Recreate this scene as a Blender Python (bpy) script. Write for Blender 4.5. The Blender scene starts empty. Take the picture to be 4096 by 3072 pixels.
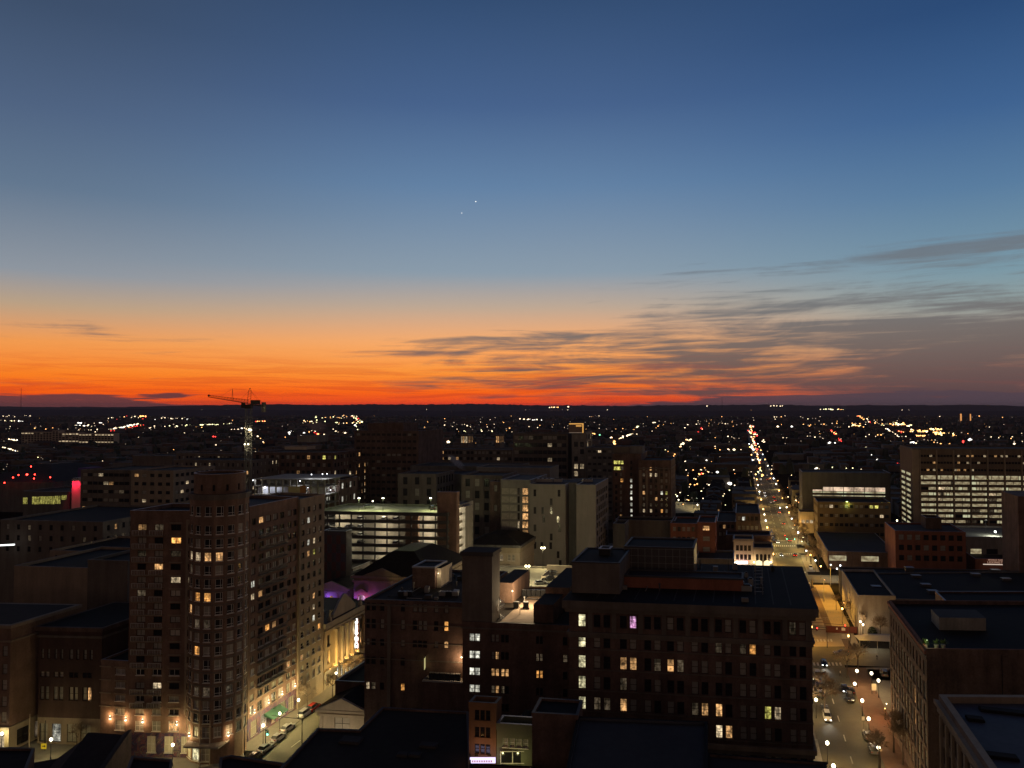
import bpy, bmesh, math, random
from mathutils import Vector, Matrix
R = random.Random(7)
rad = math.radians
S = bpy.context.scene
COL = S.collection

# ------------------------------------------------------------------ camera, world, exposure
H = 78.0            # the photographer's window is about 78 m above the street
F = 3000.0          # focal length in pixels of a 4096 px wide picture
PITCH = math.atan(89 / F)
cam_d = bpy.data.cameras.new('camera')
cam_d.sensor_width = 36.0
cam_d.lens = 36.0 * F / 4096
cam_d.clip_start = 0.5
cam_d.clip_end = 60000
cam = bpy.data.objects.new('camera', cam_d)
COL.objects.link(cam)
cam.location = (0, 0, H)
cam.rotation_euler = (rad(90) + PITCH, 0, 0)
S.camera = cam
S.view_settings.view_transform = 'Standard'
S.view_settings.look = 'None'
S.view_settings.exposure = 0
S.view_settings.gamma = 1
S.cycles.use_denoising = True
try:
    S.cycles.denoiser = 'OPENIMAGEDENOISE'
except Exception:
    pass
S.cycles.max_bounces = 4
S.cycles.diffuse_bounces = 2
S.cycles.glossy_bounces = 2
S.cycles.transmission_bounces = 2
S.cycles.volume_bounces = 0
S.cycles.sample_clamp_indirect = 2.0
S.cycles.sample_clamp_direct = 6.0
S.cycles.use_light_tree = True
S.cycles.caustics_reflective = False
S.cycles.caustics_refractive = False


def lin(r, g, b):
    f = lambda c: (c / 255 / 12.92) if c / 255 <= .04045 else ((c / 255 + .055) / 1.055) ** 2.4
    return (f(r), f(g), f(b), 1)


class NT:
    """small node helper"""
    def __init__(s, tree):
        s.t = tree
        tree.nodes.clear()

    def n(s, kind, **kw):
        nd = s.t.nodes.new(kind)
        for k, v in kw.items():
            setattr(nd, k, v)
        return nd

    def put(s, sock, v):
        if hasattr(v, 'is_output'):
            s.t.links.new(v, sock)
        elif v is not None:
            sock.default_value = v

    def math(s, op, a, b=None, c=None, clamp=False):
        nd = s.n('ShaderNodeMath', operation=op, use_clamp=clamp)
        s.put(nd.inputs[0], a)
        s.put(nd.inputs[1], b)
        s.put(nd.inputs[2], c)
        return nd.outputs[0]

    def mapr(s, v, a, b, c=0.0, d=1.0, smooth=False):
        nd = s.n('ShaderNodeMapRange', interpolation_type='SMOOTHSTEP' if smooth else 'LINEAR')
        s.put(nd.inputs[0], v)
        for i, x in zip((1, 2, 3, 4), (a, b, c, d)):
            s.put(nd.inputs[i], x)
        return nd.outputs[0]

    def comb(s, x, y, z=0.0):
        nd = s.n('ShaderNodeCombineXYZ')
        for i, v in enumerate((x, y, z)):
            s.put(nd.inputs[i], v)
        return nd.outputs[0]

    def noise(s, vec, scale, detail=4, rough=.5, dist=0.0, w=None):
        nd = s.n('ShaderNodeTexNoise')
        if w is not None:
            nd.noise_dimensions = '4D'
            s.put(nd.inputs['W'], w)
        s.put(nd.inputs['Vector'], vec)
        nd.inputs['Scale'].default_value = scale
        nd.inputs['Detail'].default_value = detail
        nd.inputs['Roughness'].default_value = rough
        nd.inputs['Distortion'].default_value = dist
        return nd.outputs[0]

    def mix(s, f, a, b, mode='MIX'):
        nd = s.n('ShaderNodeMix', data_type='RGBA', blend_type=mode)
        s.put(nd.inputs[0], f)
        s.put(nd.inputs[6], a)
        s.put(nd.inputs[7], b)
        return nd.outputs[2]

    def ramp(s, f, stops, interp='LINEAR'):
        nd = s.n('ShaderNodeValToRGB')
        cr = nd.color_ramp
        cr.interpolation = interp
        while len(cr.elements) < len(stops):
            cr.elements.new(.5)
        for e, (p, c) in zip(cr.elements, stops):
            e.position = p
            e.color = c
        s.put(nd.inputs[0], f)
        return nd.outputs[0]


world = bpy.data.worlds.new('World')
S.world = world
world.use_nodes = True
w = NT(world.node_tree)
tc = w.n('ShaderNodeTexCoord')
nrm = w.n('ShaderNodeVectorMath', operation='NORMALIZE')
w.put(nrm.inputs[0], tc.outputs['Generated'])
sp = w.n('ShaderNodeSeparateXYZ')
w.put(sp.inputs[0], nrm.outputs[0])
az = w.math('ARCTAN2', sp.outputs[0], sp.outputs[1])
el = w.math('ARCSINE', sp.outputs[2])
eld = w.math('MULTIPLY', el, 180 / math.pi)
t = w.mapr(eld, 0, 90)
E = lambda d: max(0, (d * .93 if d < 11 else d) / 90)
ES = lambda d: max(0, (d * .81 if d < 11 else d * (.86 if d < 30 else 1)) / 90)
left = w.ramp(t, [(ES(0), lin(232, 74, 24)), (ES(1.2), lin(252, 96, 14)), (ES(2.8), lin(252, 132, 36)), (ES(5.2), lin(242, 155, 80)),
                  (ES(8.1), lin(186, 160, 132)), (ES(10.8), lin(141, 149, 159)), (ES(16.4), lin(97, 118, 142)), (ES(22), lin(78, 98, 128)), (ES(29), lin(60, 78, 105)), (ES(42), lin(30, 44, 70)), (ES(90), lin(10, 14, 26))])
mid = w.ramp(t, [(E(0), lin(246, 66, 34)), (E(1.2), lin(254, 104, 22)), (E(2.8), lin(253, 150, 58)), (E(5.2), lin(248, 171, 106)),
                 (E(8.1), lin(190, 168, 148)), (E(10.8), lin(138, 155, 170)), (E(16.4), lin(98, 129, 164)), (E(22), lin(70, 98, 140)), (E(29), lin(50, 76, 113)), (E(42), lin(27, 44, 74)), (E(90), lin(10, 14, 26))])
right = w.ramp(t, [(ES(0), lin(104, 70, 74)), (ES(1.2), lin(160, 88, 74)), (ES(2.8), lin(176, 116, 90)), (ES(5.2), lin(172, 144, 120)),
                   (ES(8.1), lin(146, 158, 156)), (ES(10.8), lin(122, 152, 166)), (ES(16.4), lin(88, 124, 159)), (ES(22), lin(62, 98, 144)), (ES(29), lin(42, 74, 118)), (ES(42), lin(25, 44, 78)), (ES(90), lin(10, 14, 26))])
c1 = w.mix(w.mapr(az, -.62, -.05, smooth=True), left, mid)
c1 = w.mix(w.mapr(az, .06, .6, smooth=True), c1, right)
# thin high cloud streaks, thickest low on the right
shear = w.math('MULTIPLY_ADD', az, -2.6, w.math('MULTIPLY', eld, 1.45))
v1 = w.comb(w.math('MULTIPLY', az, 3.2), shear)
n1 = w.noise(v1, .62, 7, .56, .35)
v2 = w.comb(w.math('MULTIPLY', az, 7.0), w.math('MULTIPLY', eld, 2.6), 3.3)
n2 = w.noise(v2, .9, 6, .6, .4)
nn = w.math('MULTIPLY_ADD', n2, .44, w.math('MULTIPLY', n1, .56))
cov_az = w.math('ADD', w.mapr(az, -.30, .06, -.095, .08), w.mapr(az, .16, .50, 0, .125))
wisp = w.math('MULTIPLY', w.mapr(w.math('ABSOLUTE', w.math('SUBTRACT', eld, 10.2)), 0, 1.5, .125, 0, smooth=True), w.mapr(az, .34, .5, 0, 1))
cov_lo = w.math('ADD', w.math('ADD', w.mapr(eld, 5.2, 8.6, 0, -.22), wisp), w.math('ADD', w.mapr(eld, 10.5, 15, 0, -.4), w.mapr(eld, 0, 2.2, -.03, 0)))
cov = w.math('ADD', cov_az, cov_lo)
n5 = w.noise(w.comb(w.math('MULTIPLY', az, 5.5), w.math('MULTIPLY_ADD', az, -1.6, w.math('MULTIPLY', eld, .55)), 12.0), 1.0, 6, .62, 1.1)
nn = w.math('ADD', nn, w.math('MULTIPLY', w.math('SUBTRACT', n5, .5), .45))
m1 = w.mapr(w.math('ADD', nn, cov), .46, .67, 0, .93, smooth=True)
cl_col = w.ramp(t, [(E(0), lin(78, 62, 68)), (E(2.5), lin(98, 82, 82)), (E(5.5), lin(112, 104, 102)), (E(9), lin(114, 120, 124)), (E(16), lin(92, 116, 142))])
c2 = w.mix(m1, c1, cl_col)
# faint orange filaments near the glow
n3 = w.noise(w.comb(w.math('MULTIPLY', az, 9.0), w.math('MULTIPLY', eld, 3.6), 9.1), .8, 5, .6, .6)
m3 = w.math('MULTIPLY', w.mapr(n3, .46, .62, 0, .55, smooth=True), w.mapr(eld, .6, 4.5, 1, 0))
m3 = w.math('MULTIPLY', m3, w.mapr(az, .12, .36, 1, .12))
c3 = w.mix(m3, c2, lin(206, 66, 34))
# cloud bank lying on the horizon
n4 = w.noise(w.comb(w.math('MULTIPLY', az, 5.0), w.math('MULTIPLY', eld, 1.4), 5.0), 1.1, 5, .55, .2)
bl = w.math('ADD', w.mapr(az, -.70, -.14, .34, -.12), w.mapr(az, .10, .32, 0, .34))
bank = w.mapr(w.math('ADD', n4, w.math('SUBTRACT', bl, w.math('MULTIPLY', eld, .30))), .44, .50, 0, .93, smooth=True)
c4 = w.mix(bank, c3, w.mix(w.mapr(az, -.3, .5), lin(96, 58, 62), lin(82, 68, 78)))
# the side of the sky away from the sunset, and the glow of the city under it
aaz = w.math('ABSOLUTE', az)
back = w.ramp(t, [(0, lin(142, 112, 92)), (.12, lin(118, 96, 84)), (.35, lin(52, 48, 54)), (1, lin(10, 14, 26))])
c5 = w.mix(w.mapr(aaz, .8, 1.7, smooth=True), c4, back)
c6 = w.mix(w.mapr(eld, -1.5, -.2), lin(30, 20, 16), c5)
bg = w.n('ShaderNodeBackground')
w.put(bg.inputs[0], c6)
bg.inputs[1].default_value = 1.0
# the last scattered light of a sun already below the horizon
sky = w.n('ShaderNodeTexSky', sky_type='NISHITA')
sky.sun_disc = False
sky.sun_elevation = rad(-3)
sky.sun_rotation = rad(-12)
bg2 = w.n('ShaderNodeBackground')
w.put(bg2.inputs[0], sky.outputs[0])
bg2.inputs[1].default_value = 0.02
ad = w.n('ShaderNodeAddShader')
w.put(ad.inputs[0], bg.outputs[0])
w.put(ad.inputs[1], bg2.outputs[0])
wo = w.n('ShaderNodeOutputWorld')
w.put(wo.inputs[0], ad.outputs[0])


# ------------------------------------------------------------------ geometry of the view
def dirv(px, py):
    xc, yc = (px - 2048) / F, -(py - 1536) / F
    return Vector((xc, math.cos(PITCH) - yc * math.sin(PITCH), math.sin(PITCH) + yc * math.cos(PITCH)))


def at(px, py, D):
    d = dirv(px, py)
    return Vector((0, 0, H)) + d * (D / d.y)


def gr(px, py, z=0.0):
    d = dirv(px, py)
    return Vector((0, 0, H)) + d * ((z - H) / d.z)


def zat(py, D):
    return at(2048, py, D).z


def xat(px, D, py=2200):
    return at(px, py, D).x


TA = .305                       # the streets run away from us along (TA, 1)
WD = Vector((TA, 1, 0)).normalized()


def wline(off, Y):
    """point on a line parallel to the street, off metres to the right of its reference line"""
    return Vector((off + TA * Y, Y, 0))


def cdir(b=7.5):
    return Vector((math.cos(rad(b)), -math.sin(rad(b)), 0))


def foot(pl, pr, D, depth, b=7.5, py=2200):
    A = Vector((xat(pl, D, py), D, 0))
    C = cdir(b)
    k = xat(pr, 1.0, py)
    s = (k * A.y - A.x) / (C.x - k * C.y)
    B = A + C * s
    return [A, B, B + WD * depth, A + WD * depth]


# ------------------------------------------------------------------ materials
MATS = {}


def mat(name, col, rough=.85, var=.25, scale=.35, metal=0.0, spec=.3, brick=None, streak=0.0):
    if name in MATS:
        return MATS[name]
    m = bpy.data.materials.new(name)
    m.use_nodes = True
    g = NT(m.node_tree)
    p = g.n('ShaderNodeBsdfPrincipled')
    o = g.n('ShaderNodeOutputMaterial')
    tcn = g.n('ShaderNodeTexCoord')
    base = (*col, 1)
    c = base
    if var:
        a = g.noise(tcn.outputs['Object'], scale, 5, .6)
        b = g.noise(tcn.outputs['Object'], scale * 9, 3, .6)
        f = g.math('MULTIPLY_ADD', b, .4, g.math('MULTIPLY', a, .6))
        k = g.mapr(f, .3, .7, 1 - var, 1 + var)
        if streak:
            mp = g.n('ShaderNodeMapping')
            g.put(mp.inputs[0], tcn.outputs['Object'])
            mp.inputs['Scale'].default_value = (.45, .45, .06)
            st = g.noise(mp.outputs[0], 1.0, 4, .6)
            k = g.math('MULTIPLY', k, g.mapr(st, .35, .65, 1 - streak, 1 + streak * .4))
        vm = g.n('ShaderNodeVectorMath', operation='SCALE')
        vm.inputs[0].default_value = col
        g.put(vm.inputs['Scale'], k)
        c = vm.outputs[0]
    g.put(p.inputs['Base Color'], c)
    p.inputs['Roughness'].default_value = rough
    p.inputs['Metallic'].default_value = metal
    p.inputs['Specular IOR Level'].default_value = spec
    g.put(o.inputs[0], p.outputs[0])
    MATS[name] = m
    return m


def emit(name, col, strength, kind='plain', col2=None, sample=False):
    """light-giving surface; kind 'room' is a lit room seen through its window"""
    if name in MATS:
        return MATS[name]
    m = bpy.data.materials.new(name)
    m.use_nodes = True
    g = NT(m.node_tree)
    e = g.n('ShaderNodeEmission')
    o = g.n('ShaderNodeOutputMaterial')
    e.inputs[0].default_value = (*col, 1)
    e.inputs[1].default_value = strength
    if kind == 'even':
        tcn = g.n('ShaderNodeTexCoord')
        b = g.noise(tcn.outputs['Object'], .22, 3, .6)
        g.put(e.inputs[1], g.math('MULTIPLY', g.mapr(b, .36, .62, .35, 1.35), strength))
        g.put(e.inputs[0], g.mix(g.mapr(b, .4, .6), (*col, 1), (*(col2 or col), 1)))
    if kind == 'room':
        tcn = g.n('ShaderNodeTexCoord')
        oi = g.n('ShaderNodeObjectInfo')
        rnd = oi.outputs['Random']
        mp = g.n('ShaderNodeMapping')
        g.put(mp.inputs[0], tcn.outputs['Object'])
        mp.inputs['Scale'].default_value = (1.7, 1.0, .55)
        a = g.noise(mp.outputs[0], 1.1, 2, .5, .3, w=g.math('MULTIPLY', rnd, 90.0))
        b = g.noise(tcn.outputs['Object'], 2.2, 2, .5, 0, w=g.math('MULTIPLY', rnd, 31.0))
        k = g.math('MULTIPLY', g.mapr(a, .36, .60, .28, 1.25), g.mapr(b, .4, .55, .45, 1.15))
        k = g.math('MULTIPLY', k, g.mapr(rnd, 0, 1, .45, 1.25))
        sz = g.n('ShaderNodeSeparateXYZ')
        g.put(sz.inputs[0], tcn.outputs['Object'])
        lev = g.math('MULTIPLY_ADD', g.math('FRACT', g.math('MULTIPLY', rnd, 7.3)), 2.6, .35)
        k = g.math('MULTIPLY', k, g.mapr(g.math('SUBTRACT', sz.outputs[2], lev), 0, .05, 1.0, .5))
        g.put(e.inputs[1], g.math('MULTIPLY', k, strength))
        g.put(e.inputs[0], g.mix(b, (*col, 1), (*(col2 or col), 1)))
    g.put(o.inputs[0], e.outputs[0])
    if not sample:
        m.cycles.emission_sampling = 'NONE'
    MATS[name] = m
    return m


BRICK = mat('brick_brown', (.20, .125, .092), var=.38, scale=.28, streak=.28)
BRICKD = mat('brick_dark', (.135, .085, .068), var=.5, scale=.28, streak=.35)
BRICKR = mat('brick_red', (.27, .10, .06), var=.25, scale=.2, streak=.2)
BRICKO = mat('brick_orange', (.22, .115, .06), var=.2, scale=.3, streak=.2)
RAILL = mat('rail_pale', (.5, .48, .45), var=0)
STONE = mat('stone_beige', (.27, .21, .155), var=.18, scale=.3, streak=.2)
STONED = mat('stone_dark', (.15, .125, .105), var=.2, scale=.2, streak=.25)
LIME = mat('limestone', (.42, .35, .25), var=.15, scale=.4, streak=.15)
CREAM = mat('cream_render', (.5, .42, .32), var=.12, scale=.3, streak=.15)
WHITEW = mat('white_render', (.62, .57, .52), var=.1, scale=.2, streak=.12)
CONC = mat('concrete', (.26, .24, .21), var=.2, scale=.25, streak=.25)
CONCD = mat('concrete_dark', (.13, .125, .12), var=.2, scale=.2, streak=.25)
GREYW = mat('grey_panel', (.2, .19, .18), var=.12, scale=.2, streak=.15)
OLIVE = mat('green_grey_paint', (.17, .18, .12), var=.12, scale=.4)
ROOF = mat('roof_felt', (.030, .024, .020), spec=.15, rough=.85, var=.35, scale=.12)
ROOFD = mat('roof_tar', (.0135, .0105, .0095), spec=.15, rough=.85, var=.45, scale=.1)
ROOFB = mat('roof_membrane', (.045, .038, .036), spec=.2, rough=.8, var=.3, scale=.12)
COPING = mat('coping_metal', (.34, .34, .36), rough=.5, var=.15, scale=1, metal=.3)
COPD = mat('coping_dark', (.06, .055, .055), rough=.6, var=.15, scale=1)
FRAMEW = mat('frame_white', (.78, .75, .70), var=0)
FRAMED = mat('frame_dark', (.03, .028, .026), var=0)
METAL = mat('steel_grey', (.3, .3, .3), rough=.45, var=.1, metal=.6)
METALD = mat('iron_black', (.02, .02, .022), rough=.5, var=0, metal=.3)
ASPH = mat('asphalt', (.062, .060, .056), rough=.8, var=.3, scale=.25)
ASPHN = mat('asphalt_worn', (.085, .078, .058), rough=.8, var=.3, scale=.25)
WALK = mat('pavement_concrete', (.22, .20, .175), rough=.9, var=.2, scale=.5)
BRWALK = mat('pavement_brick', (.15, .085, .06), rough=.9, var=.25, scale=.6)
PLAZA = mat('plaza_paving', (.33, .27, .19), rough=.85, var=.15, scale=.3)
PLAZAD = mat('plaza_band', (.12, .075, .05), rough=.85, var=.2, scale=.5)
PAINT = mat('road_paint', (.6, .58, .5), rough=.8, var=.25, scale=1.5)
GLASS = mat('glass_dark', (.018, .018, .022), rough=.12, var=0, spec=.6)
GLASSD = mat('glass_curtained', (.30, .28, .24), rough=.45, var=.35, scale=.6, spec=.5)
GLASSM = mat('glass_blind', (.5, .45, .37), rough=.5, var=.25, scale=.8)
BARK = mat('bark', (.06, .045, .035), rough=.9, var=.3, scale=2)
TWIG = mat('twigs', (.2, .15, .11), rough=.9, var=.2, scale=2)
LEAFD = mat('dark_foliage', (.03, .04, .025), rough=.8, var=.4, scale=1.5)
WARM = emit('room_warm', (1.0, .62, .28), .85, 'room', (1.0, .45, .14))
ORANGE = emit('room_orange', (1.0, .38, .08), 1.25, 'room', (1.0, .5, .14))
CREAML = emit('room_cream', (1.0, .80, .52), .8, 'room', (1.0, .72, .4))
WHITEL = emit('room_white', (.95, 1.0, .92), .95, 'room', (1.0, .9, .65))
YELL = emit('room_yellow', (.95, .80, .16), 1.0, 'room', (.75, .75, .2))
DIMW = emit('room_dim', (.42, .27, .13), .22, 'room', (.3, .26, .2))
PINKL = emit('room_pink', (1.0, .25, .75), 1.4, 'room', (.9, .65, .9))
GARL = emit('garage_light', (.95, .74, .42), .50, 'even', (.80, .80, .50))
STAIRL = emit('stair_light', (.95, .88, .55), 1.0, 'room', (.85, .75, .4))
GT = {'d': GLASS, 'c': GLASSD, 'm': GLASSM, 'w': WARM, 'o': ORANGE, 'k': CREAML, 'x': WHITEL, 'y': YELL, 'i': DIMW, 'p': PINKL, 'g': GARL, 's': STAIRL}
GLOBE = emit('lamp_globe', (1.0, .88, .58), 30, sample=False)
GLOBEC = emit('lamp_globe_cool', (.86, .96, 1.0), 26)
GLOBEO = emit('lamp_sodium', (1.0, .52, .14), 22)
HEAD = emit('headlight_on', (1.0, .97, .88), 30)
TAIL = emit('taillight_on', (1.0, .03, .015), 8)
TAILOFF = mat('taillight_off', (.25, .01, .01), rough=.3, var=0)
HEADOFF = mat('headlight_off', (.6, .6, .6), rough=.2, var=0)
GREENL = emit('signal_green', (.1, 1.0, .55), 14)
REDL = emit('signal_red', (1.0, .03, .02), 14)
SIGNW = emit('sign_white', (1.0, 1.0, .98), 3.2)


# ------------------------------------------------------------------ object helpers
def tag(o, label=None, cat=None, group=None, kind=None):
    if label: o['label'] = label
    if cat: o['category'] = cat
    if group: o['group'] = group
    if kind: o['kind'] = kind
    return o


def empty(name, loc, rz=0, **kw):
    o = bpy.data.objects.new(name, None)
    o.empty_display_size = .5
    o.location = loc
    o.rotation_euler = (0, 0, rz)
    COL.objects.link(o)
    return tag(o, **kw)


def copy_tree(o, parent=None):
    c = o.copy()
    COL.objects.link(c)
    c.parent = parent
    for ch in o.children:
        copy_tree(ch, c)
    return c


def text_mesh(name, body, size, m, parent, loc, rz=0, extrude=.04, offset=0.0, spacing=1.0):
    cu = bpy.data.curves.new('letters', 'FONT')
    cu.body = body; cu.size = size; cu.align_x = 'CENTER'; cu.extrude = extrude; cu.offset = offset; cu.space_character = spacing
    tmp = bpy.data.objects.new('letters', cu)
    COL.objects.link(tmp)
    bpy.context.view_layer.update()
    me = bpy.data.meshes.new_from_object(tmp.evaluated_get(bpy.context.evaluated_depsgraph_get()))
    bpy.data.objects.remove(tmp)
    me.materials.clear(); me.materials.append(m)
    o = bpy.data.objects.new(name, me)
    o.parent = parent; o.location = loc; o.rotation_euler = (rad(90), 0, rz)
    COL.objects.link(o)
    return o


class MB:
    def __init__(s, org=(0, 0, 0)):
        s.v, s.f, s.m, s.mats = [], [], [], []
        s.o = Vector(org)

    def mi(s, m):
        if m not in s.mats:
            s.mats.append(m)
        return s.mats.index(m)

    def face(s, pts, m):
        i = len(s.v)
        s.v += [tuple(Vector(p) - s.o) for p in pts]
        s.f.append(tuple(range(i, i + len(pts))))
        s.m.append(s.mi(m))

    def hexa(s, b, tp, m, top=None, skip=()):
        """prism between bottom loop b and top loop tp (same length, counter-clockwise seen from above)"""
        n = len(b)
        i = len(s.v)
        s.v += [tuple(Vector(p) - s.o) for p in list(b) + list(tp)]
        k = s.mi(m)
        for j in range(n):
            if j in skip: continue
            a = (j + 1) % n
            s.f.append((i + j, i + a, i + n + a, i + n + j))
            s.m.append(k)
        s.f.append(tuple(i + n + j for j in range(n)))
        s.m.append(s.mi(top or m))
        s.f.append(tuple(i + j for j in reversed(range(n))))
        s.m.append(k)

    def box(s, x0, x1, y0, y1, z0, z1, m, top=None):
        P = [(x0, y0), (x1, y0), (x1, y1), (x0, y1)]
        s.hexa([(x, y, z0) for x, y in P], [(x, y, z1) for x, y in P], m, top)

    def prism(s, poly, z0, z1, m, top=None):
        s.hexa([(p[0], p[1], z0) for p in poly], [(p[0], p[1], z1) for p in poly], m, top)

    def obox(s, c, d, L, Wd, z0, z1, m, top=None):
        """box with centre c, length L along d, width Wd across"""
        d = Vector((d[0], d[1], 0)).normalized()
        n = Vector((-d.y, d.x, 0))
        c = Vector((c[0], c[1], 0))
        P = [c - d * L / 2 - n * Wd / 2, c + d * L / 2 - n * Wd / 2, c + d * L / 2 + n * Wd / 2, c - d * L / 2 + n * Wd / 2]
        s.prism(P, z0, z1, m, top)

    def tube(s, a, b, r0, r1, m, n=6, cap=True):
        a, b = Vector(a), Vector(b)
        d = (b - a)
        if d.length < 1e-6: return
        d.normalize()
        u = d.orthogonal().normalized()
        v = d.cross(u)
        A = [a + (u * math.cos(2 * math.pi * k / n) + v * math.sin(2 * math.pi * k / n)) * r0 for k in range(n)]
        B = [b + (u * math.cos(2 * math.pi * k / n) + v * math.sin(2 * math.pi * k / n)) * r1 for k in range(n)]
        i = len(s.v)
        s.v += [tuple(p - s.o) for p in A + B]
        k0 = s.mi(m)
        for k in range(n):
            s.f.append((i + k, i + (k + 1) % n, i + n + (k + 1) % n, i + n + k))
            s.m.append(k0)
        if cap:
            s.f.append(tuple(i + k for k in reversed(range(n))))
            s.f.append(tuple(i + n + k for k in range(n)))
            s.m += [k0, k0]

    def ball(s, c, r, m, nu=8, nv=5, sz=1.0):
        c = Vector(c)
        ring = []
        for j in range(1, nv):
            ph = math.pi * j / nv
            ring.append([c + Vector((r * math.sin(ph) * math.cos(2 * math.pi * k / nu), r * math.sin(ph) * math.sin(2 * math.pi * k / nu), r * sz * math.cos(ph))) for k in range(nu)])
        i = len(s.v)
        s.v += [tuple(c + Vector((0, 0, r * sz)) - s.o), tuple(c - Vector((0, 0, r * sz)) - s.o)]
        for q in ring: s.v += [tuple(p - s.o) for p in q]
        k0 = s.mi(m)
        for k in range(nu):
            k1 = (k + 1) % nu
            s.f.append((i, i + 2 + k, i + 2 + k1)); s.m.append(k0)
            e = i + 2 + (nv - 2) * nu
            s.f.append((i + 1, e + k1, e + k)); s.m.append(k0)
            for j in range(nv - 2):
                a = i + 2 + j * nu
                s.f.append((a + k, a + nu + k, a + nu + k1, a + k1)); s.m.append(k0)

    def mesh(s, name):
        me = bpy.data.meshes.new(name)
        me.from_pydata(s.v, [], s.f)
        for m in s.mats: me.materials.append(m)
        if s.f:
            me.polygons.foreach_set('material_index', s.m)
        me.update()
        return me

    def build(s, name, parent=None, loc=None, smooth=False, **kw):
        me = s.mesh(name)
        if smooth:
            me.polygons.foreach_set('use_smooth', [True] * len(me.polygons))
        o = bpy.data.objects.new(name, me)
        o.parent = parent
        if loc is not None: o.location = loc
        elif parent is None: o.location = s.o
        COL.objects.link(o)
        return tag(o, **kw)


def inset(poly, d):
    n = len(poly)
    out = []
    for i in range(n):
        p0, p1, p2 = Vector(poly[i - 1][:2]), Vector(poly[i][:2]), Vector(poly[(i + 1) % n][:2])
        a, b = (p1 - p0).normalized(), (p2 - p1).normalized()
        na, nb = Vector((-a.y, a.x)), Vector((-b.y, b.x))
        q, r = p1 + na * d, p1 + nb * d
        den = a.x * b.y - a.y * b.x
        if abs(den) < 1e-6:
            out.append(Vector((q.x, q.y, 0)))
        else:
            tt = ((r.x - q.x) * b.y - (r.y - q.y) * b.x) / den
            x = q + a * tt
            out.append(Vector((x.x, x.y, 0)))
    return out


WINC = {}


def win_mesh(wd, ht, style, g, fr, dp, wallm, glass_too=True):
    """frame (and glass) of one window: x along the wall, -y out of it, z up"""
    key = (round(wd, 2), round(ht, 2), style, g, fr.name, round(dp, 2), wallm.name, glass_too)
    if key in WINC: return WINC[key]
    b = MB()
    x, y = wd / 2, dp
    ft = .07
    b.box(-x, -x + ft, y - .07, y - .01, 0, ht, fr)
    b.box(x - ft, x, y - .07, y - .01, 0, ht, fr)
    b.box(-x + ft, x - ft, y - .07, y - .01, ht - ft, ht, fr)
    b.box(-x + ft, x - ft, y - .07, y - .01, 0, ft, fr)
    if style in ('dh', 'cross', 'arch'):
        b.box(-x + ft, x - ft, y - .06, y - .01, ht * .5 - .035, ht * .5 + .035, fr)
    if style in ('slide', 'cross'):
        b.box(-.04, .04, y - .065, y - .01, ft, ht - ft, fr)
    if style == 'bay':       # tall pane, side light and low transom, as on the round corner
        b.box(x * .35, x * .35 + .08, y - .065, y - .01, ft, ht - ft, fr)
        b.box(-x + ft, x - ft, y - .06, y - .01, ht * .25, ht * .25 + .08, fr)
    b.box(-x - .1, x + .1, -.1, y - .08, -.12, -.005, fr if fr is FRAMEW else wallm)
    if style == 'arch':
        r = x
        for sg in (-1, 1):
            pts = [(sg * x, y - .075, ht)]
            for k in range(5):
                a = math.pi / 2 * k / 4
                pts.append((sg * r * math.sin(a), y - .075, ht - r + r * math.cos(a)))
            if sg > 0: pts = pts[:1] + pts[:0:-1]
            b.face(pts, wallm)
    if glass_too:
        b.face([(-x, y, 0), (x, y, 0), (x, y, ht), (-x, y, ht)], GT[g])
    me = b.mesh('window')
    WINC[key] = me
    return me


def pane_mesh(wd, ht, g, dp):
    key = ('p', round(wd, 2), round(ht, 2), g, round(dp, 2))
    if key in WINC: return WINC[key]
    b = MB()
    x = wd / 2
    b.face([(-x, dp, 0), (x, dp, 0), (x, dp, ht), (-x, dp, ht)], GT[g])
    WINC[key] = b.mesh('pane')
    return WINC[key]


def edge_u(A, B, px):
    """metres along edge A-B where the view ray of column px crosses it"""
    d = (B - A).normalized()
    k = xat(px, 1.0, 2300)
    return (k * A.y - A.x) / (d.x - k * d.y)


BIGP = []


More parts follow.
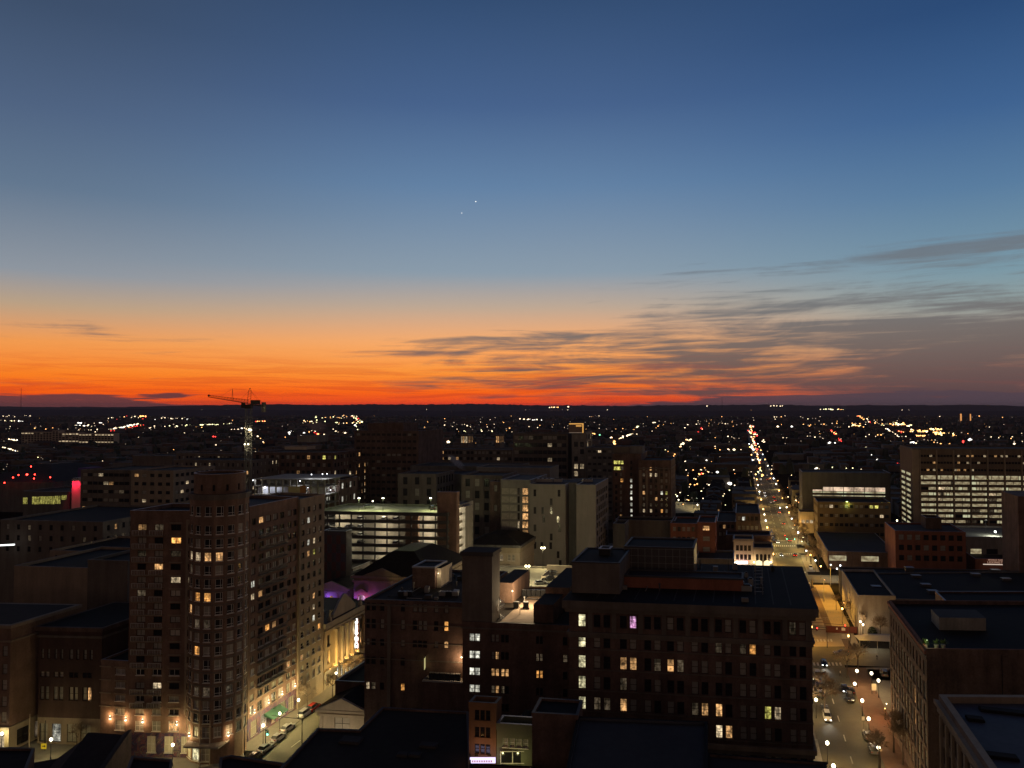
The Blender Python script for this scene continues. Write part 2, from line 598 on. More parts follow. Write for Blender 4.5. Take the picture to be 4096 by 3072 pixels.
class Bld:
    """one building: root Empty, wall mesh with real openings, windows, roof, parapet"""
    def __init__(s, name, poly, label, cat, group=None):
        s.poly = [Vector((p[0], p[1], 0)) for p in poly]
        s.org = s.poly[0].copy()
        if s.org.y > 300 and len(poly) > 3: BIGP.append([Vector(q) for q in s.poly])
        s.root = empty(name, s.org, label=label, cat=cat, group=group)
        s.wins = []

    def part(s):
        return MB(s.org)

    def walls(s, z0, z1, m, spec={}, poly=None, name='wall', dp=.22, fr=FRAMED, skip=(), sub=False):
        poly = poly or s.poly
        b = s.part()
        n = len(poly)
        for e in range(n):
            if e in skip: continue
            A, B = poly[e], poly[(e + 1) % n]
            L = (B - A).length
            d = (B - A).normalized()
            out = Vector((d.y, -d.x, 0))
            P = lambda u, z, o=0.0: A + d * u + Vector((0, 0, z)) - out * o
            bands = sorted(spec.get(e, []), key=lambda q: q[0])
            zc = z0
            for bd in bands:
                zl, zh, cols = bd[0], bd[1], bd[2]
                style = bd[3] if len(bd) > 3 else 'dh'
                f2 = bd[4] if len(bd) > 4 and bd[4] else fr
                if zl < zc + .01 or zh > z1 - .01: continue
                b.face([P(0, zc), P(L, zc), P(L, zl), P(0, zl)], m)
                uc = 0
                for c in sorted(cols):
                    u0, u1, g = c
                    if u0 < uc + .03 or u1 > L - .03: continue
                    b.face([P(uc, zl), P(u0, zl), P(u0, zh), P(uc, zh)], m)
                    b.face([P(u0, zl), P(u0, zl, dp), P(u0, zh, dp), P(u0, zh)], m)
                    b.face([P(u1, zl, dp), P(u1, zl), P(u1, zh), P(u1, zh, dp)], m)
                    b.face([P(u0, zh, dp), P(u1, zh, dp), P(u1, zh), P(u0, zh)], m)
                    b.face([P(u0, zl), P(u1, zl), P(u1, zl, dp), P(u0, zl, dp)], m)
                    pos = A + d * (u0 + u1) / 2 + Vector((0, 0, zl)) - s.org
                    s.wins.append((g, pos, math.atan2(d.y, d.x), u1 - u0, zh - zl, style, f2, dp, m, out.y < -.3, sub))
                    uc = u1
                b.face([P(uc, zl), P(L, zl), P(L, zh), P(uc, zh)], m)
                zc = zh
            b.face([P(0, zc), P(L, zc), P(L, z1), P(0, z1)], m)
        return b.build(name, s.root)

    def finish(s, most=100):
        ws = sorted(s.wins, key=lambda q: -((q[0] not in 'dc') * 4 + (q[0] == 'c') + q[3] * q[4] * .02 + q[10] + q[9]))
        for g, pos, rz, wd, ht, style, fr, dp, m, _, sub in ws[:most]:
            o = bpy.data.objects.new('window', win_mesh(wd, ht, style, g, fr, dp, m, not sub))
            o.parent = s.root
            o.location = pos
            o.rotation_euler = (0, 0, rz)
            COL.objects.link(o)
            if g == 'o': o['label'] = 'window glowing orange'
            elif g == 'p': o['label'] = 'window lit pink and violet'
            elif g in 'wkxys': o['label'] = 'lit window'
            if sub:
                p = bpy.data.objects.new('pane', pane_mesh(wd, ht, g, dp))
                p.parent = o
                COL.objects.link(p)
        rest = ws[most:]
        if rest:
            b = MB()
            for g, pos, rz, wd, ht, style, fr, dp, m, _, sub in rest:
                me = win_mesh(wd, ht, style, g, fr, dp, m)
                M = Matrix.Translation(pos) @ Matrix.Rotation(rz, 4, 'Z')
                for p in me.polygons:
                    b.face([M @ me.vertices[i].co for i in p.vertices], me.materials[p.material_index])
            b.build('window', s.root, kind='stuff')

    def roof(s, z, rm=None, par=.9, pm=None, cm=None, poly=None, th=.35, zs=None):
        """flat roof at z with a parapet standing par above it"""
        poly = poly or s.poly
        b = s.part()
        b.face([(p[0], p[1], z) for p in inset(poly, .02)], rm or ROOF)
        b.build('roof', s.root)
        if par > 0:
            b = s.part()
            o, i = inset(poly, -.06), inset(poly, th)
            n = len(poly)
            zz = z - .15
            for k in range(n):
                k1 = (k + 1) % n
                q = lambda L, kk, z_: (L[kk].x, L[kk].y, z_)
                b.face([q(o, k, zz), q(o, k1, zz), q(o, k1, z + par), q(o, k, z + par)], pm or COPD)
                b.face([q(i, k1, zz), q(i, k, zz), q(i, k, z + par), q(i, k1, z + par)], pm or COPD)
                b.face([q(o, k, z + par), q(o, k1, z + par), q(i, k1, z + par), q(i, k, z + par)], cm or COPING)
                b.face([q(o, k1, zz), q(o, k, zz), q(i, k, zz), q(i, k1, zz)], pm or COPD)
            b.build('parapet', s.root)

    def band(s, z0, z1, outm, m, name='cornice', poly=None, edges=None):
        """moulding that runs round the walls and stands proud of them"""
        poly = poly or s.poly
        b = s.part()
        o, i = inset(poly, -outm), inset(poly, .05)
        n = len(poly)
        for k in (edges if edges is not None else range(n)):
            k1 = (k + 1) % n
            b.hexa([(o[k].x, o[k].y, z0), (o[k1].x, o[k1].y, z0), (i[k1].x, i[k1].y, z0), (i[k].x, i[k].y, z0)],
                   [(o[k].x, o[k].y, z1), (o[k1].x, o[k1].y, z1), (i[k1].x, i[k1].y, z1), (i[k].x, i[k].y, z1)], m)
        return b.build(name, s.root)

    def hip(s, z, rise, m, over=.6, run=None, poly=None):
        poly = poly or s.poly
        b = s.part()
        o = inset(poly, -over)
        i = inset(poly, run or rise * 1.6)
        b.hexa([(p.x, p.y, z) for p in o], [(p.x, p.y, z + rise) for p in i], m)
        return b.build('roof', s.root)


def grid(A, B, z0, dz, n, h, cols, lit={}, p=.06, kinds='wkw', base='dc', r=R, style='dh', fr=None, pc=.35):
    """window rows: z0 is the sill of the lowest row; cols a list of (u0,u1) or (count, width, margin)"""
    L = (B - A).length
    if isinstance(cols, tuple):
        cnt, wd, mg = cols
        pitch = (L - 2 * mg) / cnt
        cols = [(mg + pitch * (k + .5) - wd / 2, mg + pitch * (k + .5) + wd / 2) for k in range(cnt)]
    out = []
    for k in range(n):
        row = []
        for c, (u0, u1) in enumerate(cols):
            g = lit.get((k, c))
            if g is None:
                g = r.choice(kinds) if r.random() < p else (base[1] if r.random() < pc else base[0])
            if g != '-': row.append((u0, u1, g))
        out.append((z0 + k * dz, z0 + k * dz + h, row, style, fr))
    return out


def simple(name, label, cat, pl, pr, D, ytop, depth, wall, rows=None, b=7.5, roof=None, par=.8, side=None, p=.05, kinds='wk', dz=3.4, ww=1.3, wh=1.7,
           nc=None, nside=None, z0=0, ztop=None, group=None, zr0=None, cop=None, fr=FRAMED, pc=.3, style='dh', most=100, sub=False, lit={}, back=False, cornice=None):
    poly = foot(pl, pr, D, depth, b)
    zt = ztop if ztop is not None else zat(ytop, D)
    B = Bld(name, poly, label, cat, group)
    A0, A1 = poly[0], poly[1]
    spec = {}
    n = rows if rows is not None else int((zt - par - 1.2) / dz)
    zf = zr0 if zr0 is not None else zt - par - .9 - wh - (n - 1) * dz
    if n > 0:
        L = (A1 - A0).length
        spec[0] = grid(A0, A1, zf, dz, n, wh, (nc or max(1, int(L / 3.2)), ww, .8), lit=lit, p=p, kinds=kinds, pc=pc, style=style, fr=fr)
        e = 1 if (poly[1].x / poly[1].y) < TA else 3
        if side != 0:
            Ls = depth
            spec[e] = grid(poly[e], poly[(e + 1) % 4], zf, dz, n, wh, (nside or max(1, int(Ls / 3.6)), ww, .8), p=p if side is None else side, kinds=kinds, pc=pc, style=style, fr=fr)
    B.walls(z0, zt - par, wall, spec, sub=sub)
    B.roof(zt - par, roof or ROOF, par, wall, cop or COPING)
    if cornice: B.band(zt - par - cornice, zt - par + .1, .45, wall)
    B.finish(most)
    B.zt = zt
    return B


ORD = ['first', 'second', 'third', 'fourth', 'fifth', 'sixth', 'seventh', 'eighth', 'ninth', 'tenth', 'eleventh', 'twelfth', 'thirteenth', 'fourteenth',
       'fifteenth', 'sixteenth', 'seventeenth', 'eighteenth', 'nineteenth', 'twentieth']


def ow(k):
    if k < 20: return ORD[k]
    tens = {2: 'twenty', 3: 'thirty', 4: 'forty', 5: 'fifty', 6: 'sixty'}[(k + 1) // 10]
    u = (k + 1) % 10
    return (tens[:-1] + 'ieth') if u == 0 else tens + '-' + ORD[u - 1]

# ================================================================== ground, streets, hills
GROUND = mat('ground_dark', (.014, .013, .013), rough=1, var=.5, scale=.03, spec=0)
b = MB()
b.face([(-9000, -200, -.02), (9000, -200, -.02), (26000, 14000, -.02), (-26000, 14000, -.02)], GROUND)
b.build('ground', kind='structure')


def strip(name, o0, o1, Y0, Y1, z, m, kind='structure', h=0.0):
    b = MB()
    P = [wline(o0, Y0), wline(o1, Y0), wline(o1, Y1), wline(o0, Y1)]
    if h:
        b.prism([(p.x, p.y) for p in P], z, z + h, m)
    else:
        b.face([(p.x, p.y, z) for p in P], m)
    return b.build(name, kind=kind)


def lot(name, pts, z, m, h=0.0, **kw):
    b = MB()
    if h: b.prism([(p[0], p[1]) for p in pts], z, z + h, m)
    else: b.face([(p[0], p[1], z) for p in pts], m)
    return b.build(name, kind='structure', **kw)


# the long street on the right: offsets from its reference line
strip('road', 17, 30.5, 60, 2600, .0, ASPHN)
strip('pavement', 12.6, 17, 60, 224, 0, WALK, h=.13)
strip('pavement', 30.5, 36.5, 60, 226, 0, BRWALK, h=.13)
strip('pavement', 36.5, 110, 184.2, 226, 0, WALK, h=.12)
strip('pavement', 12.6, 17, 252, 330, 0, WALK, h=.13)
strip('pavement', 12.6, 17, 356, 392, 0, WALK, h=.13)
strip('pavement', 30.5, 36.5, 356, 396, 0, WALK, h=.13)
strip('pavement', 12.6, 17, 426, 1400, 0, WALK, h=.13)
strip('pavement', 30.5, 36.5, 426, 1400, 0, WALK, h=.13)
# street on the left, past the apartment tower and the theatre
strip('road', -110.2, -97, 60, 420, .0, ASPHN)
strip('pavement', -116.5, -110.2, 172, 236, 0, WALK, h=.13)
strip('pavement', -97, -92.5, 60, 330, 0, WALK, h=.13)


def cross(name, Y, wd, x0, x1, z, m, h=0.0, b=7.5):
    c = cdir(b)
    P = wline(24, Y)
    a0, a1 = P + c * x0, P + c * x1
    return lot(name, [a0 - WD * wd / 2, a1 - WD * wd / 2, a1 + WD * wd / 2, a0 + WD * wd / 2], z, m, h)


cross('road', 238, 18, -80, 120, .004, ASPHN)          # cross street with the bus lane
cross('road', 343, 16, -260, 200, .004, ASPHN)
cross('road', 409, 17, -260, 200, .004, ASPHN)
cross('pavement', 251.5, 6.5, -80, 12.5, .004, PLAZA)
cross('pavement', 222, 9, 6.6, 24, .0, PLAZA, h=.12)
# pedestrian plaza with dark paving bands, between the street and the white hall
lot('plaza', [wline(18, 246), wline(38, 246), wline(38, 330), wline(18, 330)], .008, PLAZA)
lot('plaza_band', [wline(29, 262), wline(31.6, 262), wline(31.6, 326), wline(29, 326)], .013, PLAZAD)
for k in range(15):
    y = 264 + k * 4.2
    lot('plaza_band', [wline(19, y), wline(29, y), wline(29, y + 1.0), wline(19, y + 1.0)], .012, PLAZAD if k % 2 else BRWALK)
lot('plaza_band', [wline(33, 243), wline(35.4, 243), wline(35.4, 254), wline(33, 254)], .013, PLAZAD)
# street in front of the apartment tower
lot('pavement', [(-150, 160, 0), (-56.5, 156, 0), (-60.5, 173, 0), (-150, 181, 0)], .006, WALK)
lot('road', [(-170, 120, 0), (-30, 118, 0), (-43, 156.5, 0), (-170, 160, 0)], .004, ASPHN)


def dash(off, Y0, Y1, wd=.14, z=.02):
    b = MB()
    b.face([wline(off - wd, Y0) + Vector((0, 0, z)), wline(off + wd, Y0) + Vector((0, 0, z)), wline(off + wd, Y1) + Vector((0, 0, z)), wline(off - wd, Y1) + Vector((0, 0, z))], PAINT)
    b.build('lane_marking', kind='structure')


for off in (-103.6,):
    for k in range(10): dash(off, 128 + k * 11.5, 131.5 + k * 11.5)
for off in (23.7,):
    for k in range(9): dash(off, 122 + k * 11, 125.5 + k * 11)
for off in (21.4, 26.0):
    for k in range(22): dash(off, 430 + k * 14, 435 + k * 14, .18)


def zebra(Y, o0=17.5, o1=30, n=11, L=2.8, z=.024):
    b = MB()
    for k in range(n):
        o = o0 + (o1 - o0) * (k + .25) / n
        w_ = (o1 - o0) / n * .5
        b.face([wline(o, Y) + Vector((0, 0, z)), wline(o + w_, Y) + Vector((0, 0, z)), wline(o + w_, Y + L) + Vector((0, 0, z)), wline(o, Y + L) + Vector((0, 0, z))], PAINT)
    b.build('crosswalk', kind='structure')


for Y in (332, 353.5, 397.5, 420, 436, 228.0, 251.0): zebra(Y)
zebra(221, -110, -97.4)

# low wooded hills on the horizon
HILL = mat('hillside', (.075, .065, .085), rough=1, var=.3, scale=.002, spec=0)


def ridge(Y, amp, base, seed, x0, x1, n, depth):
    r = random.Random(seed)
    ph = [r.uniform(0, 6.3) for _ in range(8)]
    b = MB()
    pts = []
    for k in range(n + 1):
        x = x0 + (x1 - x0) * k / n
        u = x / Y
        z = base + amp * (.5 * math.sin(u * 3.1 + ph[0]) + .3 * math.sin(u * 8.3 + ph[1]) + .2 * math.sin(u * 19 + ph[2]) + .1 * math.sin(u * 47 + ph[3]))
        z += r.uniform(0, 1) ** 3 * 9 + r.uniform(0, 3)
        pts.append((x, z))
    for k in range(n):
        (xa, za), (xb, zb) = pts[k], pts[k + 1]
        b.face([(xa, Y, -5), (xb, Y, -5), (xb, Y, zb), (xa, Y, za)], HILL)
        b.face([(xa, Y, za), (xb, Y, zb), (xb, Y + depth, zb * .5), (xa, Y + depth, za * .5)], HILL)
        b.face([(xa, Y, -5), (xa, Y, za), (xa * .97, Y - depth * .35, -5), ], HILL) if k == 0 else None
        b.face([(xa, Y - depth * .35, -.5), (xb, Y - depth * .35, -.5), (xb, Y, zb), (xa, Y, za)], HILL)
    b.build('hills', kind='structure')


ridge(9500, 30, 80, 3, -12500, 12500, 900, 2200)
ridge(6200, 12, 40, 5, -8000, 8000, 700, 1500)

# ================================================================== the apartment tower on the left
tA = at(520, 2200, 169.4); tA.z = 0
tC = Vector((-66.7, 172.0, 0))
zt = 54.6
cF = cdir(3.5)
wA = Vector((-63.0, 168.6, 0))
A = tA
Bc = A + cF * ((wA.x - A.x) / cF.x)
Wl = lambda Y: Vector((-115.2 + TA * Y, Y, 0))
T = Bld('apartment_tower', [A, Bc], 'tall brick apartment tower with round glazed corner, balconies and a lit mural storefront', 'apartment building')
ZC = lambda k: 50.75 - 2.93 * k
rT = random.Random(21)


def pu(A_, B_, pairs):
    return [(edge_u(A_, B_, p0), edge_u(A_, B_, p1)) for p0, p1 in pairs]


fw = [A, Vector((-70.6, 168.9, 0)), Vector((-70.6, 181, 0)), A + WD * 13]
cb = pu(fw[0], fw[1], [(549, 583), (616, 651), (682, 722), (752, 774)])
litF = {(0, 0): 'w', (0, 1): 'i', (1, 2): 'o', (2, 0): 'i', (2, 2): 'i', (3, 1): 'w', (4, 2): 'k', (4, 3): 'k', (5, 0): 'i', (5, 2): 'm', (6, 3): 'i', (7, 3): 'i', (8, 2): 'm', (9, 0): 'c',
        (12, 1): 'k', (13, 2): 'c', (15, 2): 'w', (15, 3): 'w', (12, 0): 'c'}
bands = []
for k in range(16):
    zc = ZC(k)
    row = []
    for c in range(4):
        g = litF.get((k, c), 'c' if rT.random() < .5 else 'd')
        row.append((*cb[c], g))
    bal = k not in (11, 14, 15)
    if k == 15:
        bands.append((zc - 1.1, zc + 1.1, row, 'cross', FRAMEW))
    elif k == 13 or not bal:
        bands.append((zc - .55, zc + .75, row, 'slide', FRAMEW))
    else:
        bands.append((zc - .6, zc + .75, row, 'slide', None))
stripe0 = edge_u(fw[0], fw[1], 743)
T.walls(5.3, zt - .9, BRICK, {0: bands}, poly=fw, fr=FRAMED, sub=False)
# mural storefront at street level
MUR = bpy.data.materials.new('mural_paint')
MUR.use_nodes = True
g = NT(MUR.node_tree)
tcn = g.n('ShaderNodeTexCoord')
pa = g.noise(tcn.outputs['Object'], .33, 3, .6, 2.2)
pb = g.noise(tcn.outputs['Object'], .9, 3, .6, 1.5)
c = g.ramp(pa, [(.3, (.015, .01, .03, 1)), (.44, (.03, .016, .06, 1)), (.50, (.16, .05, .05, 1)), (.53, (.03, .02, .06, 1)), (.60, (.16, .12, .08, 1)), (.64, (.02, .012, .04, 1))])
c = g.mix(g.mapr(pb, .58, .64, 0, .6), c, (.04, .07, .16, 1))
pr = g.n('ShaderNodeBsdfPrincipled')
g.put(pr.inputs['Base Color'], c)
pr.inputs['Roughness'].default_value = .8
o_ = g.n('ShaderNodeOutputMaterial')
g.put(o_.inputs[0], pr.outputs[0])
cm = pu(fw[0], fw[1], [(597, 634), (666, 702), (732, 757)])
T.walls(0, 5.3, MUR, {0: [(1.0, 4.6, [(u0, u1, g_) for (u0, u1), g_ in zip(cm, 'mmm')], 'cross', FRAMEW)]}, poly=fw, name='mural_wall', fr=FRAMEW)
# pale stone strip beside the round corner
b = T.part()
d0 = (fw[1] - fw[0]).normalized(); out0 = Vector((d0.y, -d0.x, 0))
us = [edge_u(fw[0], fw[1], q) for q in (743, 752, 774, 786)]
for u0, u1 in ((us[0], us[1]), (us[2], us[3])):
    P0, P1 = fw[0] + d0 * u0, fw[0] + d0 * u1
    b.prism([P0 + out0 * .12, P1 + out0 * .12, P1 + out0 * .004, P0 + out0 * .004], 9.5, zt - 2.0, STONE)
for k in range(-1, 15):
    z1, z2 = (ZC(k + 1) + .8), (ZC(k) - .65 if k >= 0 else zt - 2.0)
    P0, P1 = fw[0] + d0 * us[1], fw[0] + d0 * us[2]
    b.prism([P0 + out0 * .12, P1 + out0 * .12, P1 + out0 * .004, P0 + out0 * .004], z1, z2, STONE)
b.build('stone_strip', T.root)
T.roof(zt - .9, ROOF, .9, BRICK, COPING, poly=fw)
# low five storey end of the front wing
lw = [at(404, 2700, 170.4).xy.to_3d(), A.copy(), A + WD * 12, at(404, 2700, 170.4).xy.to_3d() + WD * 12]
cl2 = pu(lw[0], lw[1], [(410, 447), (469, 507)])
bl2 = []
for k in (11, 12, 13, 14, 15):
    zc = ZC(k)
    if k == 15: bl2.append((zc - 1.1, zc + 1.1, [(*cl2[0], 'c'), (*cl2[1], 'c')], 'cross', FRAMEW))
    else: bl2.append((zc - .55, zc + .75, [(*cl2[0], 'c'), (*cl2[1], 'c')], 'slide', FRAMEW))
bl2.append((.9, 3.6, [(.6, 3.0, 'm'), (3.9, 6.2, 'i')], 'cross', FRAMEW))
T.walls(0, 20.6, BRICK, {0: bl2}, poly=lw, skip=(1,))
T.roof(20.6, ROOFD, .5, BRICK, COPING, poly=lw)
# lintel bands, balcony slabs and railings
for k in range(16):
    if k >= 15: continue
    for (c0, c1) in ((cb[2][0] - .35, cb[2][1] + .35),):
        P0, P1 = fw[0] + d0 * c0, fw[0] + d0 * c1
        b = T.part()
        b.prism([P0 + out0 * .07, P1 + out0 * .07, P1 + out0 * .003, P0 + out0 * .003], ZC(k) + .95, ZC(k) + 1.2, STONE)
        b.build('lintel', T.root)
    if k in (11, 12, 13, 14):
        dl = (lw[1] - lw[0]).normalized(); ol = Vector((dl.y, -dl.x, 0))
        for c in cl2:
            P0, P1 = lw[0] + dl * (c[0] - .3), lw[0] + dl * (c[1] + .3)
            b = T.part()
            b.prism([P0 + ol * .07, P1 + ol * .07, P1 + ol * .003, P0 + ol * .003], ZC(k) + .95, ZC(k) + 1.2, STONE)
            b.build('lintel', T.root)
for k in range(16):
    if k in (11, 14, 15): continue
    b = T.part()
    u0, u1 = cb[0][0] - .85, cb[1][1] + .25
    P0, P1 = fw[0] + d0 * u0, fw[0] + d0 * u1
    z = ZC(k) - 1.8
    b.prism([P0 + out0 * .9, P1 + out0 * .9, P1 + out0 * .003, P0 + out0 * .003], z, z + .22, STONE)
    for (ra, rb) in ((cb[0][0] - .85, cb[0][1] + .1), (cb[1][0] - .75, cb[1][1] + .2)):
        Q0, Q1 = fw[0] + d0 * ra + out0 * .84, fw[0] + d0 * rb + out0 * .84
        for t_ in range(9):
            q = Q0.lerp(Q1, t_ / 8)
            b.tube((q.x, q.y, z + .22), (q.x, q.y, z + 1.25), .035 if t_ % 4 else .06, .035 if t_ % 4 else .07, RAILL, 4)
        b.tube((Q0.x, Q0.y, z + 1.25), (Q1.x, Q1.y, z + 1.25), .06, .06, RAILL, 4)
    b.build('balcony', T.root)
# round corner
NS = 16
def ring(r, n=NS, c=tC, a0=0.0):
    return [c + Vector((r * math.cos(a0 + 2 * math.pi * k / n), r * math.sin(a0 + 2 * math.pi * k / n), 0)) for k in range(n)]
rp = ring(6.4, a0=math.pi / NS * .9)
specT = {}
front = [e for e in range(NS) if ((rp[e] + rp[(e + 1) % NS]) / 2 - tC).y < 1.0]
front.sort(key=lambda e: ((rp[e] + rp[(e + 1) % NS]) / 2).x)
litT = {(2, 1): 'k', (2, 2): 'k', (2, 3): 'k', (2, 4): 'w', (2, 5): 'w', (3, 2): 'i', (5, 3): 'o', (5, 4): 'o', (6, 2): 'w', (7, 4): 'i', (8, 2): 'm',
        (9, 3): 'o', (10, 3): 'c', (12, 4): 'i', (12, 3): 'i', (11, 1): 'i', (7, 3): 'i'}
for ci, e in enumerate(front):
    L = (rp[(e + 1) % NS] - rp[e]).length
    rows = [(ZC(-1) + 1.0 - .9, ZC(-1) + 1.0 + .9 + .3, [(.5, L - .5, 'd')], 'bay', FRAMEW)]
    for k in range(15):
        g_ = litT.get((k, ci), 'd' if rT.random() < .7 else 'c')
        rows.append((ZC(k) - .95, ZC(k) + .95, [(.5, L - .5, g_)], 'bay', FRAMEW))
    rows.append((ZC(15) - 1.1, ZC(15) + 1.1, [(.5, L - .5, 'c')], 'cross', FRAMEW))
    if ci in (2, 3, 4): rows.append((.6, 3.6, [(.25, L - .25, 's' if ci == 3 else 'm')], 'cross', FRAMEW))
    specT[e] = rows
T.walls(0, 58.4, BRICK, specT, poly=rp, fr=FRAMEW)
T.band(57.3, 58.5, .25, STONED, 'ring_cornice', poly=rp)
for k in (0, 1, 2, 3, 4, 5, 6, 7, 8, 9, 10, 11, 12, 13, 14):
    if k == 0: continue
    T.band(ZC(k) + 1.15, ZC(k) + 1.38, .08, STONED, 'floor_band', poly=rp, edges=front)
b = T.part()
b.face([(p.x, p.y, 58.5) for p in rp], ROOF)
b.build('roof', T.root)
rp2 = ring(5.55, 24)
T.walls(58.5, 62.9, BRICK, {e: [(59.2, 60.6, [(.45, 1.0, 'd')], 'dh', None)] for e in range(12, 24, 2)}, poly=rp2, name='drum', fr=FRAMED)
T.roof(62.4, ROOFD, .55, BRICK, COPING, poly=rp2)
# canopy over the corner entrance
b = T.part()
b.hexa([(-71.0, 164.0, 4.3), (-63.2, 163.4, 4.3), (-62.2, 167.4, 4.3), (-71.2, 167.6, 4.3)], [(-71.0, 164.0, 4.6), (-63.2, 163.4, 4.6), (-62.2, 167.4, 4.6), (-71.2, 167.6, 4.6)], CONC)
b.build('canopy', T.root)
# side wing along the street
P1, P2, P3 = Wl(176.4), Wl(195.6), Wl(207.2)
nW = Vector((-WD.y, WD.x, 0))
sw = [P1, P2, P2 + nW * 15, P1 + nW * 15]
L1 = (P2 - P1).length
sc = []
for c, (ux, wd_) in enumerate(((1.6, 1.5), (4.6, 1.9), (7.4, 1.9), (10.2, 1.9), (13.0, 1.9), (16.3, 1.6), (18.7, 1.5))):
    sc.append((ux - wd_ / 2, ux + wd_ / 2))
litS = {(5, 0): 'x', (5, 1): 'i', (6, 0): 'k', (6, 1): 'w', (9, 2): 'o', (9, 3): 'w', (12, 0): 'i', (8, 6): 'm', (3, 2): 'i', (0, 1): 'w', (11, 3): 'm', (10, 6): 'm', (13, 5): 'w', (12, 4): 'm', (11, 2): 'm'}
def sbands(cols, lit, r, style='slide'):
    out = []
    for k in range(16):
        row = [(u0, u1, lit.get((k, c), 'd' if r.random() < .55 else 'c')) for c, (u0, u1) in enumerate(cols)]
        h = .75 if k < 15 else 1.1
        out.append((ZC(k) - h, ZC(k) + h, row, style if k < 15 else 'cross', FRAMEW if k > 9 else None))
    return out
T.walls(5.3, zt - .9, BRICK, {0: sbands(sc, litS, rT)}, poly=sw, fr=FRAMED)
T.walls(0, 5.3, MUR, {0: [(.8, 4.2, [(1.2, 3.6, 'm'), (5, 7.4, 'k'), (9.4, 10.6, 'w'), (12.4, 15.2, 'c'), (16.4, 18.8, 'c')], 'cross', FRAMEW)]}, poly=sw, name='shop_wall', fr=FRAMEW)
T.roof(zt - .9, ROOFB, .8, BRICK, COPING, poly=sw)
sw2 = [P2 + nW * -.5, P3 + nW * -.5, P3 + nW * 14, P2 + nW * 14]
L2 = (P3 - P2).length
c2l = [(1.0 + k * 2.75, 2.35 + k * 2.75) for k in range(4)]
litS2 = {(1, 1): 'x', (3, 1): 'x', (3, 2): 'k', (4, 1): 'w', (4, 2): 'y', (8, 1): 'm', (8, 2): 'w', (9, 1): 'm', (10, 2): 'x', (11, 3): 'o', (9, 2): 'k', (13, 0): 'w'}
T.walls(0, 53.2, STONE, {0: sbands(c2l, litS2, rT, 'dh'), 3: sbands([(5.0, 6.3), (8, 9.3)], {}, rT)}, poly=sw2, fr=FRAMED)
T.roof(53.2, ROOFB, .7, STONE, COPD, poly=sw2)
# balconies on the side wing: slabs with low rails
for k in range(1, 14):
    b = T.part()
    dS = (P2 - P1).normalized(); oS = Vector((dS.y, -dS.x, 0))
    Q0, Q1 = P1 + dS * 3.2, P1 + dS * 14.5
    z = ZC(k) - 1.35
    b.prism([Q0 + oS * .9, Q1 + oS * .9, Q1 + oS * .003, Q0 + oS * .003], z, z + .18, STONED)
    for t_ in range(0, 33):
        q = Q0.lerp(Q1, t_ / 32) + oS * .85
        b.tube((q.x, q.y, z + .18), (q.x, q.y, z + 1.1), .025, .025, METAL, 3)
    b.tube(Q0 + oS * .85 + Vector((0, 0, z + 1.1)), Q1 + oS * .85 + Vector((0, 0, z + 1.1)), .035, .035, METAL, 4)
    b.build('balcony', T.root)
# green awning at the shop door
b = T.part()
q0, q1 = P1 + dS * 6.4, P1 + dS * 12.6
AWN = mat('awning_green', (.03, .09, .06), var=.1)
b.hexa([q0 + Vector((0, 0, 3.4)), q0 + oS * 2.6 + Vector((0, 0, 3.0)), q1 + oS * 2.6 + Vector((0, 0, 3.0)), q1 + Vector((0, 0, 3.4))],
       [q0 + Vector((0, 0, 4.1)), q0 + oS * 2.6 + Vector((0, 0, 3.1)), q1 + oS * 2.6 + Vector((0, 0, 3.1)), q1 + Vector((0, 0, 4.1))], AWN)
b.build('awning', T.root)
T.finish(100)


# ================================================================== lights of the place
def plight(parent, loc, power, col=(1, .85, .6), r=.15, spot=None):
    d = bpy.data.lights.new('lamp_light', 'SPOT' if spot else 'POINT')
    d.energy = power
    d.color = col
    d.shadow_soft_size = r
    o = bpy.data.objects.new('lamp_light', d)
    o.parent = parent
    o.location = loc
    if spot:
        d.spot_size = spot[1]
        d.spot_blend = .8
        o.rotation_euler = Vector(spot[0]).to_track_quat('-Z', 'Y').to_euler()
    COL.objects.link(o)
    return o


def wall_sconce(p, out, label, col=(1, .60, .26), power=60):
    r_ = empty('wall_lamp', p, label=label, cat='wall lamp', group='wall lamps on the apartment tower')
    b = MB()
    b.tube((out.x * .25, out.y * .25, -.25), (out.x * .25, out.y * .25, .25), .12, .12, METALD, 8)
    b.build('housing', r_)
    b = MB()
    b.ball((out.x * .25, out.y * .25, -.30), .17, GLOBE)
    b.ball((out.x * .25, out.y * .25, .30), .1, GLOBE)
    b.build('bulb', r_)
    plight(r_, (out.x * .5, out.y * .5, .65), power, col)
    plight(r_, (out.x * .5, out.y * .5, -.65), power, col)
    return r_


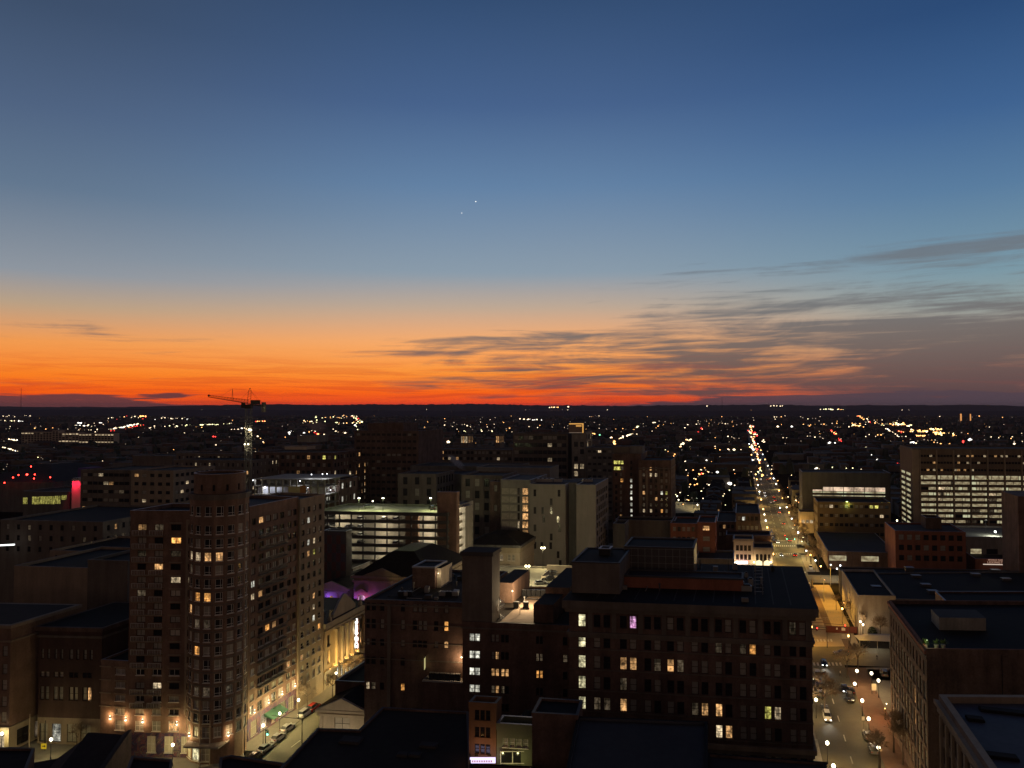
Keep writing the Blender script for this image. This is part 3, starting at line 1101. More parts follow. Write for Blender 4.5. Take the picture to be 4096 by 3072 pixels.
for k, (px, py) in enumerate([(452, 2871), (514, 2874), (581, 2880), (717, 2888)]):
    p = at(px, py, 169.6 - .25 * (k > 0))
    line = (lw if k == 0 else fw)
    if k == 1:
        line = lw
    dd = (line[1] - line[0]).normalized(); oo = Vector((dd.y, -dd.x, 0))
    u = edge_u(line[0], line[1], px)
    q = line[0] + dd * u + oo * .03
    wall_sconce(Vector((q.x, q.y, p.z)), oo, 'glowing wall lamp on the front of the brick apartment tower, %s from the left' % ow(k), power=120)
for k, Y in enumerate((178.5, 183.8, 189.2, 194.6)):
    q = Wl(Y) + oS * .04
    wall_sconce(Vector((q.x, q.y, 6.6 if k else 6.4)), oS, 'glowing wall lamp above the tower side shops, %s from the round corner' % ow(k), power=120)
for k, a_ in enumerate((-2.25, -.85)):
    q = tC + Vector((math.cos(a_), math.sin(a_), 0)) * 6.42
    wall_sconce(Vector((q.x, q.y, 6.0)), Vector((math.cos(a_), math.sin(a_), 0)), 'glowing wall lamp on the round corner above the entrance canopy, on its %s' % ('left', 'right')[k], power=70)


# ================================================================== the long brick office block in the middle
poly = foot(2277, 3250, 135, 33.5, 8.0, 2700)
M = Bld('office_block', poly, 'long dark brick office block with heavy stone cornice and a column of lit stair windows', 'office building')
A, B_ = M.poly[0], M.poly[1]
ZR = lambda k: 39.9 - 3.63 * k
pairs = [(2313, 2342)] + [p for c in (2407, 2512, 2609, 2700, 2797, 2892, 2989, 3087, 3188) for p in ((c - 33, c - 6), (c + 6, c + 33))]
mc = pu(A, B_, pairs)
rM = random.Random(5)
litM = {(0, 4): 'p', (0, 17): 'i', (2, 3): 'w', (2, 4): 'w', (2, 6): 'i', (2, 7): 'w', (2, 8): 'i', (1, 14): 'o', (1, 13): 'i', (1, 11): 'i', (4, 3): 'w', (4, 9): 'i', (4, 10): 'w', (4, 11): 'w', (4, 15): 'y', (4, 16): 'k',
        (5, 11): 'k', (5, 12): 'w', (3, 3): 'i', (4, 1): 'i', (4, 2): 'i', (5, 1): 'c', (5, 3): 'm'}
bands = []
for k in range(10):
    z = ZR(k)
    if k < 7:
        row = []
        for c, (u0, u1) in enumerate(mc):
            if c == 0: g_ = 's'
            else: g_ = litM.get((k, c), 'c' if rM.random() < (.35 if k < 4 else .7) else 'd')
            row.append((u0, u1, g_))
        bands.append((z - 1.1, z + 1.1, row, 'dh', None))
    else:
        bands.append((z - 1.1, z + 1.1, [(u0, u1, 'i' if rM.random() < .1 else 'c') for u0, u1 in mc], 'dh', None))
side = [(ZR(k) - 1.1, ZR(k) + 1.1, [(2 + j * 3.2, 3.2 + j * 3.2, 'c' if rM.random() < .3 else 'd') for j in range(9)], 'dh', None) for k in range(10)]
M.walls(0, 42.2, BRICKD, {0: bands, 1: side}, sub=True)
# stone attic storey facing, cornices
M.band(42.2, 43.6, 1.05, STONED, 'cornice')
M.band(41.5, 42.2, .6, STONED, 'cornice')
M.band(37.45, 37.95, .4, STONED, 'ledge')
M.band(36.95, 37.45, .2, STONED, 'ledge')
M.band(18.9, 19.7, .55, STONE, 'ledge')
M.band(18.2, 18.9, .25, STONED, 'ledge')
for k in range(1, 6): M.band(ZR(k) - 1.42, ZR(k) - 1.24, .13, STONED, 'string_course', edges=[0, 1])
b = M.part()
b.face([(p.x, p.y, 43.61) for p in inset(M.poly, -1.0)], ROOFD)
b.build('roof', M.root)
dM = (B_ - A).normalized(); oM = Vector((dM.y, -dM.x, 0))
for c in (2360, 2455, 2561, 2655, 2749, 2845, 2941, 3038, 3137, 3230):          # stone piers between the windows of the attic
    b = M.part()
    u = edge_u(A, B_, c)
    P0, P1 = A + dM * (u - .4), A + dM * (u + .4)
    b.prism([P0 + oM * .12, P1 + oM * .12, P1 + oM * .002, P0 + oM * .002], 37.96, 41.48, STONED)
    b.build('pier', M.root)
M.finish(100)
# roof structures
RZ = 43.62


def rbox(name, label, cat, pl, pr, D, ztop, depth, m, rm=None, z0=RZ, b_=8.0, par=.35, brick=None, group=None, cop=None):
    P = foot(pl, pr, D, depth, b_)
    o = empty(name, P[0], label=label, cat=cat, group=group)
    bb = MB(P[0])
    if brick:
        bb.prism(P, z0, z0 + brick[0], brick[1])
        bb.prism(inset(P, .01), z0 + brick[0], ztop, m)
    else:
        bb.prism(P, z0, ztop, m)
    bb.build('wall', o)
    bb = MB(P[0])
    i_ = inset(P, .3); q_ = inset(P, -.08)
    for k in range(4):
        k1 = (k + 1) % 4
        bb.hexa([(q_[k].x, q_[k].y, ztop + .002), (q_[k1].x, q_[k1].y, ztop + .002), (i_[k1].x, i_[k1].y, ztop + .002), (i_[k].x, i_[k].y, ztop + .002)],
                [(q_[k].x, q_[k].y, ztop + par), (q_[k1].x, q_[k1].y, ztop + par), (i_[k1].x, i_[k1].y, ztop + par), (i_[k].x, i_[k].y, ztop + par)], cop or COPD)
    bb.build('parapet', o)
    bb = MB(P[0])
    bb.face([(p.x, p.y, ztop + .06) for p in i_], rm or ROOFD)
    bb.build('roof', o)
    return o, P


PANEL = mat('panel_cladding', (.055, .05, .05), rough=.35, var=.2, scale=.6, spec=.6)
o, P = rbox('panelled_penthouse', 'dark panelled penthouse with brick base on the roof of the long office block', 'penthouse', 2497, 2775, 151.5, 49.6, 11, PANEL, brick=(1.3, BRICK))
bb = MB(P[0])
d_ = (P[1] - P[0]).normalized(); on = Vector((d_.y, -d_.x, 0)); L_ = (P[1] - P[0]).length
for k in range(11):
    q = P[0] + d_ * (L_ * k / 10) + on * .03
    bb.tube((q.x, q.y, 44.95), (q.x, q.y, 49.6), .05, .05, METAL, 4)
for k in range(4):
    z = 45.3 + k * 1.4
    bb.tube(P[0] + on * .05 + Vector((0, 0, z)), P[1] + on * .05 + Vector((0, 0, z)), .04, .04, METAL, 4)
bb.build('panel_joints', o)
rbox('brick_plant_room', 'long low red brick plant room on the roof of the office block', 'plant room', 2497, 2972, 143.6, 45.6, 5.6, BRICKR, rm=ROOFB, cop=COPD)
rbox('roof_pavilion', 'tall dark flat roofed penthouse at the left end of the office block roof', 'penthouse', 2287, 2478, 139.5, 49.1, 14.5, STONED, par=.25, cop=COPD)
rbox('plant_screen', 'small dark box on top of the left penthouse roof', 'plant box', 2395, 2440, 146, 50.4, 3, METALD, z0=49.17, par=.1, cop=COPING)
for k, (px, py, D, w_, d2, h_) in enumerate([(2985, 2345, 141, 1.9, 1.2, 1.0), (3002, 2335, 145, .9, .9, 1.3), (2985, 2286, 152, .6, .6, .9)]):
    p = at(px, py, D); p.z = RZ
    bb = MB(p)
    bb.obox(p, cdir(8), w_, d2, RZ, RZ + h_, METAL)
    bb.obox(p, cdir(8), w_ * .7, d2 * .7, RZ + h_ + .003, RZ + h_ + .25, METALD)
    bb.build('roof_vent', label='pale metal roof vent on the office block, %s' % ('widest, beside the brick plant room', 'standing just behind the widest one', 'the small one further back')[k], cat='roof vent')
p = at(2875, 2292, 151.5); p.z = RZ
bb = MB(p)
bb.obox(p, cdir(8), 4.8, .3, RZ + .002, RZ + .45, COPING)
bb.obox(p, cdir(8), 4.4, .16, RZ + .453, RZ + .6, METAL)
bb.build('duct', label='long pale metal duct on the roof behind the brick plant room', cat='duct')
for k in range(8):
    p = wline(5.5, 138 + k * 2.9) ; p = Vector((at(3035, 2300, 138 + k * 2.9).x, 138 + k * 2.9, RZ))
    bb = MB(p)
    for s_ in (-1, 1):
        bb.tube((p.x + s_ * .7, p.y, RZ), (p.x + s_ * .7, p.y, RZ + .55), .05, .05, METAL, 4)
    bb.tube((p.x - .85, p.y, RZ + .55), (p.x + .85, p.y, RZ + .55), .05, .05, METAL, 4)
    bb.build('pipe_support', label='small metal pipe rack on the office block roof, %s from the front edge' % ow(k), cat='pipe rack', group='pipe racks on the office block roof')

# ================================================================== brown building with the lit roof deck
poly = foot(1850, 2280, 150, 31, 7.5, 2600)
N = Bld('brown_building', poly, 'plain dark brown building with tall blank shaft, lit roof deck and four white stair windows', 'building')
A, B_ = N.poly[0], N.poly[1]
NZ = [zat(q, 150) for q in (2411, 2479, 2548, 2617, 2684, 2752)]
cN = pu(A, B_, [(1878, 1898), (1900, 1920), (1965, 1979), (1982, 1996), (2004, 2018), (2021, 2035), (2144, 2156), (2159, 2171), (2251, 2269)])
litN = {(2, 0): 'x', (2, 1): 'x', (3, 0): 'x', (3, 1): 'x', (4, 0): 'x', (4, 1): 'x', (5, 0): 'x', (5, 1): 'x', (4, 2): 'w', (4, 3): 'w', (4, 4): 'w', (4, 5): 'w', (3, 6): 'i', (3, 7): 'i', (4, 6): 'o', (4, 7): 'o',
        (3, 8): 'i', (5, 2): 'i', (5, 3): 'w', (3, 2): 'c', (5, 4): 'i', (3, 3): 'w', (2, 2): 'c', (2, 3): 'c'}
bands = []
for k in (2, 3, 4, 5):
    row = []
    for c, (u0, u1) in enumerate(cN):
        row.append((u0, u1, litN.get((k, c), 'd')))
    hh = .68 if False else .7
    bands.append((NZ[k] - .75, NZ[k] + .75, row, 'dh', None))
bands.append((NZ[5] - 4.2, NZ[5] - 2.7, [(u0, u1, 'd') for u0, u1 in cN], 'dh', None))
N.walls(0, 34.9, BRICKD, {0: bands}, sub=True)
N.band(34.0, 34.3, .2, STONED, 'cornice', edges=[0])
N.roof(34.9, ROOF, .5, BRICKD, COPD, th=.3)
sh = foot(1848, 1968, 150.3, 5, 7.5, 2300)
b = N.part()
b.prism(sh, 34.95, 48.3, STONED)
b.prism(inset(sh, -.3), 48.302, 49.1, COPD, ROOFD)
b.build('shaft', N.root)
rb = foot(2134, 2212, 150.6, 9, 7.5, 2400)
b = N.part()
b.prism(rb, 34.95, 38.6, BRICKD, ROOFD)
b.build('lift_house', N.root)
rb = foot(2182, 2278, 160.5, 20, 7.5, 2400)
b = N.part()
b.prism(rb, 34.95, 39.6, BRICKD, ROOFD)
b.build('lift_house', N.root)
rb = foot(1985, 2050, 166, 14, 7.5, 2400)
b = N.part()
b.prism(rb, 34.95, 39.3, BRICK, ROOF)
b.build('stair_house', N.root)
b = N.part()
fl = foot(2000, 2134, 151.2, 27, 7.5, 2420)
b.face([(p.x, p.y, 34.93) for p in fl], mat('deck_board', (.3, .22, .16), var=.2, scale=.4))
b.build('roof_deck', N.root)
N.finish(100)
DZ = 34.95
# white spiral stair
p = at(1999, 2440, 153.5); p.z = DZ
st = empty('spiral_stair', p, label='white spiral stair climbing from the lit roof deck', cat='stair')
b = MB()
b.tube((0, 0, 0), (0, 0, 4.2), .08, .08, METAL, 6)
for k in range(20):
    a = k * .42
    b.hexa([(0, 0, k * .2), (1.0 * math.cos(a), 1.0 * math.sin(a), k * .2), (1.0 * math.cos(a + .42), 1.0 * math.sin(a + .42), k * .2)],
           [(0, 0, k * .2 + .06), (1.0 * math.cos(a), 1.0 * math.sin(a), k * .2 + .06), (1.0 * math.cos(a + .42), 1.0 * math.sin(a + .42), k * .2 + .06)], FRAMEW)
b.build('steps', st)
b = MB()
for k in range(21):
    a = k * .42
    b.tube((1.0 * math.cos(a), 1.0 * math.sin(a), k * .2), (1.0 * math.cos(a), 1.0 * math.sin(a), k * .2 + .95), .025, .025, METAL, 4)
b.build('railing', st)
def acunit(px, py, D, z, label, w_=1.5, d_=1.1, h_=1.1, m=METALD, group=None):
    p = at(px, py, D); p.z = z
    o = empty('air_conditioner', p, rad(-8), label=label, cat='air conditioner', group=group)
    b = MB(); b.box(-w_ / 2, w_ / 2, -d_ / 2, d_ / 2, .12, h_, m)
    for sx in (-1, 1): b.box(sx * w_ * .4 - .06, sx * w_ * .4 + .06, -d_ / 2, d_ / 2, 0, .12, METALD)
    b.build('casing', o)
    b = MB()
    for sx in (-.25, .25):
        b.tube((sx * w_, 0, h_), (sx * w_, 0, h_ + .08), min(w_, d_) * .28, min(w_, d_) * .28, METAL, 10)
    b.build('fan', o)
    return o
acunit(2065, 2428, 161.5, DZ, 'grey air conditioner in the middle of the lit roof deck, nearer the stair', 1.1, 1.1, 1.3)
acunit(2104, 2428, 161.5, DZ, 'grey air conditioner in the middle of the lit roof deck, nearer the dark block', 1.1, 1.1, 1.3)
for k in range(5):
    acunit(2097 + k * 19, 2392, 171.5, DZ, 'dark air conditioner at the back of the lit deck, %s from left' % ow(k), .95, 1.2, 1.4, group='air conditioners along the back of the roof deck')
p = at(2080, 2450, 157); p.z = DZ
b = MB(p)
b.tube(p, p + Vector((0, 0, 1.3)), .09, .09, METAL, 6)
b.tube(p + Vector((0, 0, 1.3)), p + Vector((-.3, 0, 1.45)), .09, .14, METAL, 6)
b.build('vent_pipe', label='short vent pipe standing alone on the lit roof deck', cat='vent pipe')


def lamp(name, p, label, globe=GLOBE, power=400, col=(1, .84, .55), h=4.5, r=.2, style='globe', cat='street lamp', group=None, gs=None):
    o = empty(name, (p[0], p[1], p[2] if len(p) > 2 else .1), label=label, cat=cat, group=group)
    b = MB()
    if style == 'globe':
        b.tube((0, 0, 0), (0, 0, .7), .14, .09, METALD, 8)
        b.tube((0, 0, .7), (0, 0, h - .25), .07, .05, METALD, 8)
        b.tube((0, 0, h - .25), (0, 0, h - .12), .12, .16, METALD, 8)
        b.build('pole', o)
        b = MB()
        b.ball((0, 0, h + .12), gs or .24, globe, 10, 7, 1.15)
        b.build('globe', o)
        plight(o, (0, 0, h - .45), power, col, r)
    elif style == 'arm':
        a = WD if gs is None else Vector(gs)
        b.tube((0, 0, 0), (0, 0, h), .12, .07, METAL, 8)
        b.tube((0, 0, h), (a.x * 1.1, a.y * 1.1, h + .45), .05, .04, METAL, 6)
        b.tube((a.x * 1.1, a.y * 1.1, h + .45), (a.x * 2.2, a.y * 2.2, h + .5), .04, .04, METAL, 6)
        b.build('pole', o)
        b = MB()
        b.obox((a.x * 2.5, a.y * 2.5), a, .8, .32, h + .43, h + .58, METAL)
        b.build('head', o)
        b = MB()
        b.obox((a.x * 2.5, a.y * 2.5), a, .6, .26, h + .36, h + .428, globe)
        b.build('lens', o)
        plight(o, (a.x * 2.5, a.y * 2.5, h + .15), power, col, r, spot=((0, 0, -1), rad(150)))
    elif style == 'flood':
        b.tube((0, 0, 0), (0, 0, h), .08, .06, METALD, 8)
        b.box(-.3, .3, -.12, .12, h, h + .12, METALD)
        b.build('pole', o)
        b = MB()
        fr_ = .42 if power > 5000 else .22
        b.ball((-fr_ * 1.25, -.05, h + .15 + fr_), fr_, globe)
        b.ball((fr_ * 1.25, -.05, h + .15 + fr_), fr_, globe)
        b.build('bulb', o)
        plight(o, (0, -.1, h - .35), power, col, r)
    return o


def wlamp(px, py, D, label, globe=GLOBE, power=150, col=(1, .8, .5), r=.13, z=None, off=(0, -.5), name='wall_lamp', cat='wall lamp', group=None, drop=.35):
    p = at(px, py, D)
    if z is not None: p.z = z
    o = empty(name, p, label=label, cat=cat, group=group)
    b = MB(); b.tube((0, .25, .06), (0, 0, .12), .04, .05, METALD, 6); b.ball((0, 0, .12), r * .7, METALD, 6, 4); b.build('bracket', o)
    b = MB(); b.ball((0, 0, -.05), r, globe); b.build('bulb', o)
    plight(o, (off[0], off[1], -drop), power, col, .1)
    return o


wlamp(1975, 2349, 158, 'bright wall lamp on the blank brown shaft beside the roof deck', power=300, off=(.6, -.4))
wlamp(2050, 2363, 165.4, 'bright wall lamp on the stair house corner of the roof deck', power=3600, col=(1, .74, .42), off=(3.2, -3.0), drop=-.6)
wlamp(2000, 2404, 155, 'lamp over the white spiral stair', power=260, off=(.3, -.5))

# ================================================================== dark brick building left of the shaft
poly = foot(1459, 1853, 156, 30, 7.5, 2500)
G = Bld('brick_building', poly, 'wide dark brick building with pale blinds, left of the tall blank shaft', 'building')
A, B_ = G.poly[0], G.poly[1]
cG = pu(A, B_, [(1466, 1480), (1487, 1504), (1522, 1538), (1604, 1620), (1652, 1669), (1673, 1689), (1692, 1709), (1737, 1754), (1777, 1794)])
litG = {(1, 2): 'c', (1, 5): 'c', (1, 6): 'c', (2, 8): 'w', (2, 7): 'c', (2, 3): 'c', (2, 0): 'c', (1, 3): 'c', (4, 3): 'o', (4, 2): 'd', (4, 0): 'k', (4, 1): 'i', (0, 4): 'c', (0, 5): 'c', (0, 6): 'c', (0, 7): 'c', (0, 8): 'c', (1, 8): 'o'}
bands = []
for k, (q0, q1) in enumerate([(2410, 2441), (2474, 2512), (2553, 2580), (2625, 2655), (2727, 2756)]):
    row = []
    for c, (u0, u1) in enumerate(cG):
        if k == 3 and c > 3: continue
        if k == 4 and c > 3: continue
        row.append((u0, u1, litG.get((k, c), 'd')))
    bands.append((zat(q1, 156), zat(q0, 156), row, 'dh', None))
G.walls(0, 37.8, BRICKD, {0: bands}, sub=True)
for z_ in (33.3, 29.6, 26.2): G.band(z_ - .1, z_ + .1, .12, STONED, 'string_course', edges=[0])
G.band(37.0, 37.35, .25, STONED, 'cornice', edges=[0, 1])
G.roof(37.8, ROOF, .45, BRICKD, COPD)
b = G.part()
q = wline(0, 0)
dG = (B_ - A).normalized(); oG = Vector((dG.y, -dG.x, 0))
u = edge_u(A, B_, 1558)
b.prism([A + dG * (u - .35) + oG * .3, A + dG * (u + .35) + oG * .3, A + dG * (u + .35) + oG * .002, A + dG * (u - .35) + oG * .002], 12, 37.4, STONED)
b.build('flue', G.root)
G.finish(100)
rbox('penthouse', 'boxy brick penthouse with one lit cream side on the dark brick building', 'penthouse', 1650, 1740, 167, 42.3, 7, BRICKD, z0=37.83, b_=7.5, brick=None, cop=COPING)
wl = empty('pale_stair_house', at(1741, 2300, 168.5), label='narrow pale stair house against the boxy penthouse', cat='stair house')
P = foot(1742, 1765, 167.5, 6.5, 7.5, 2300)
bb = MB(wl.location); bb.prism(P, 37.83, 42.1, CREAM, ROOF); bb.build('wall', wl)
wlamp(1753, 2292, 166.9, 'small lamp on the pale stair house', power=45, r=.07, off=(.3, -.7))
for k in range(6):
    acunit(1605 + (k % 3) * 16 if k < 3 else 1770 + (k % 3) * 26, 2345 if k < 3 else 2352, 160, 37.83, 'dark roof unit on the wide brick building, %s of six from the left' % ow(k), 1.3, 1.0, 1.0, m=METAL if k % 2 else METALD, group='roof units on the wide brick building')
# low annex with condensers in front of it
o, P = rbox('annex', 'low annex roof crowded with condensers below the brick building, lit by a wall lamp', 'annex', 1692, 1852, 151.6, 23.0, 4.0, BRICKD, z0=0, b_=7.5, rm=WALK, cop=COPING, par=.3)
for k in range(6):
    acunit(1727 + k * 21, 2690, 152.6 - k * .17, 23.07, 'black condenser on the lit annex roof, %s from the left' % ow(k), .95, 1.0, 1.35, group='condensers on the annex roof')
wlamp(1846, 2628, 152.7, 'wall lamp shining down on the annex condensers', power=420, col=(1, .68, .36), off=(-.2, -.8))
o = empty('hanging_sign', at(1700, 2648, 154), label='pale yellow lit sign panel jutting from the brick wall above the annex', cat='sign')
b = MB(); b.box(-.06, .06, -1.0, 1.0, -1.2, 1.1, emit('sign_panel', (.9, .8, .35), .55)); ob = b.build('panel', o)
b = MB(); b.box(-.09, .09, -1.06, 1.06, 1.101, 1.2, METALD); b.box(-.09, .09, -1.06, 1.06, -1.3, -1.201, METALD); b.box(-.09, .09, 1.001, 1.8, .5, .6, METALD); b.build('frame', o)

# ================================================================== theatre with the upright lit sign
TW = lambda off, Y: Vector((off + TA * Y, Y, 0))
q0, q1 = TW(-115.0, 208), TW(-115.0, 231)
poly = [q0, q1, q1 + nW * 24, q0 + nW * 24]
H_ = Bld('theatre', poly, 'ornate pale stone theatre lit gold from below, with columns and a steep parapet', 'theatre')
L_ = (q1 - q0).length
dT = (q1 - q0).normalized(); oT = Vector((dT.y, -dT.x, 0))
H_.walls(0, 17.2, LIME, {0: [(.6, 4.0, [(1.2, 2.6, 'w')] + [(7 + k * 2.3, 8.3 + k * 2.3, 'x') for k in range(5)], 'cross', None),
                            (6.6, 10.2, [(1.6, 3.0, 'w')] + [(6.3 + k * 3.1, 8.0 + k * 3.1, 'w') for k in range(4)] + [(20.4, 21.8, 'w')], 'cross', None),
                            (11.4, 14.6, [(1.6, 3.0, 'd')] + [(6.3 + k * 3.1, 8.0 + k * 3.1, 'd') for k in range(4)] + [(20.4, 21.8, 'd')], 'arch', None)]}, dp=.5)
H_.band(15.6, 16.2, .5, LIME, 'cornice')
H_.band(17.2, 18.4, 1.0, LIME, 'cornice')
H_.band(4.6, 5.3, .6, LIME, 'ledge')
for k in range(6):
    b = H_.part()
    c = q0 + dT * (5.4 + k * 3.1) + oT * .75
    b.tube((c.x, c.y, 6.0), (c.x, c.y, 14.9), .52, .44, LIME, 12)
    b.obox(c, dT, 1.4, 1.4, 5.31, 6.0, LIME)
    b.obox(c, dT, 1.3, 1.3, 14.9, 15.59, LIME)
    b.build('column', H_.root)
b = H_.part()
b.face([(p.x, p.y, 18.41) for p in inset(H_.poly, -.9)], ROOFB)
b.build('roof', H_.root)
b = H_.part()
u0, um, u1, th = 4.8, 11.0, 17.4, .6
for (ua, za, ub, zb) in ((u0, 19.4, um - 2.5, 22.6), (um - 2.5, 22.6, um, 24.0), (um, 24.0, um + 2.5, 22.6), (um + 2.5, 22.6, u1, 19.4)):
    pa, pb = q0 + dT * ua, q0 + dT * ub
    b.hexa([(pa.x, pa.y, 18.42), (pb.x, pb.y, 18.42), *( (pb - oT * th)[:2] + (18.42,), (pa - oT * th)[:2] + (18.42,))],
           [(pa.x, pa.y, za), (pb.x, pb.y, zb), (pb - oT * th)[:2] + (zb,), (pa - oT * th)[:2] + (za,)], LIME, COPING)
b.build('pediment', H_.root)
b = H_.part()
for u in (2.4, 19.6):
    c = q0 + dT * u + oT * .3
    b.obox(c, dT, .9, .9, 18.42, 19.3, LIME)
    b.tube((c.x, c.y, 19.3), (c.x, c.y, 20.9), .38, .2, LIME, 8)
    b.ball((c.x, c.y, 21.2), .26, LIME)
    b.tube((c.x, c.y, 20.6), (c.x + oT.x * .9, c.y + oT.y * .9, 21.5), .1, .06, LIME, 6)
b.build('roof_figures', H_.root)
b = H_.part()
pa, pb = q0 + dT * 8, q0 + dT * 19
b.hexa([pa + Vector((0, 0, 4.3)), pa + oT * 2.6 + Vector((0, 0, 4.1)), pb + oT * 2.6 + Vector((0, 0, 4.1)), pb + Vector((0, 0, 4.3))],
       [pa + Vector((0, 0, 4.75)), pa + oT * 2.6 + Vector((0, 0, 4.4)), pb + oT * 2.6 + Vector((0, 0, 4.4)), pb + Vector((0, 0, 4.75))], METALD)
b.build('canopy', H_.root)
H_.finish(100)
for k, (u, pw, col) in enumerate([(1.5, 260, (1, .55, .12)), (4.2, 500, (1, .55, .12)), (7.0, 260, (1, .6, .2)), (10.2, 200, (1, .6, .2)), (13.4, 260, (1, .55, .15)), (17, 500, (1, .58, .16)), (20.5, 500, (1, .55, .12))]):
    c = q0 + dT * u + oT * .95
    o = empty('uplight', (c.x, c.y, 5.32), label='gold uplight on the theatre ledge, %s from the brick tower' % ow(k), cat='uplight', group='uplights on the theatre ledge')
    b = MB(); b.tube((0, 0, 0), (0, 0, .22), .14, .18, METALD, 8); b.build('housing', o)
    b = MB(); b.ball((0, 0, .24), .10, GLOBEO, 6, 4); b.build('lens', o)
    plight(o, (0, 0, .7), pw * 8.5, col, .1)
# upright sign reading EVERYMAN
c = q0 + dT * 15.5 + oT * .6
sg = empty('theatre_sign', (c.x, c.y, 6.6), label='tall upright theatre sign with glowing white letters spelling EVERYMAN', cat='sign')
b = MB()
b.box(-.1, 1.55, -.14, .14, 9.0, 9.15, METALD); b.box(-.1, 1.55, -.14, .14, 0, .15, METALD)
for x in (-.1, 1.45): b.box(x, x + .1, -.14, .14, .151, 8.999, METALD)
for z in (2.3, 4.6, 6.9): b.box(-.7, -.101, -.05, .05, z, z + .1, METALD)
b.build('frame', sg)
b = MB(); b.box(0.002, 1.448, .0, .1, .152, 8.998, mat('sign_board', (.15, .05, .03), var=0)); b.build('board', sg)
for k, ch in enumerate('EVERYMAN'):
    text_mesh('letter', ch, 1.42, SIGNW, sg, (.72, -.06, 9.15 - (k + 1) * 1.1 + .05), offset=.055)
plight(sg, (.7, -1.6, 6), 60, (1, .9, .75), .3)

# ================================================================== pale temple fronts behind the theatre, lit violet
def pediment_house(name, label, pl, pr, D, zt, rise, wall, depth, cat='building', b=7.5, rm=ROOFD, cols=4, win='o', ww=1.2, wh=2.6, z0=0, zw=None):
    poly = foot(pl, pr, D, depth, b)
    X = Bld(name, poly, label, cat)
    L = (poly[1] - poly[0]).length
    pitch = L / cols
    zw = zw if zw is not None else zt - 4.6
    X.walls(z0, zt, wall, {0: [(zw, zw + wh, [(pitch * (k + .5) - ww / 2, pitch * (k + .5) + ww / 2, win[k % len(win)]) for k in range(cols)], 'cross', None)]})
    X.band(zt - .9, zt - .45, .3, wall, 'cornice')
    X.band(zt - .05, zt + .45, .6, wall, 'cornice')
    b = X.part()
    d = (poly[1] - poly[0]).normalized(); o = Vector((d.y, -d.x, 0))
    a0, a1 = poly[0] + o * .5 - d * .5, poly[1] + o * .5 + d * .5
    m_ = (a0 + a1) / 2
    back = WD * depth
    b.hexa([a0 + Vector((0, 0, zt + .46)), a1 + Vector((0, 0, zt + .46)), m_ + Vector((0, 0, zt + .46 + rise))], [p - o * .8 for p in (a0 + Vector((0, 0, zt + .46)), a1 + Vector((0, 0, zt + .46)), m_ + Vector((0, 0, zt + .46 + rise)))], wall)
    b.build('pediment', X.root)
    b = X.part()
    z_ = Vector((0, 0, zt + .47))
    i0, i1, im = a0 - o * .82, a1 - o * .82, m_ - o * .82 + Vector((0, 0, rise - .1))
    for (p, q) in ((i0, im), (im, i1)):
        b.hexa([p + z_, q + z_, q + z_ + back, p + z_ + back], [p + z_ + Vector((0, 0, .12)), q + z_ + Vector((0, 0, .12)), q + z_ + back + Vector((0, 0, .12)), p + z_ + back + Vector((0, 0, .12))], rm)
    b.build('roof', X.root)
    for k in range(cols + 1):
        b = X.part()
        c = poly[0] + d * min(max(pitch * k, .5), L - .5) + o * .18
        b.obox(c, d, .7, .3, max(z0, zt - 9), zt - .91, wall)
        b.build('pilaster', X.root)
    X.finish()
    return X


Xp = pediment_house('temple_hall', 'pale temple fronted hall lit violet, beside the brick tower', 1262, 1392, 250, 17.5, 2.4, CREAM, 20, cols=3, win='cwo')
for k, (px, pw) in enumerate([(1306, 900), (1345, 250)]):
    o = empty('uplight', at(px, 2404, 248.6), label='violet uplight below the temple front, %s' % ('left one', 'right one')[k], cat='uplight', group='violet uplights')
    o.location.z = 12.6
    b = MB(); b.tube((0, 0, 0), (0, 0, .25), .16, .2, METALD, 8); b.build('housing', o)
    b = MB(); b.ball((0, 0, .27), .12, emit('led_violet', (.22, .08, 1.0), 12), 6, 4); b.build('lens', o)
    plight(o, (0, 0, .9), pw, (.25, .1, 1.0), .2)
simple('flat_roofed_hall', 'low flat dark roofed hall between the tower and the theatre', 'building', 1255, 1360, 233, 2425, 11, STONED, rows=0, cop=COPD)
poly = foot(1416, 1720, 246, 34, 7.5)
X = Bld('music_hall', poly, 'wide stone music hall with dark hipped roof and a pink and violet arched doorway', 'theatre')
XA, XB = X.poly[0], X.poly[1]
X.walls(0, 22.3, STONE, {0: [(11.0, 16.7, [(1.3, 3.9, 'p'), (9, 10.6, 'c'), (14, 15.6, 'c'), (19, 20.6, 'c')], 'arch', None)]}, dp=.4)
X.band(20.9, 21.5, .4, STONE, 'cornice'); X.band(22.3, 23.0, .7, STONE, 'cornice')
X.hip(23.01, 6.5, ROOFD, over=.3, run=9)
dX = (XB - XA).normalized(); oX = Vector((dX.y, -dX.x, 0))
b = X.part()
for (u0, u1, z0_, rs) in ((.5, 4.7, 17.6, 1.3), (3.0, 16.0, 23.02, 2.6)):
    a0, a1 = XA + dX * u0 + oX * .5, XA + dX * u1 + oX * .5
    T3 = [a0 + Vector((0, 0, z0_)), a1 + Vector((0, 0, z0_)), (a0 + a1) / 2 + Vector((0, 0, z0_ + rs))]
    b.hexa(T3, [p - oX * .49 for p in T3], STONE)
b.build('pediment', X.root)
X.finish()
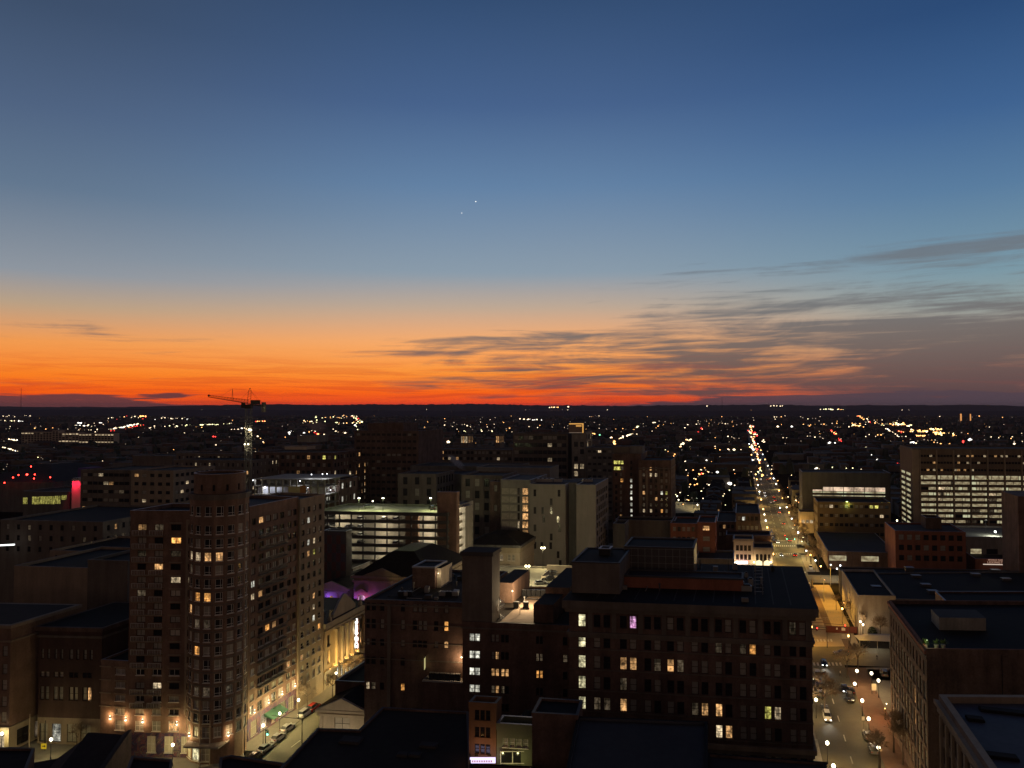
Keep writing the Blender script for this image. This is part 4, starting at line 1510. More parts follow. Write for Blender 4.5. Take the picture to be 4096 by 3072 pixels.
for k, (px, col, pw) in enumerate([(1421, (.25, .08, 1), 420), (1437, (1, .15, .4), 160), (1456, (1, .16, .22), 330), (1492, (.3, .08, 1), 420)]):
    o = empty('uplight', at(px, 2412, 244.0), label='%s uplight beside the arched doorway of the music hall' % ('left violet', 'left pink', 'right red', 'right violet')[k], cat='uplight')
    o.location.z = 13.4
    b = MB(); b.tube((0, 0, 0), (0, 0, .25), .16, .2, METALD, 8); b.build('housing', o)
    b = MB(); b.ball((0, 0, .27), .12, emit('led_%d' % k, col, 10), 6, 4); b.build('lens', o)
    plight(o, (0, .2, 1.0), pw, col, .2)
simple('hip_roofed_hall', 'dark hip roofed hall behind the temple front', 'building', 1296, 1412, 275, 2270, 22, STONED, rows=0)
B2 = simple('chequered_block', 'dark block clad in chequered panels, between the tower and the garage', 'building', 1290, 1384, 258, 2122, 4, PANEL, rows=0, roof=ROOFD)
b = B2.part()
a0 = B2.poly[0]; d = (B2.poly[1] - a0).normalized(); o = Vector((d.y, -d.x, 0))
for r_ in range(5):
    for c_ in range(5):
        if (r_ + c_) % 2:
            u = .1 + c_ * 1.6; z = B2.zt - 4.5 - r_ * 3
            pts = [a0 + d * u, a0 + d * (u + 1.55)]
            b.prism([pts[0] + o * .05, pts[1] + o * .05, pts[1] + o * .002, pts[0] + o * .002], z, z + 2.95, mat('panel_red', (.13, .06, .05), var=.1))
b.build('cladding_panel', B2.root, kind='stuff')


# ================================================================== open parking structures
def garage(name, label, pl, pr, D, depth, b_, ytop, lev, nlev, wall, slab=1.15, cat='parking garage', bays=9, side=None, light=GARL, deck=CONC, sbays=4, zt=None, roofdeck=True, blank_left=0):
    poly = foot(pl, pr, D, depth, b_)
    X = Bld(name, poly, label, cat)
    zt = zt or zat(ytop, D)
    # core wall set back, lit floors seen between the slabs
    core = inset(poly, 5.0)
    zb = zt - nlev * lev
    b = X.part(); b.prism(poly, 0, max(zb, .5), wall); b.build('base', X.root)
    for k in range(nlev + 1):
        z = zt - k * lev
        bb = X.part(); bb.prism(poly, z - .28, z, deck); bb.build('floor_slab', X.root)
        bb = X.part()
        o, i = inset(poly, -.02), inset(poly, .22)
        for e in range(4):
            e1 = (e + 1) % 4
            bb.hexa([(o[e].x, o[e].y, z - .45), (o[e1].x, o[e1].y, z - .45), (i[e1].x, i[e1].y, z - .45), (i[e].x, i[e].y, z - .45)],
                    [(o[e].x, o[e].y, z + slab - .45), (o[e1].x, o[e1].y, z + slab - .45), (i[e1].x, i[e1].y, z + slab - .45), (i[e].x, i[e].y, z + slab - .45)], wall)
        bb.build('spandrel', X.root)
    bb = X.part(); bb.prism(core, zb, zt - .3, deck); bb.build('core', X.root)
    # columns
    for e, nb in ((0, bays), (1, sbays), (3, sbays)):
        A_, B__ = poly[e], poly[(e + 1) % 4]
        dd = (B__ - A_).normalized(); oo = Vector((dd.y, -dd.x, 0)); LL = (B__ - A_).length
        for k in range(nb + 1):
            bb = X.part()
            c = A_ + dd * min(max(LL * k / nb, .3), LL - .3) - oo * .12
            bb.obox(c, dd, .5, .36, max(zb, .5), zt - .3, wall)
            bb.build('column', X.root)
    X.zt = zt; X.P = poly
    # ceiling lamps light each level
    A_, B__ = poly[0], poly[1]
    tb = X.part()
    for k in range(1, nlev + 1):
        zz = zt - (k - 1) * lev - .34
        for j in range(bays):
            c = A_.lerp(B__, (j + .5) / bays) + WD * 2.6
            tb.obox(c, cdir(b_), 1.5, .3, zz - .1, zz, emit('tube_light', (1, .93, .72), 8))
        for e in (1, 3):
            for j in range(sbays):
                c = poly[e].lerp(poly[(e + 1) % 4], (j + .5) / sbays)
                dd = (poly[(e + 1) % 4] - poly[e]).normalized(); oo = Vector((dd.y, -dd.x, 0))
                c = c - oo * 2.4
                tb.obox(c, dd, 1.5, .3, zz - .1, zz, emit('tube_light', (1, .93, .72), 8))
    tb.build('ceiling_lamp', X.root, kind='stuff')
    for k in range(1, nlev + 1):
        zz = zt - (k - 1) * lev - .5
        nl = max(2, bays // 3)
        for j in range(nl):
            c = A_.lerp(B__, (j + .5) / nl) + WD * 2.6
            plight(X.root, (c.x - X.org.x, c.y - X.org.y, zz - .35), X_P, (1, .86, .58), .5)
        e = 1 if (poly[1].x / poly[1].y) < TA else 3
        c = poly[e].lerp(poly[(e + 1) % 4], .5)
        dd = (poly[(e + 1) % 4] - poly[e]).normalized(); oo = Vector((dd.y, -dd.x, 0))
        c = c - oo * 2.4
        plight(X.root, (c.x - X.org.x, c.y - X.org.y, zz - .35), X_P, (1, .86, .58), .5)
    return X


X_P = 1250
GARW = mat('garage_panel', (.06, .058, .056), var=.15)
GA = garage('parking_garage', 'open parking garage with seven glowing floors and cars on its lit roof deck', 1262, 1790, 290, 24, 6.5, 2052, 3.02, 7, GARW, bays=11, slab=1.3)
GB = garage('parking_garage', 'narrow end of a lit parking garage, right of its dark brick stair tower', 1790, 1828, 289, 18, 6.5, 2030, 3.02, 8, CONC, bays=1, slab=1.1, sbays=3)
simple('brick_stair_tower', 'dark brick stair tower with pale top at the corner of the parking garage', 'stair tower', 1748, 1826, 286.5, 1968, 3.0, BRICK, rows=0, b=6.5)
simple('brick_garage_tower', 'plain dark brick tower on the front of the lit parking garage', 'stair tower', 1621, 1672, 288.3, 2058, 1.4, BRICK, rows=0, b=6.5)
TB = simple('garage_corner_pier', 'slim lit stair column between garage and stair tower', 'stair column', 1816, 1829, 288, 2012, 1.0, BRICKR, rows=9, dz=3.0, ww=.6, wh=1.9, nc=1, lit={(k, 0): 's' for k in range(9)}, b=6.5)
for k, (px, py) in enumerate([(1436, 2005), (1532, 2006), (1722, 1985)]):
    p = at(px, 2030, 296); p.z = GA.zt
    lamp('deck_lamp', p, 'tall thin deck lamp on the garage roof, %s from the left' % ow(k), h=4.6, power=3200, col=(.9, 1, .42), style='flood', cat='deck lamp', group='deck lamps on the garage roof', globe=emit('lamp_dim', (1, .95, .75), 9))
wlamp(1491, 1980, 306, 'bright lamp beside the parked car on the garage roof', z=GA.zt + 2.6, power=500, col=(.95, 1, .7), off=(.5, -.5), r=.3)

rg = random.Random(8)
GCARS = []
for k in range(1, 7):
    for j in sorted(rg.sample(range(11), 3)):
        c = GA.poly[0].lerp(GA.poly[1], (j + .5) / 11) + WD * 3.0
        GCARS.append((Vector((c.x, c.y, GA.zt - k * 3.02 + .01)), k, j))
# lower parking deck with parked cars behind the brown building
PD = Bld('parking_deck', foot(1735, 2300, 262, 34, 7.0, 2300), 'flat open parking deck lit by bright lamps, behind the roof deck', 'parking deck')
PD.walls(0, 15.6, CONC, {})
PD.roof(15.6, mat('deck_concrete', (.24, .22, .17), var=.2, scale=.3), .7, CONC, CONC)
PD.finish()
o = empty('ramp_wall', foot(2165, 2292, 272, 9, 7, 2300)[0], label='pale concrete ramp wall on the parking deck around two parked cars', cat='wall')
P = foot(2165, 2232, 270.5, 11, 7, 2300)
bb = MB(o.location)
for (i_, j_) in ((0, 1), (3, 0)):
    p0, p1 = P[i_], P[j_]
    dd = (p1 - p0).normalized()
    nn_ = Vector((-dd.y, dd.x, 0))
    bb.prism([p0, p1, p1 + nn_ * .3, p0 + nn_ * .3], 15.61, 17.3, CREAM)
P2_ = foot(2187, 2294, 283, 1, 7, 2300)
bb.prism(P2_, 15.61, 18.4, CREAM)
bb.build('wall', o)
DK = 15.61
def deckp(px, py, z=DK):
    p = gr(px, py, z); return p
lamp('deck_lamp', deckp(2110, 2335), 'twin bright floodlight on a pole at the middle of the parking deck', h=5.6, power=8000, col=(1, .85, .48), style='flood', cat='deck lamp', globe=emit('flood_globe', (1, .86, .46), 160))
o = lamp('deck_lamp', deckp(2172, 2275), 'single bright floodlight on a taller pole at the back of the parking deck', h=7.4, power=6500, col=(1, .82, .42), style='flood', cat='deck lamp', globe=MATS['flood_globe'])
b = MB()
RAIL = mat('rail_dark', (.05, .05, .05), var=0)
f0 = [gr(2030, 2345, DK), gr(2290, 2349, DK)]
for k in range(9):
    q = f0[0].lerp(f0[1], k / 8); b.tube(q, q + Vector((0, 0, 2.2)), .04, .04, RAIL, 4)
for z in (1.1, 2.2): b.tube(f0[0] + Vector((0, 0, z)), f0[1] + Vector((0, 0, z)), .03, .03, RAIL, 4)
b.build('fence', label='thin wire fence along the front of the parking deck', cat='fence')

# cream arcaded building behind the deck
poly = foot(1866, 2078, 312, 26, 7.0)
X = Bld('arcaded_building', poly, 'cream stone building with round arches and a dark hipped roof', 'building')
L = (poly[1] - poly[0]).length
cs = [(1.4, 2.6), (3.1, 4.3), (6.6, 7.8), (8.4, 9.6), (12.0, 13.2), (14, 15.2), (17.2, 18.4), (18.9, 20.1)]
X.walls(0, 20.0, CREAM, {0: [(9.2, 12.6, [(2.0, 4.0, 'c'), (6.9, 8.9, 'c'), (12.4, 14.8, 'c'), (17.2, 19.6, 'i')], 'arch', None),
                           (14.6, 17.0, [(u0, u1, 'k' if k in (4, 5) else 'c') for k, (u0, u1) in enumerate(cs)], 'dh', FRAMEW)]}, dp=.3)
X.band(13.2, 13.6, .25, CREAM, 'ledge'); X.band(17.8, 20.0, .35, LIME, 'cornice'); X.band(20.01, 21.0, .9, CONCD, 'cornice')
X.hip(21.02, 3.2, ROOFD, over=.4, run=7)
X.finish()

# ================================================================== pale modern laboratory tower
rL = random.Random(3)
LABW = mat('lab_panel', (.25, .235, .215), var=.1, scale=.2, streak=.12)
poly = foot(2003, 2122, 336, 30, 7)
X = Bld('laboratory_tower', poly, 'pale modern tower with a column of glowing orange windows at its banded corner', 'tower block')
ztL = zat(1918, 336)
L = (poly[1] - poly[0]).length
bands = []
for k in range(11):
    z = zat(1978 + 33.2 * k, 336)
    bands.append((z, z + 3.0, [(.3, 7.3, 'c'), (7.6, 8.5, {0: 'i', 4: 'k', 6: 'k', 7: 'x'}.get(k, 'd')), (9.7, 12.3, 'w' if k < 9 else 'd')], 'slide', None))
X.walls(0, ztL - .5, GREYW, {0: bands}, dp=.12)
X.roof(ztL - .5, ROOFB, .5, GREYW, COPING)
MW = foot(2118, 2262, 331, 26, 7)
bands = []
slots = {0: (.78, 5.4), 1: (3.9,), 2: (.8, 2.3, 3.9), 3: (2.5, 5.2), 4: (.8, 5.5), 5: (3.9,), 6: (.8, 2.1, 3.8), 7: (5.2,), 8: (5.6,), 9: (1.2, 3.9)}
for k in range(9):
    z = zat(1985 + 35 * k, 331)
    s_ = slots[k]
    bands.append((z, z + 3.0, [(u * 2.3, u * 2.3 + 1.15, 'd') for u in s_ if u * 2.3 + 1.2 < 15], 'dh', None))
ztW = zat(1936, 331)
X.walls(0, ztW - .4, LABW, {0: bands}, poly=MW, name='white_wall')
X.roof(ztW - .4, ROOFB, .4, LABW, COPING, poly=MW)
MD = foot(2262, 2308, 336, 20, 7)
bands = [(zat(1972 + 34.5 * k, 336), zat(1972 + 34.5 * k, 336) + 2.2, [(.3, 1.3, 'xickxixkk'[k % 9])], 'slide', None) for k in range(9)]
X.walls(0, zat(1930, 336), CONCD, {0: bands}, poly=MD, name='recess_wall')
X.roof(zat(1930, 336), ROOFB, 0, poly=MD)
MR = foot(2306, 2384, 328, 32, 7)
ztR = zat(1938, 328)
side = []
for k in range(10):
    z = zat(1960 + 31 * k, 335)
    side.append((z - 2.3, z, [(2 + j * 4.8, 5.2 + j * 4.8, 'd' if rL.random() < .8 else 'c') for j in range(6)], 'slide', None))
X.walls(0, ztR - .4, LABW, {1: side}, poly=MR, name='white_wall')
X.roof(ztR - .4, ROOFB, .4, LABW, COPING, poly=MR)
X.finish()
for k, (px, py, w_, h_) in enumerate([(2180, 1922, 7, 1.6), (2232, 1926, 4, 1.4), (2130, 1916, 5, 1.2), (2350, 1926, 5, 1.2)]):
    p = at(px, py, 344); p.z = ztW - .38 if k < 3 else ztR - .38
    bb = MB(p)
    bb.obox(p, cdir(7), w_, 2.4, p.z, p.z + h_, METAL)
    for j in range(3): bb.tube((p.x + (j - 1) * w_ * .28, p.y, p.z + h_ + .002), (p.x + (j - 1) * w_ * .28, p.y, p.z + h_ + .35), .6, .6, METALD, 10)
    bb.build('rooftop_unit', label='long pale air handling unit on the pale modern tower roof, %s' % ('the longest', 'beside the longest', 'nearest the banded corner', 'on the right hand block')[k], cat='rooftop unit')

# ================================================================== brick tower right of it
poly = foot(2452, 2566, 392, 26, 7)
X = Bld('brick_tower', poly, 'tall dark brick tower with yellow top windows and a bright chain of stair windows', 'tower block')
zt1 = zat(1814, 392)
bands = []
for k in range(15):
    z = zat(1842 + 23.9 * k, 392)
    if k < 2: row = [(.6, 2.2, 'y'), (2.4, 4.0, 'y'), (4.2, 5.6, 'y' if k == 0 else 'i')]
    elif k == 3: row = [(4.0, 5.4, 'o')]
    else: row = [(3.6, 4.8, {9: 'w', 10: 'x'}.get(k, 'c')), (1.2, 2.4, 'x' if k == 11 else 'd')]
    row.append((9.0, 10.1, 'd' if k < 3 else 'x'))
    bands.append((z - 1.9, z, row, 'dh', None))
X.walls(0, zt1 - .5, BRICKD, {0: bands})
X.roof(zt1 - .5, ROOFD, .5, BRICKD, COPD)
b = X.part()
tp = foot(2455, 2520, 396, 12, 7); b.prism(tp, zt1 - .45, zat(1786, 396), STONED, ROOFD)
tp = foot(2521, 2572, 396, 10, 7); b.prism(tp, zt1 - .45, zat(1784, 396), GREYW, ROOFD); b.build('penthouse', X.root)
X.finish()
poly = foot(2556, 2686, 386, 26, 7)
X = Bld('brick_tower', poly, 'broad dark brick tower with pale pilaster strips, right of the yellow lit tower', 'tower block')
zt2 = zat(1840, 386)
L = (poly[1] - poly[0]).length
bands = []
lt = {(0, 1): 'w', (1, 1): 'k', (1, 2): 'k', (1, 0): 'i', (3, 0): 'i', (4, 0): 'w', (4, 3): 'x', (4, 4): 'y', (5, 0): 'i', (5, 2): 'w', (6, 0): 'i', (7, 0): 'k', (7, 1): 'k', (7, 3): 'o', (7, 4): 'i', (6, 1): 'i'}
for k in range(12):
    z = zat(1868 + 23.9 * k, 386)
    bands.append((z - 1.8, z, [(u, u + 1.2, lt.get((k, c), 'd' if rL.random() < .6 else 'c')) for c, u in enumerate((2.0, 5.6, 8.2, 11.0, 13.4))], 'dh', None))
X.walls(0, zt2 - .6, BRICKD, {0: bands, 1: [(zat(1868 + 23.9 * k, 386) - 1.8, zat(1868 + 23.9 * k, 386), [(3 + 5 * j, 4.2 + 5 * j, 'd') for j in range(4)], 'dh', None) for k in range(10)]})
X.roof(zt2 - .6, ROOFD, .6, BRICKD, COPD)
X.band(zat(1876, 386), zat(1870, 386), .25, STONED, 'ledge')
b = X.part()
dd = (poly[1] - poly[0]).normalized(); oo = Vector((dd.y, -dd.x, 0))
for u0, u1, za, zb in ((.1, 1.5, 2052, 1880), (3.6, 4.6, 2052, 1880), (7.2, 7.45, 1935, 1880), (9.6, 9.85, 1935, 1880), (10.4, 10.7, 1935, 1880), (12.6, 12.9, 1935, 1880), (15.2, 15.6, 1935, 1880)):
    b.prism([poly[0] + dd * u0 + oo * .15, poly[0] + dd * u1 + oo * .15, poly[0] + dd * u1 + oo * .002, poly[0] + dd * u0 + oo * .002], zat(za, 386), zat(zb, 386), STONE)
b.build('pilaster_strip', X.root)
X.finish()
simple('podium_building', 'low dark podium in front of the two brick towers', 'building', 2462, 2700, 366, 2078, 12, STONED, rows=0, roof=ROOFD)
simple('plant_block', 'dark windowless block at the foot of the pale modern tower', 'building', 2452, 2500, 345, 2094, 12, CONCD, rows=0)

# ================================================================== the hospital quarter and other blocks behind
K = dict
def many(lst):
    out = []
    for a in lst:
        name, label, cat, pl, pr, D, yt, dep, wall, kw = a
        out.append(simple(name, label, cat, pl, pr, D, yt, dep, wall, **kw))
    return out
BK = many([
    ('hospital_tower', 'very dark broad hospital tower with rows of small orange windows at its right side', 'hospital', 1415, 1672, 470, 1722, 40, BRICKD, K(dz=4.2, ww=2.4, wh=1.5, p=.0, side=.0, pc=.1, roof=ROOFD, rows=14)),
    ('penthouse_block', 'dark plant room on top of the broad hospital tower', 'plant room', 1470, 1612, 478, 1692, 22, BRICKD, K(rows=0, roof=ROOFD, z0=62)),
    ('hospital_wing', 'dark brick hospital wing with tall narrow windows in a curved white stair light', 'hospital', 1355, 1416, 452, 1845, 30, BRICKD, K(dz=4, ww=1.1, wh=2.2, p=.5, kinds='wki', pc=.1)),
    ('hospital_block', 'long brick hospital block with a lit row under its plant deck, right of the crane', 'hospital', 1010, 1330, 440, 1808, 34, BRICKD, K(dz=4.4, ww=1.9, wh=2.2, p=.09, kinds='wyk', pc=.35)),
    ('plant_house', 'pale curved plant house on the long hospital block roof', 'plant room', 1135, 1222, 452, 1786, 10, CREAM, K(rows=0, z0=52, par=.3)),
    ('chiller_deck', 'raised deck with cooling towers above the hospital roofs', 'plant deck', 1185, 1262, 462, 1742, 14, CONC, K(rows=0, z0=56, par=.3)),
    ('slate_block', 'low broad grey block with steam rising beside it', 'building', 1640, 2060, 430, 1862, 30, CONCD, K(rows=0, par=.5, cop=COPD)),
    ('slate_block', 'flat grey block below the steam plume with a dark louvred wall', 'building', 1600, 1850, 405, 1892, 22, CONCD, K(rows=0, par=.5, cop=COPD)),
    ('grey_hall', 'long flat grey hall in front of the steam plume', 'building', 1905, 2200, 400, 1868, 20, GREYW, K(rows=0, par=.5, cop=COPD)),
    ('stone_block', 'dim stone block with tall dark windows, behind the garage stair tower', 'building', 1845, 2010, 356, 1900, 24, STONED, K(dz=5.6, ww=2.2, wh=3.6, nc=4, p=0, pc=.1, cop=COPD)),
    ('stone_block', 'dim stone block with one thin vertical strip of light', 'building', 1590, 1745, 372, 1894, 24, STONED, K(dz=5.6, ww=2.2, wh=3.6, nc=3, p=0, pc=.1, cop=COPD)),
    ('church_gable', 'small dark brick gable with arched window in front of the stone block', 'church', 1960, 2004, 346, 1925, 14, BRICKD, K(dz=9, ww=1.5, wh=3, nc=1, rows=2, p=0, pc=.6, style='arch')),
    ('research_tower', 'tall dark slab behind the pale modern tower with a lit gold sign box on top', 'tower block', 2052, 2272, 520, 1733, 30, STONED, K(dz=5, ww=3.0, wh=2.6, p=.04, kinds='ki', side=0, pc=.15, cop=COPD)),
    ('research_tower', 'pale right hand corner tower of the gold sign slab with glass strips', 'tower block', 2288, 2346, 515, 1728, 22, CONC, K(dz=5, ww=2.6, wh=3.4, nc=2, p=.12, kinds='k', cop=COPD)),
    ('mid_block', 'dark block with small lit rooms between the pale tower and the brick tower', 'building', 2344, 2456, 480, 1790, 30, CONCD, K(dz=4, ww=2.2, wh=1.5, p=.06, kinds='wk', cop=COPD)),
    ('rear_block', 'dark block with a lit strip, behind the gold sign slab on the left', 'building', 1668, 2050, 640, 1795, 30, STONED, K(dz=5, ww=2.4, wh=2.4, p=.08, kinds='wk', rows=4)),
    ('glass_pavilion', 'low pavilion with three tall lit window bays, far behind the steam', 'building', 1840, 1872, 700, 1738, 14, STONED, K(rows=1, dz=4, ww=1.4, wh=6, nc=4, p=.9, kinds='wk')),
    ('glass_pavilion', 'low pavilion with lit tall windows left of the similar one', 'building', 1980, 2000, 720, 1738, 14, STONED, K(rows=1, dz=4, ww=1.4, wh=6, nc=2, p=1, kinds='w')),
    # left
    ('university_block', 'wide dim brown block with scattered gold windows, right of the red lit wall', 'office building', 318, 520, 372, 1878, 34, STONED, K(dz=4.1, ww=2.6, wh=1.6, nc=9, p=.18, kinds='kwi', pc=.15, cop=COPD)),
    ('university_block', 'dim brown block directly behind the left end of the apartment tower', 'office building', 520, 690, 366, 1880, 30, STONE, K(dz=4.1, ww=2.2, wh=1.6, nc=5, p=.12, kinds='kw', pc=.1, cop=COPD)),
    ('corner_block', 'dim block with tiny windows directly left of the round corner drum', 'office building', 690, 1000, 420, 1838, 30, STONED, K(dz=4.2, ww=1.1, wh=1.9, nc=16, p=.22, kinds='wki', pc=.4, cop=COPD)),
    ('penthouse_block', 'dim upper storey with three bright window strips above the corner block', 'plant room', 700, 930, 450, 1812, 20, STONED, K(rows=1, dz=5, ww=1.3, wh=3.6, nc=14, p=.22, kinds='k', z0=44)),
    ('market_hall', 'dim long hall roof edged with pale coping, left of the drum, far off', 'building', 525, 685, 560, 1822, 30, STONED, K(rows=0)),
    ('courthouse_block', 'large dim block with a few warm windows low on the far left', 'building', 0, 410, 292, 2078, 46, STONED, K(dz=4.2, ww=1.3, wh=2.0, nc=9, p=.18, kinds='wi', pc=.1, rows=3, cop=COPD, roof=ROOFD)),
    ('long_low_block', 'dim low block left of the apartment tower with two tall warm windows', 'building', 200, 540, 262, 2200, 30, STONE, K(dz=4.2, ww=.8, wh=2.0, nc=10, p=.05, pc=.1, rows=2, kinds='w', cop=COPD, roof=ROOFD)),
    ('blank_block', 'large blank dim brown block left of the fluted building', 'building', 58, 352, 212, 2262, 30, STONE, K(rows=1, zr0=16.2, ww=1.8, wh=2.2, nc=4, p=.0, lit={(0, 3): 'w'}, pc=1, side=0, cop=COPD, roof=ROOFD)),
    ('fluted_building', 'tall dim stone building with deep vertical piers beside the apartment tower', 'building', 352, 512, 206, 2238, 20, STONED, K(rows=0, cop=COPD, roof=ROOFD)),
    # right of centre
    ('red_brick_house', 'red brick building with two rows of small windows and a flat cluttered roof', 'building', 2682, 2790, 355, 2092, 22, BRICKR, K(rows=5, dz=4.6, ww=1.5, wh=2.1, nc=5, p=.2, kinds='ki', pc=.6)),
    ('bay_front_building', 'red brick building with a tall cream bay and a lit window under its parapet', 'building', 2790, 2862, 352, 2088, 22, BRICKR, K(rows=4, dz=4.9, ww=3.2, wh=2.2, nc=1, lit={(3, 0): 'w'}, p=0, pc=.8)),
    ('gabled_warehouse', 'dark ridged warehouse beside the bay front building', 'warehouse', 2868, 2945, 398, 2085, 40, BRICKD, K(rows=2, dz=4, ww=1.4, wh=2, nc=4, p=.2, pc=.5)),
    ('warehouse', 'dark brick warehouse with a lit doorway at its front, by the long street', 'warehouse', 2944, 3042, 404, 2052, 42, BRICKD, K(rows=2, dz=5, ww=1.6, wh=2.2, nc=5, lit={(1, 1): 'x'}, p=.1, pc=.6, roof=ROOFD)),
    ('cafe_building', 'low dark roofed building behind the white lit facades', 'building', 2905, 3084, 379, 2138, 14, BRICKD, K(rows=0, roof=ROOFD)),
    ('hall_extension', 'dark sloping hall roof right of the panelled penthouse', 'building', 2785, 2935, 335, 2232, 20, STONED, K(rows=0, roof=ROOF)),
    ('concrete_garage', 'dark garage block with a bright level of open bays, left of the office garage', 'parking garage', 3212, 3566, 482, 1888, 26, CONCD, K(rows=0, roof=ROOFB)),
    ('brick_school', 'brown brick three storey building with two yellow floodlights on its parapet', 'building', 3272, 3566, 432, 2006, 24, mat('brick_ochre', (.17, .12, .065), var=.2), K(rows=4, dz=5.2, ww=2.0, wh=1.8, nc=14, p=.05, kinds='k', pc=.3, lit={(3, 11): 'y', (3, 10): 'y', (0, 2): 'k', (0, 1): 'k'})),
    ('porch_house', 'small pale house with a dark roof and lit windows by the long street', 'house', 3200, 3278, 465, 2047, 12, CREAM, K(rows=1, zr0=6, ww=1.8, wh=2.0, nc=4, p=1, kinds='k', roof=ROOFD)),
    ('brick_block', 'plain red brick block with square roof plant room, in front of the office garage', 'building', 3582, 3864, 340, 2122, 26, BRICKR, K(rows=3, dz=4.6, ww=2.2, wh=2.4, nc=8, p=0, pc=.15, roof=ROOFB, side=0)),
    ('plant_room', 'small dark square plant room on the plain red brick block', 'plant room', 3705, 3768, 350, 2070, 10, BRICKD, K(rows=0, z0=20.4, roof=ROOFD)),
    ('market_shed', 'flat dark roofed market building with a glowing strip of glazing below its eaves', 'market hall', 3312, 3584, 362, 2204, 58, BRICKD, K(rows=1, zr0=4.0, dz=3, ww=8.0, wh=2.6, nc=4, p=1, kinds='g', roof=ROOFB, par=.4, side=0)),
])
# lit levels in the concrete garage
X = BK[33]
b = X.part()
a0 = X.poly[0]; d = (X.poly[1] - a0).normalized(); o = Vector((d.y, -d.x, 0)); L = (X.poly[1] - a0).length
for r_, (q0_, q1_, c0) in enumerate(((1964, 1948, 1), (1971, 1966, 0), (1984, 1980, 0))):
    for k in range(7):
        u0, u1 = L * (.12 + k * .118), L * (.12 + k * .118 + .110)
        if r_ == 0 and k == 0: q1x = 1959
        else: q1x = q1_
        b.prism([a0 + d * u0 + o * .06, a0 + d * u1 + o * .06, a0 + d * u1 + o * .004, a0 + d * u0 + o * .004], zat(q0_, 480), zat(q1x, 480), GARL if r_ else emit('garage_pink', (1, .72, .5), .75, 'even'))
b.build('lit_bay', X.root)
# red lit wall with violet block
p0 = foot(283, 318, 395, 18, 7)
o = empty('feature_wall', p0[0], label='tall pale wall washed in red light with a violet block above it', cat='wall')
bb = MB(p0[0]); bb.prism(p0, 0, zat(1912, 395), WHITEW); bb.build('wall', o)
bb = MB(p0[0]); pv = foot(306, 341, 402, 10, 7); bb.prism(pv, zat(1912, 395) + .01, zat(1872, 402), mat('violet_cladding', (.09, .05, .19), var=.1)); bb.build('violet_block', o)
dd = (p0[1] - p0[0]).normalized(); oo = Vector((dd.y, -dd.x, 0))
for k in range(3):
    c = p0[0] + dd * (.9 + k * 1.4) + oo * .7
    plight(o, (c.x - p0[0].x, c.y - p0[0].y, zat(1914, 395) - .2), 5200, (1, .015, .06), .12, spot=((0, .16, -1), rad(62)))
    bb = MB(p0[0]); bb.obox(c, dd, .5, .4, zat(1914, 395) - .1, zat(1914, 395) + .3, METALD); bb.build('spot_housing', o)
# arena like hall with yellow lit glass
X = simple('glass_hall', 'dark low hall with a wide band of yellow lit glazing', 'hall', 88, 272, 400, 1964, 26, CONCD, rows=0)
b = X.part()
a0 = X.poly[0]; d = (X.poly[1] - a0).normalized(); o = Vector((d.y, -d.x, 0)); L = (X.poly[1] - a0).length
for k, (f0, f1, ya, yb) in enumerate(((.0, .1, 2016, 1990), (.2, .36, 2016, 1986), (.36, .54, 2014, 1984), (.54, .7, 2014, 1983), (.7, .82, 2012, 1981), (.84, .95, 1996, 1978))):
    for j in range(3):
        fa, fb = f0 + (f1 - f0) * (j + .06) / 3, f0 + (f1 - f0) * (j + .92) / 3
        b.prism([a0 + d * L * fa + o * .06, a0 + d * L * fb + o * .06, a0 + d * L * fb + o * .004, a0 + d * L * fa + o * .004], zat(ya, 400), zat(yb, 400), YELL)
b.build('glazing', X.root)
poly = foot(-120, 205, 560, 80, 7)
X = Bld('arena', poly, 'wide dark arena with a low domed roof and red beacon lights', 'arena')
X.walls(0, zat(1925, 560), CONCD, {})
X.hip(zat(1925, 560) + .01, zat(1866, 560) - zat(1925, 560), ROOFB, over=0, run=28)
X.finish()
for k, (px, py) in enumerate([(18, 1931), (52, 1910), (74, 1900), (108, 1898), (139, 1898), (136, 1914), (201, 1909), (124, 1866), (261, 1961)]):
    o = empty('beacon_light', at(px, py, 552), label='small red beacon light above the dark arena roof, %s from the left' % ow(k), cat='beacon', group='red beacons on the arena')
    b = MB(); b.ball((0, 0, 0), .75 if k in (3,) else .5, REDL, 6, 4); b.build('lens', o)
    b = MB(); b.tube((0, 0, -5), (0, 0, -.4), .08, .08, METALD, 4); b.build('pole', o)
# white light strip at the left edge
o = empty('canopy_light', at(25, 2180, 285), label='long cold white canopy light at the far left edge', cat='light')
b = MB(); b.obox((0, 0), (1, .35), 5.5, .3, -.25, .25, emit('strip_white', (.95, 1, .95), 2.5)); b.build('strip', o)

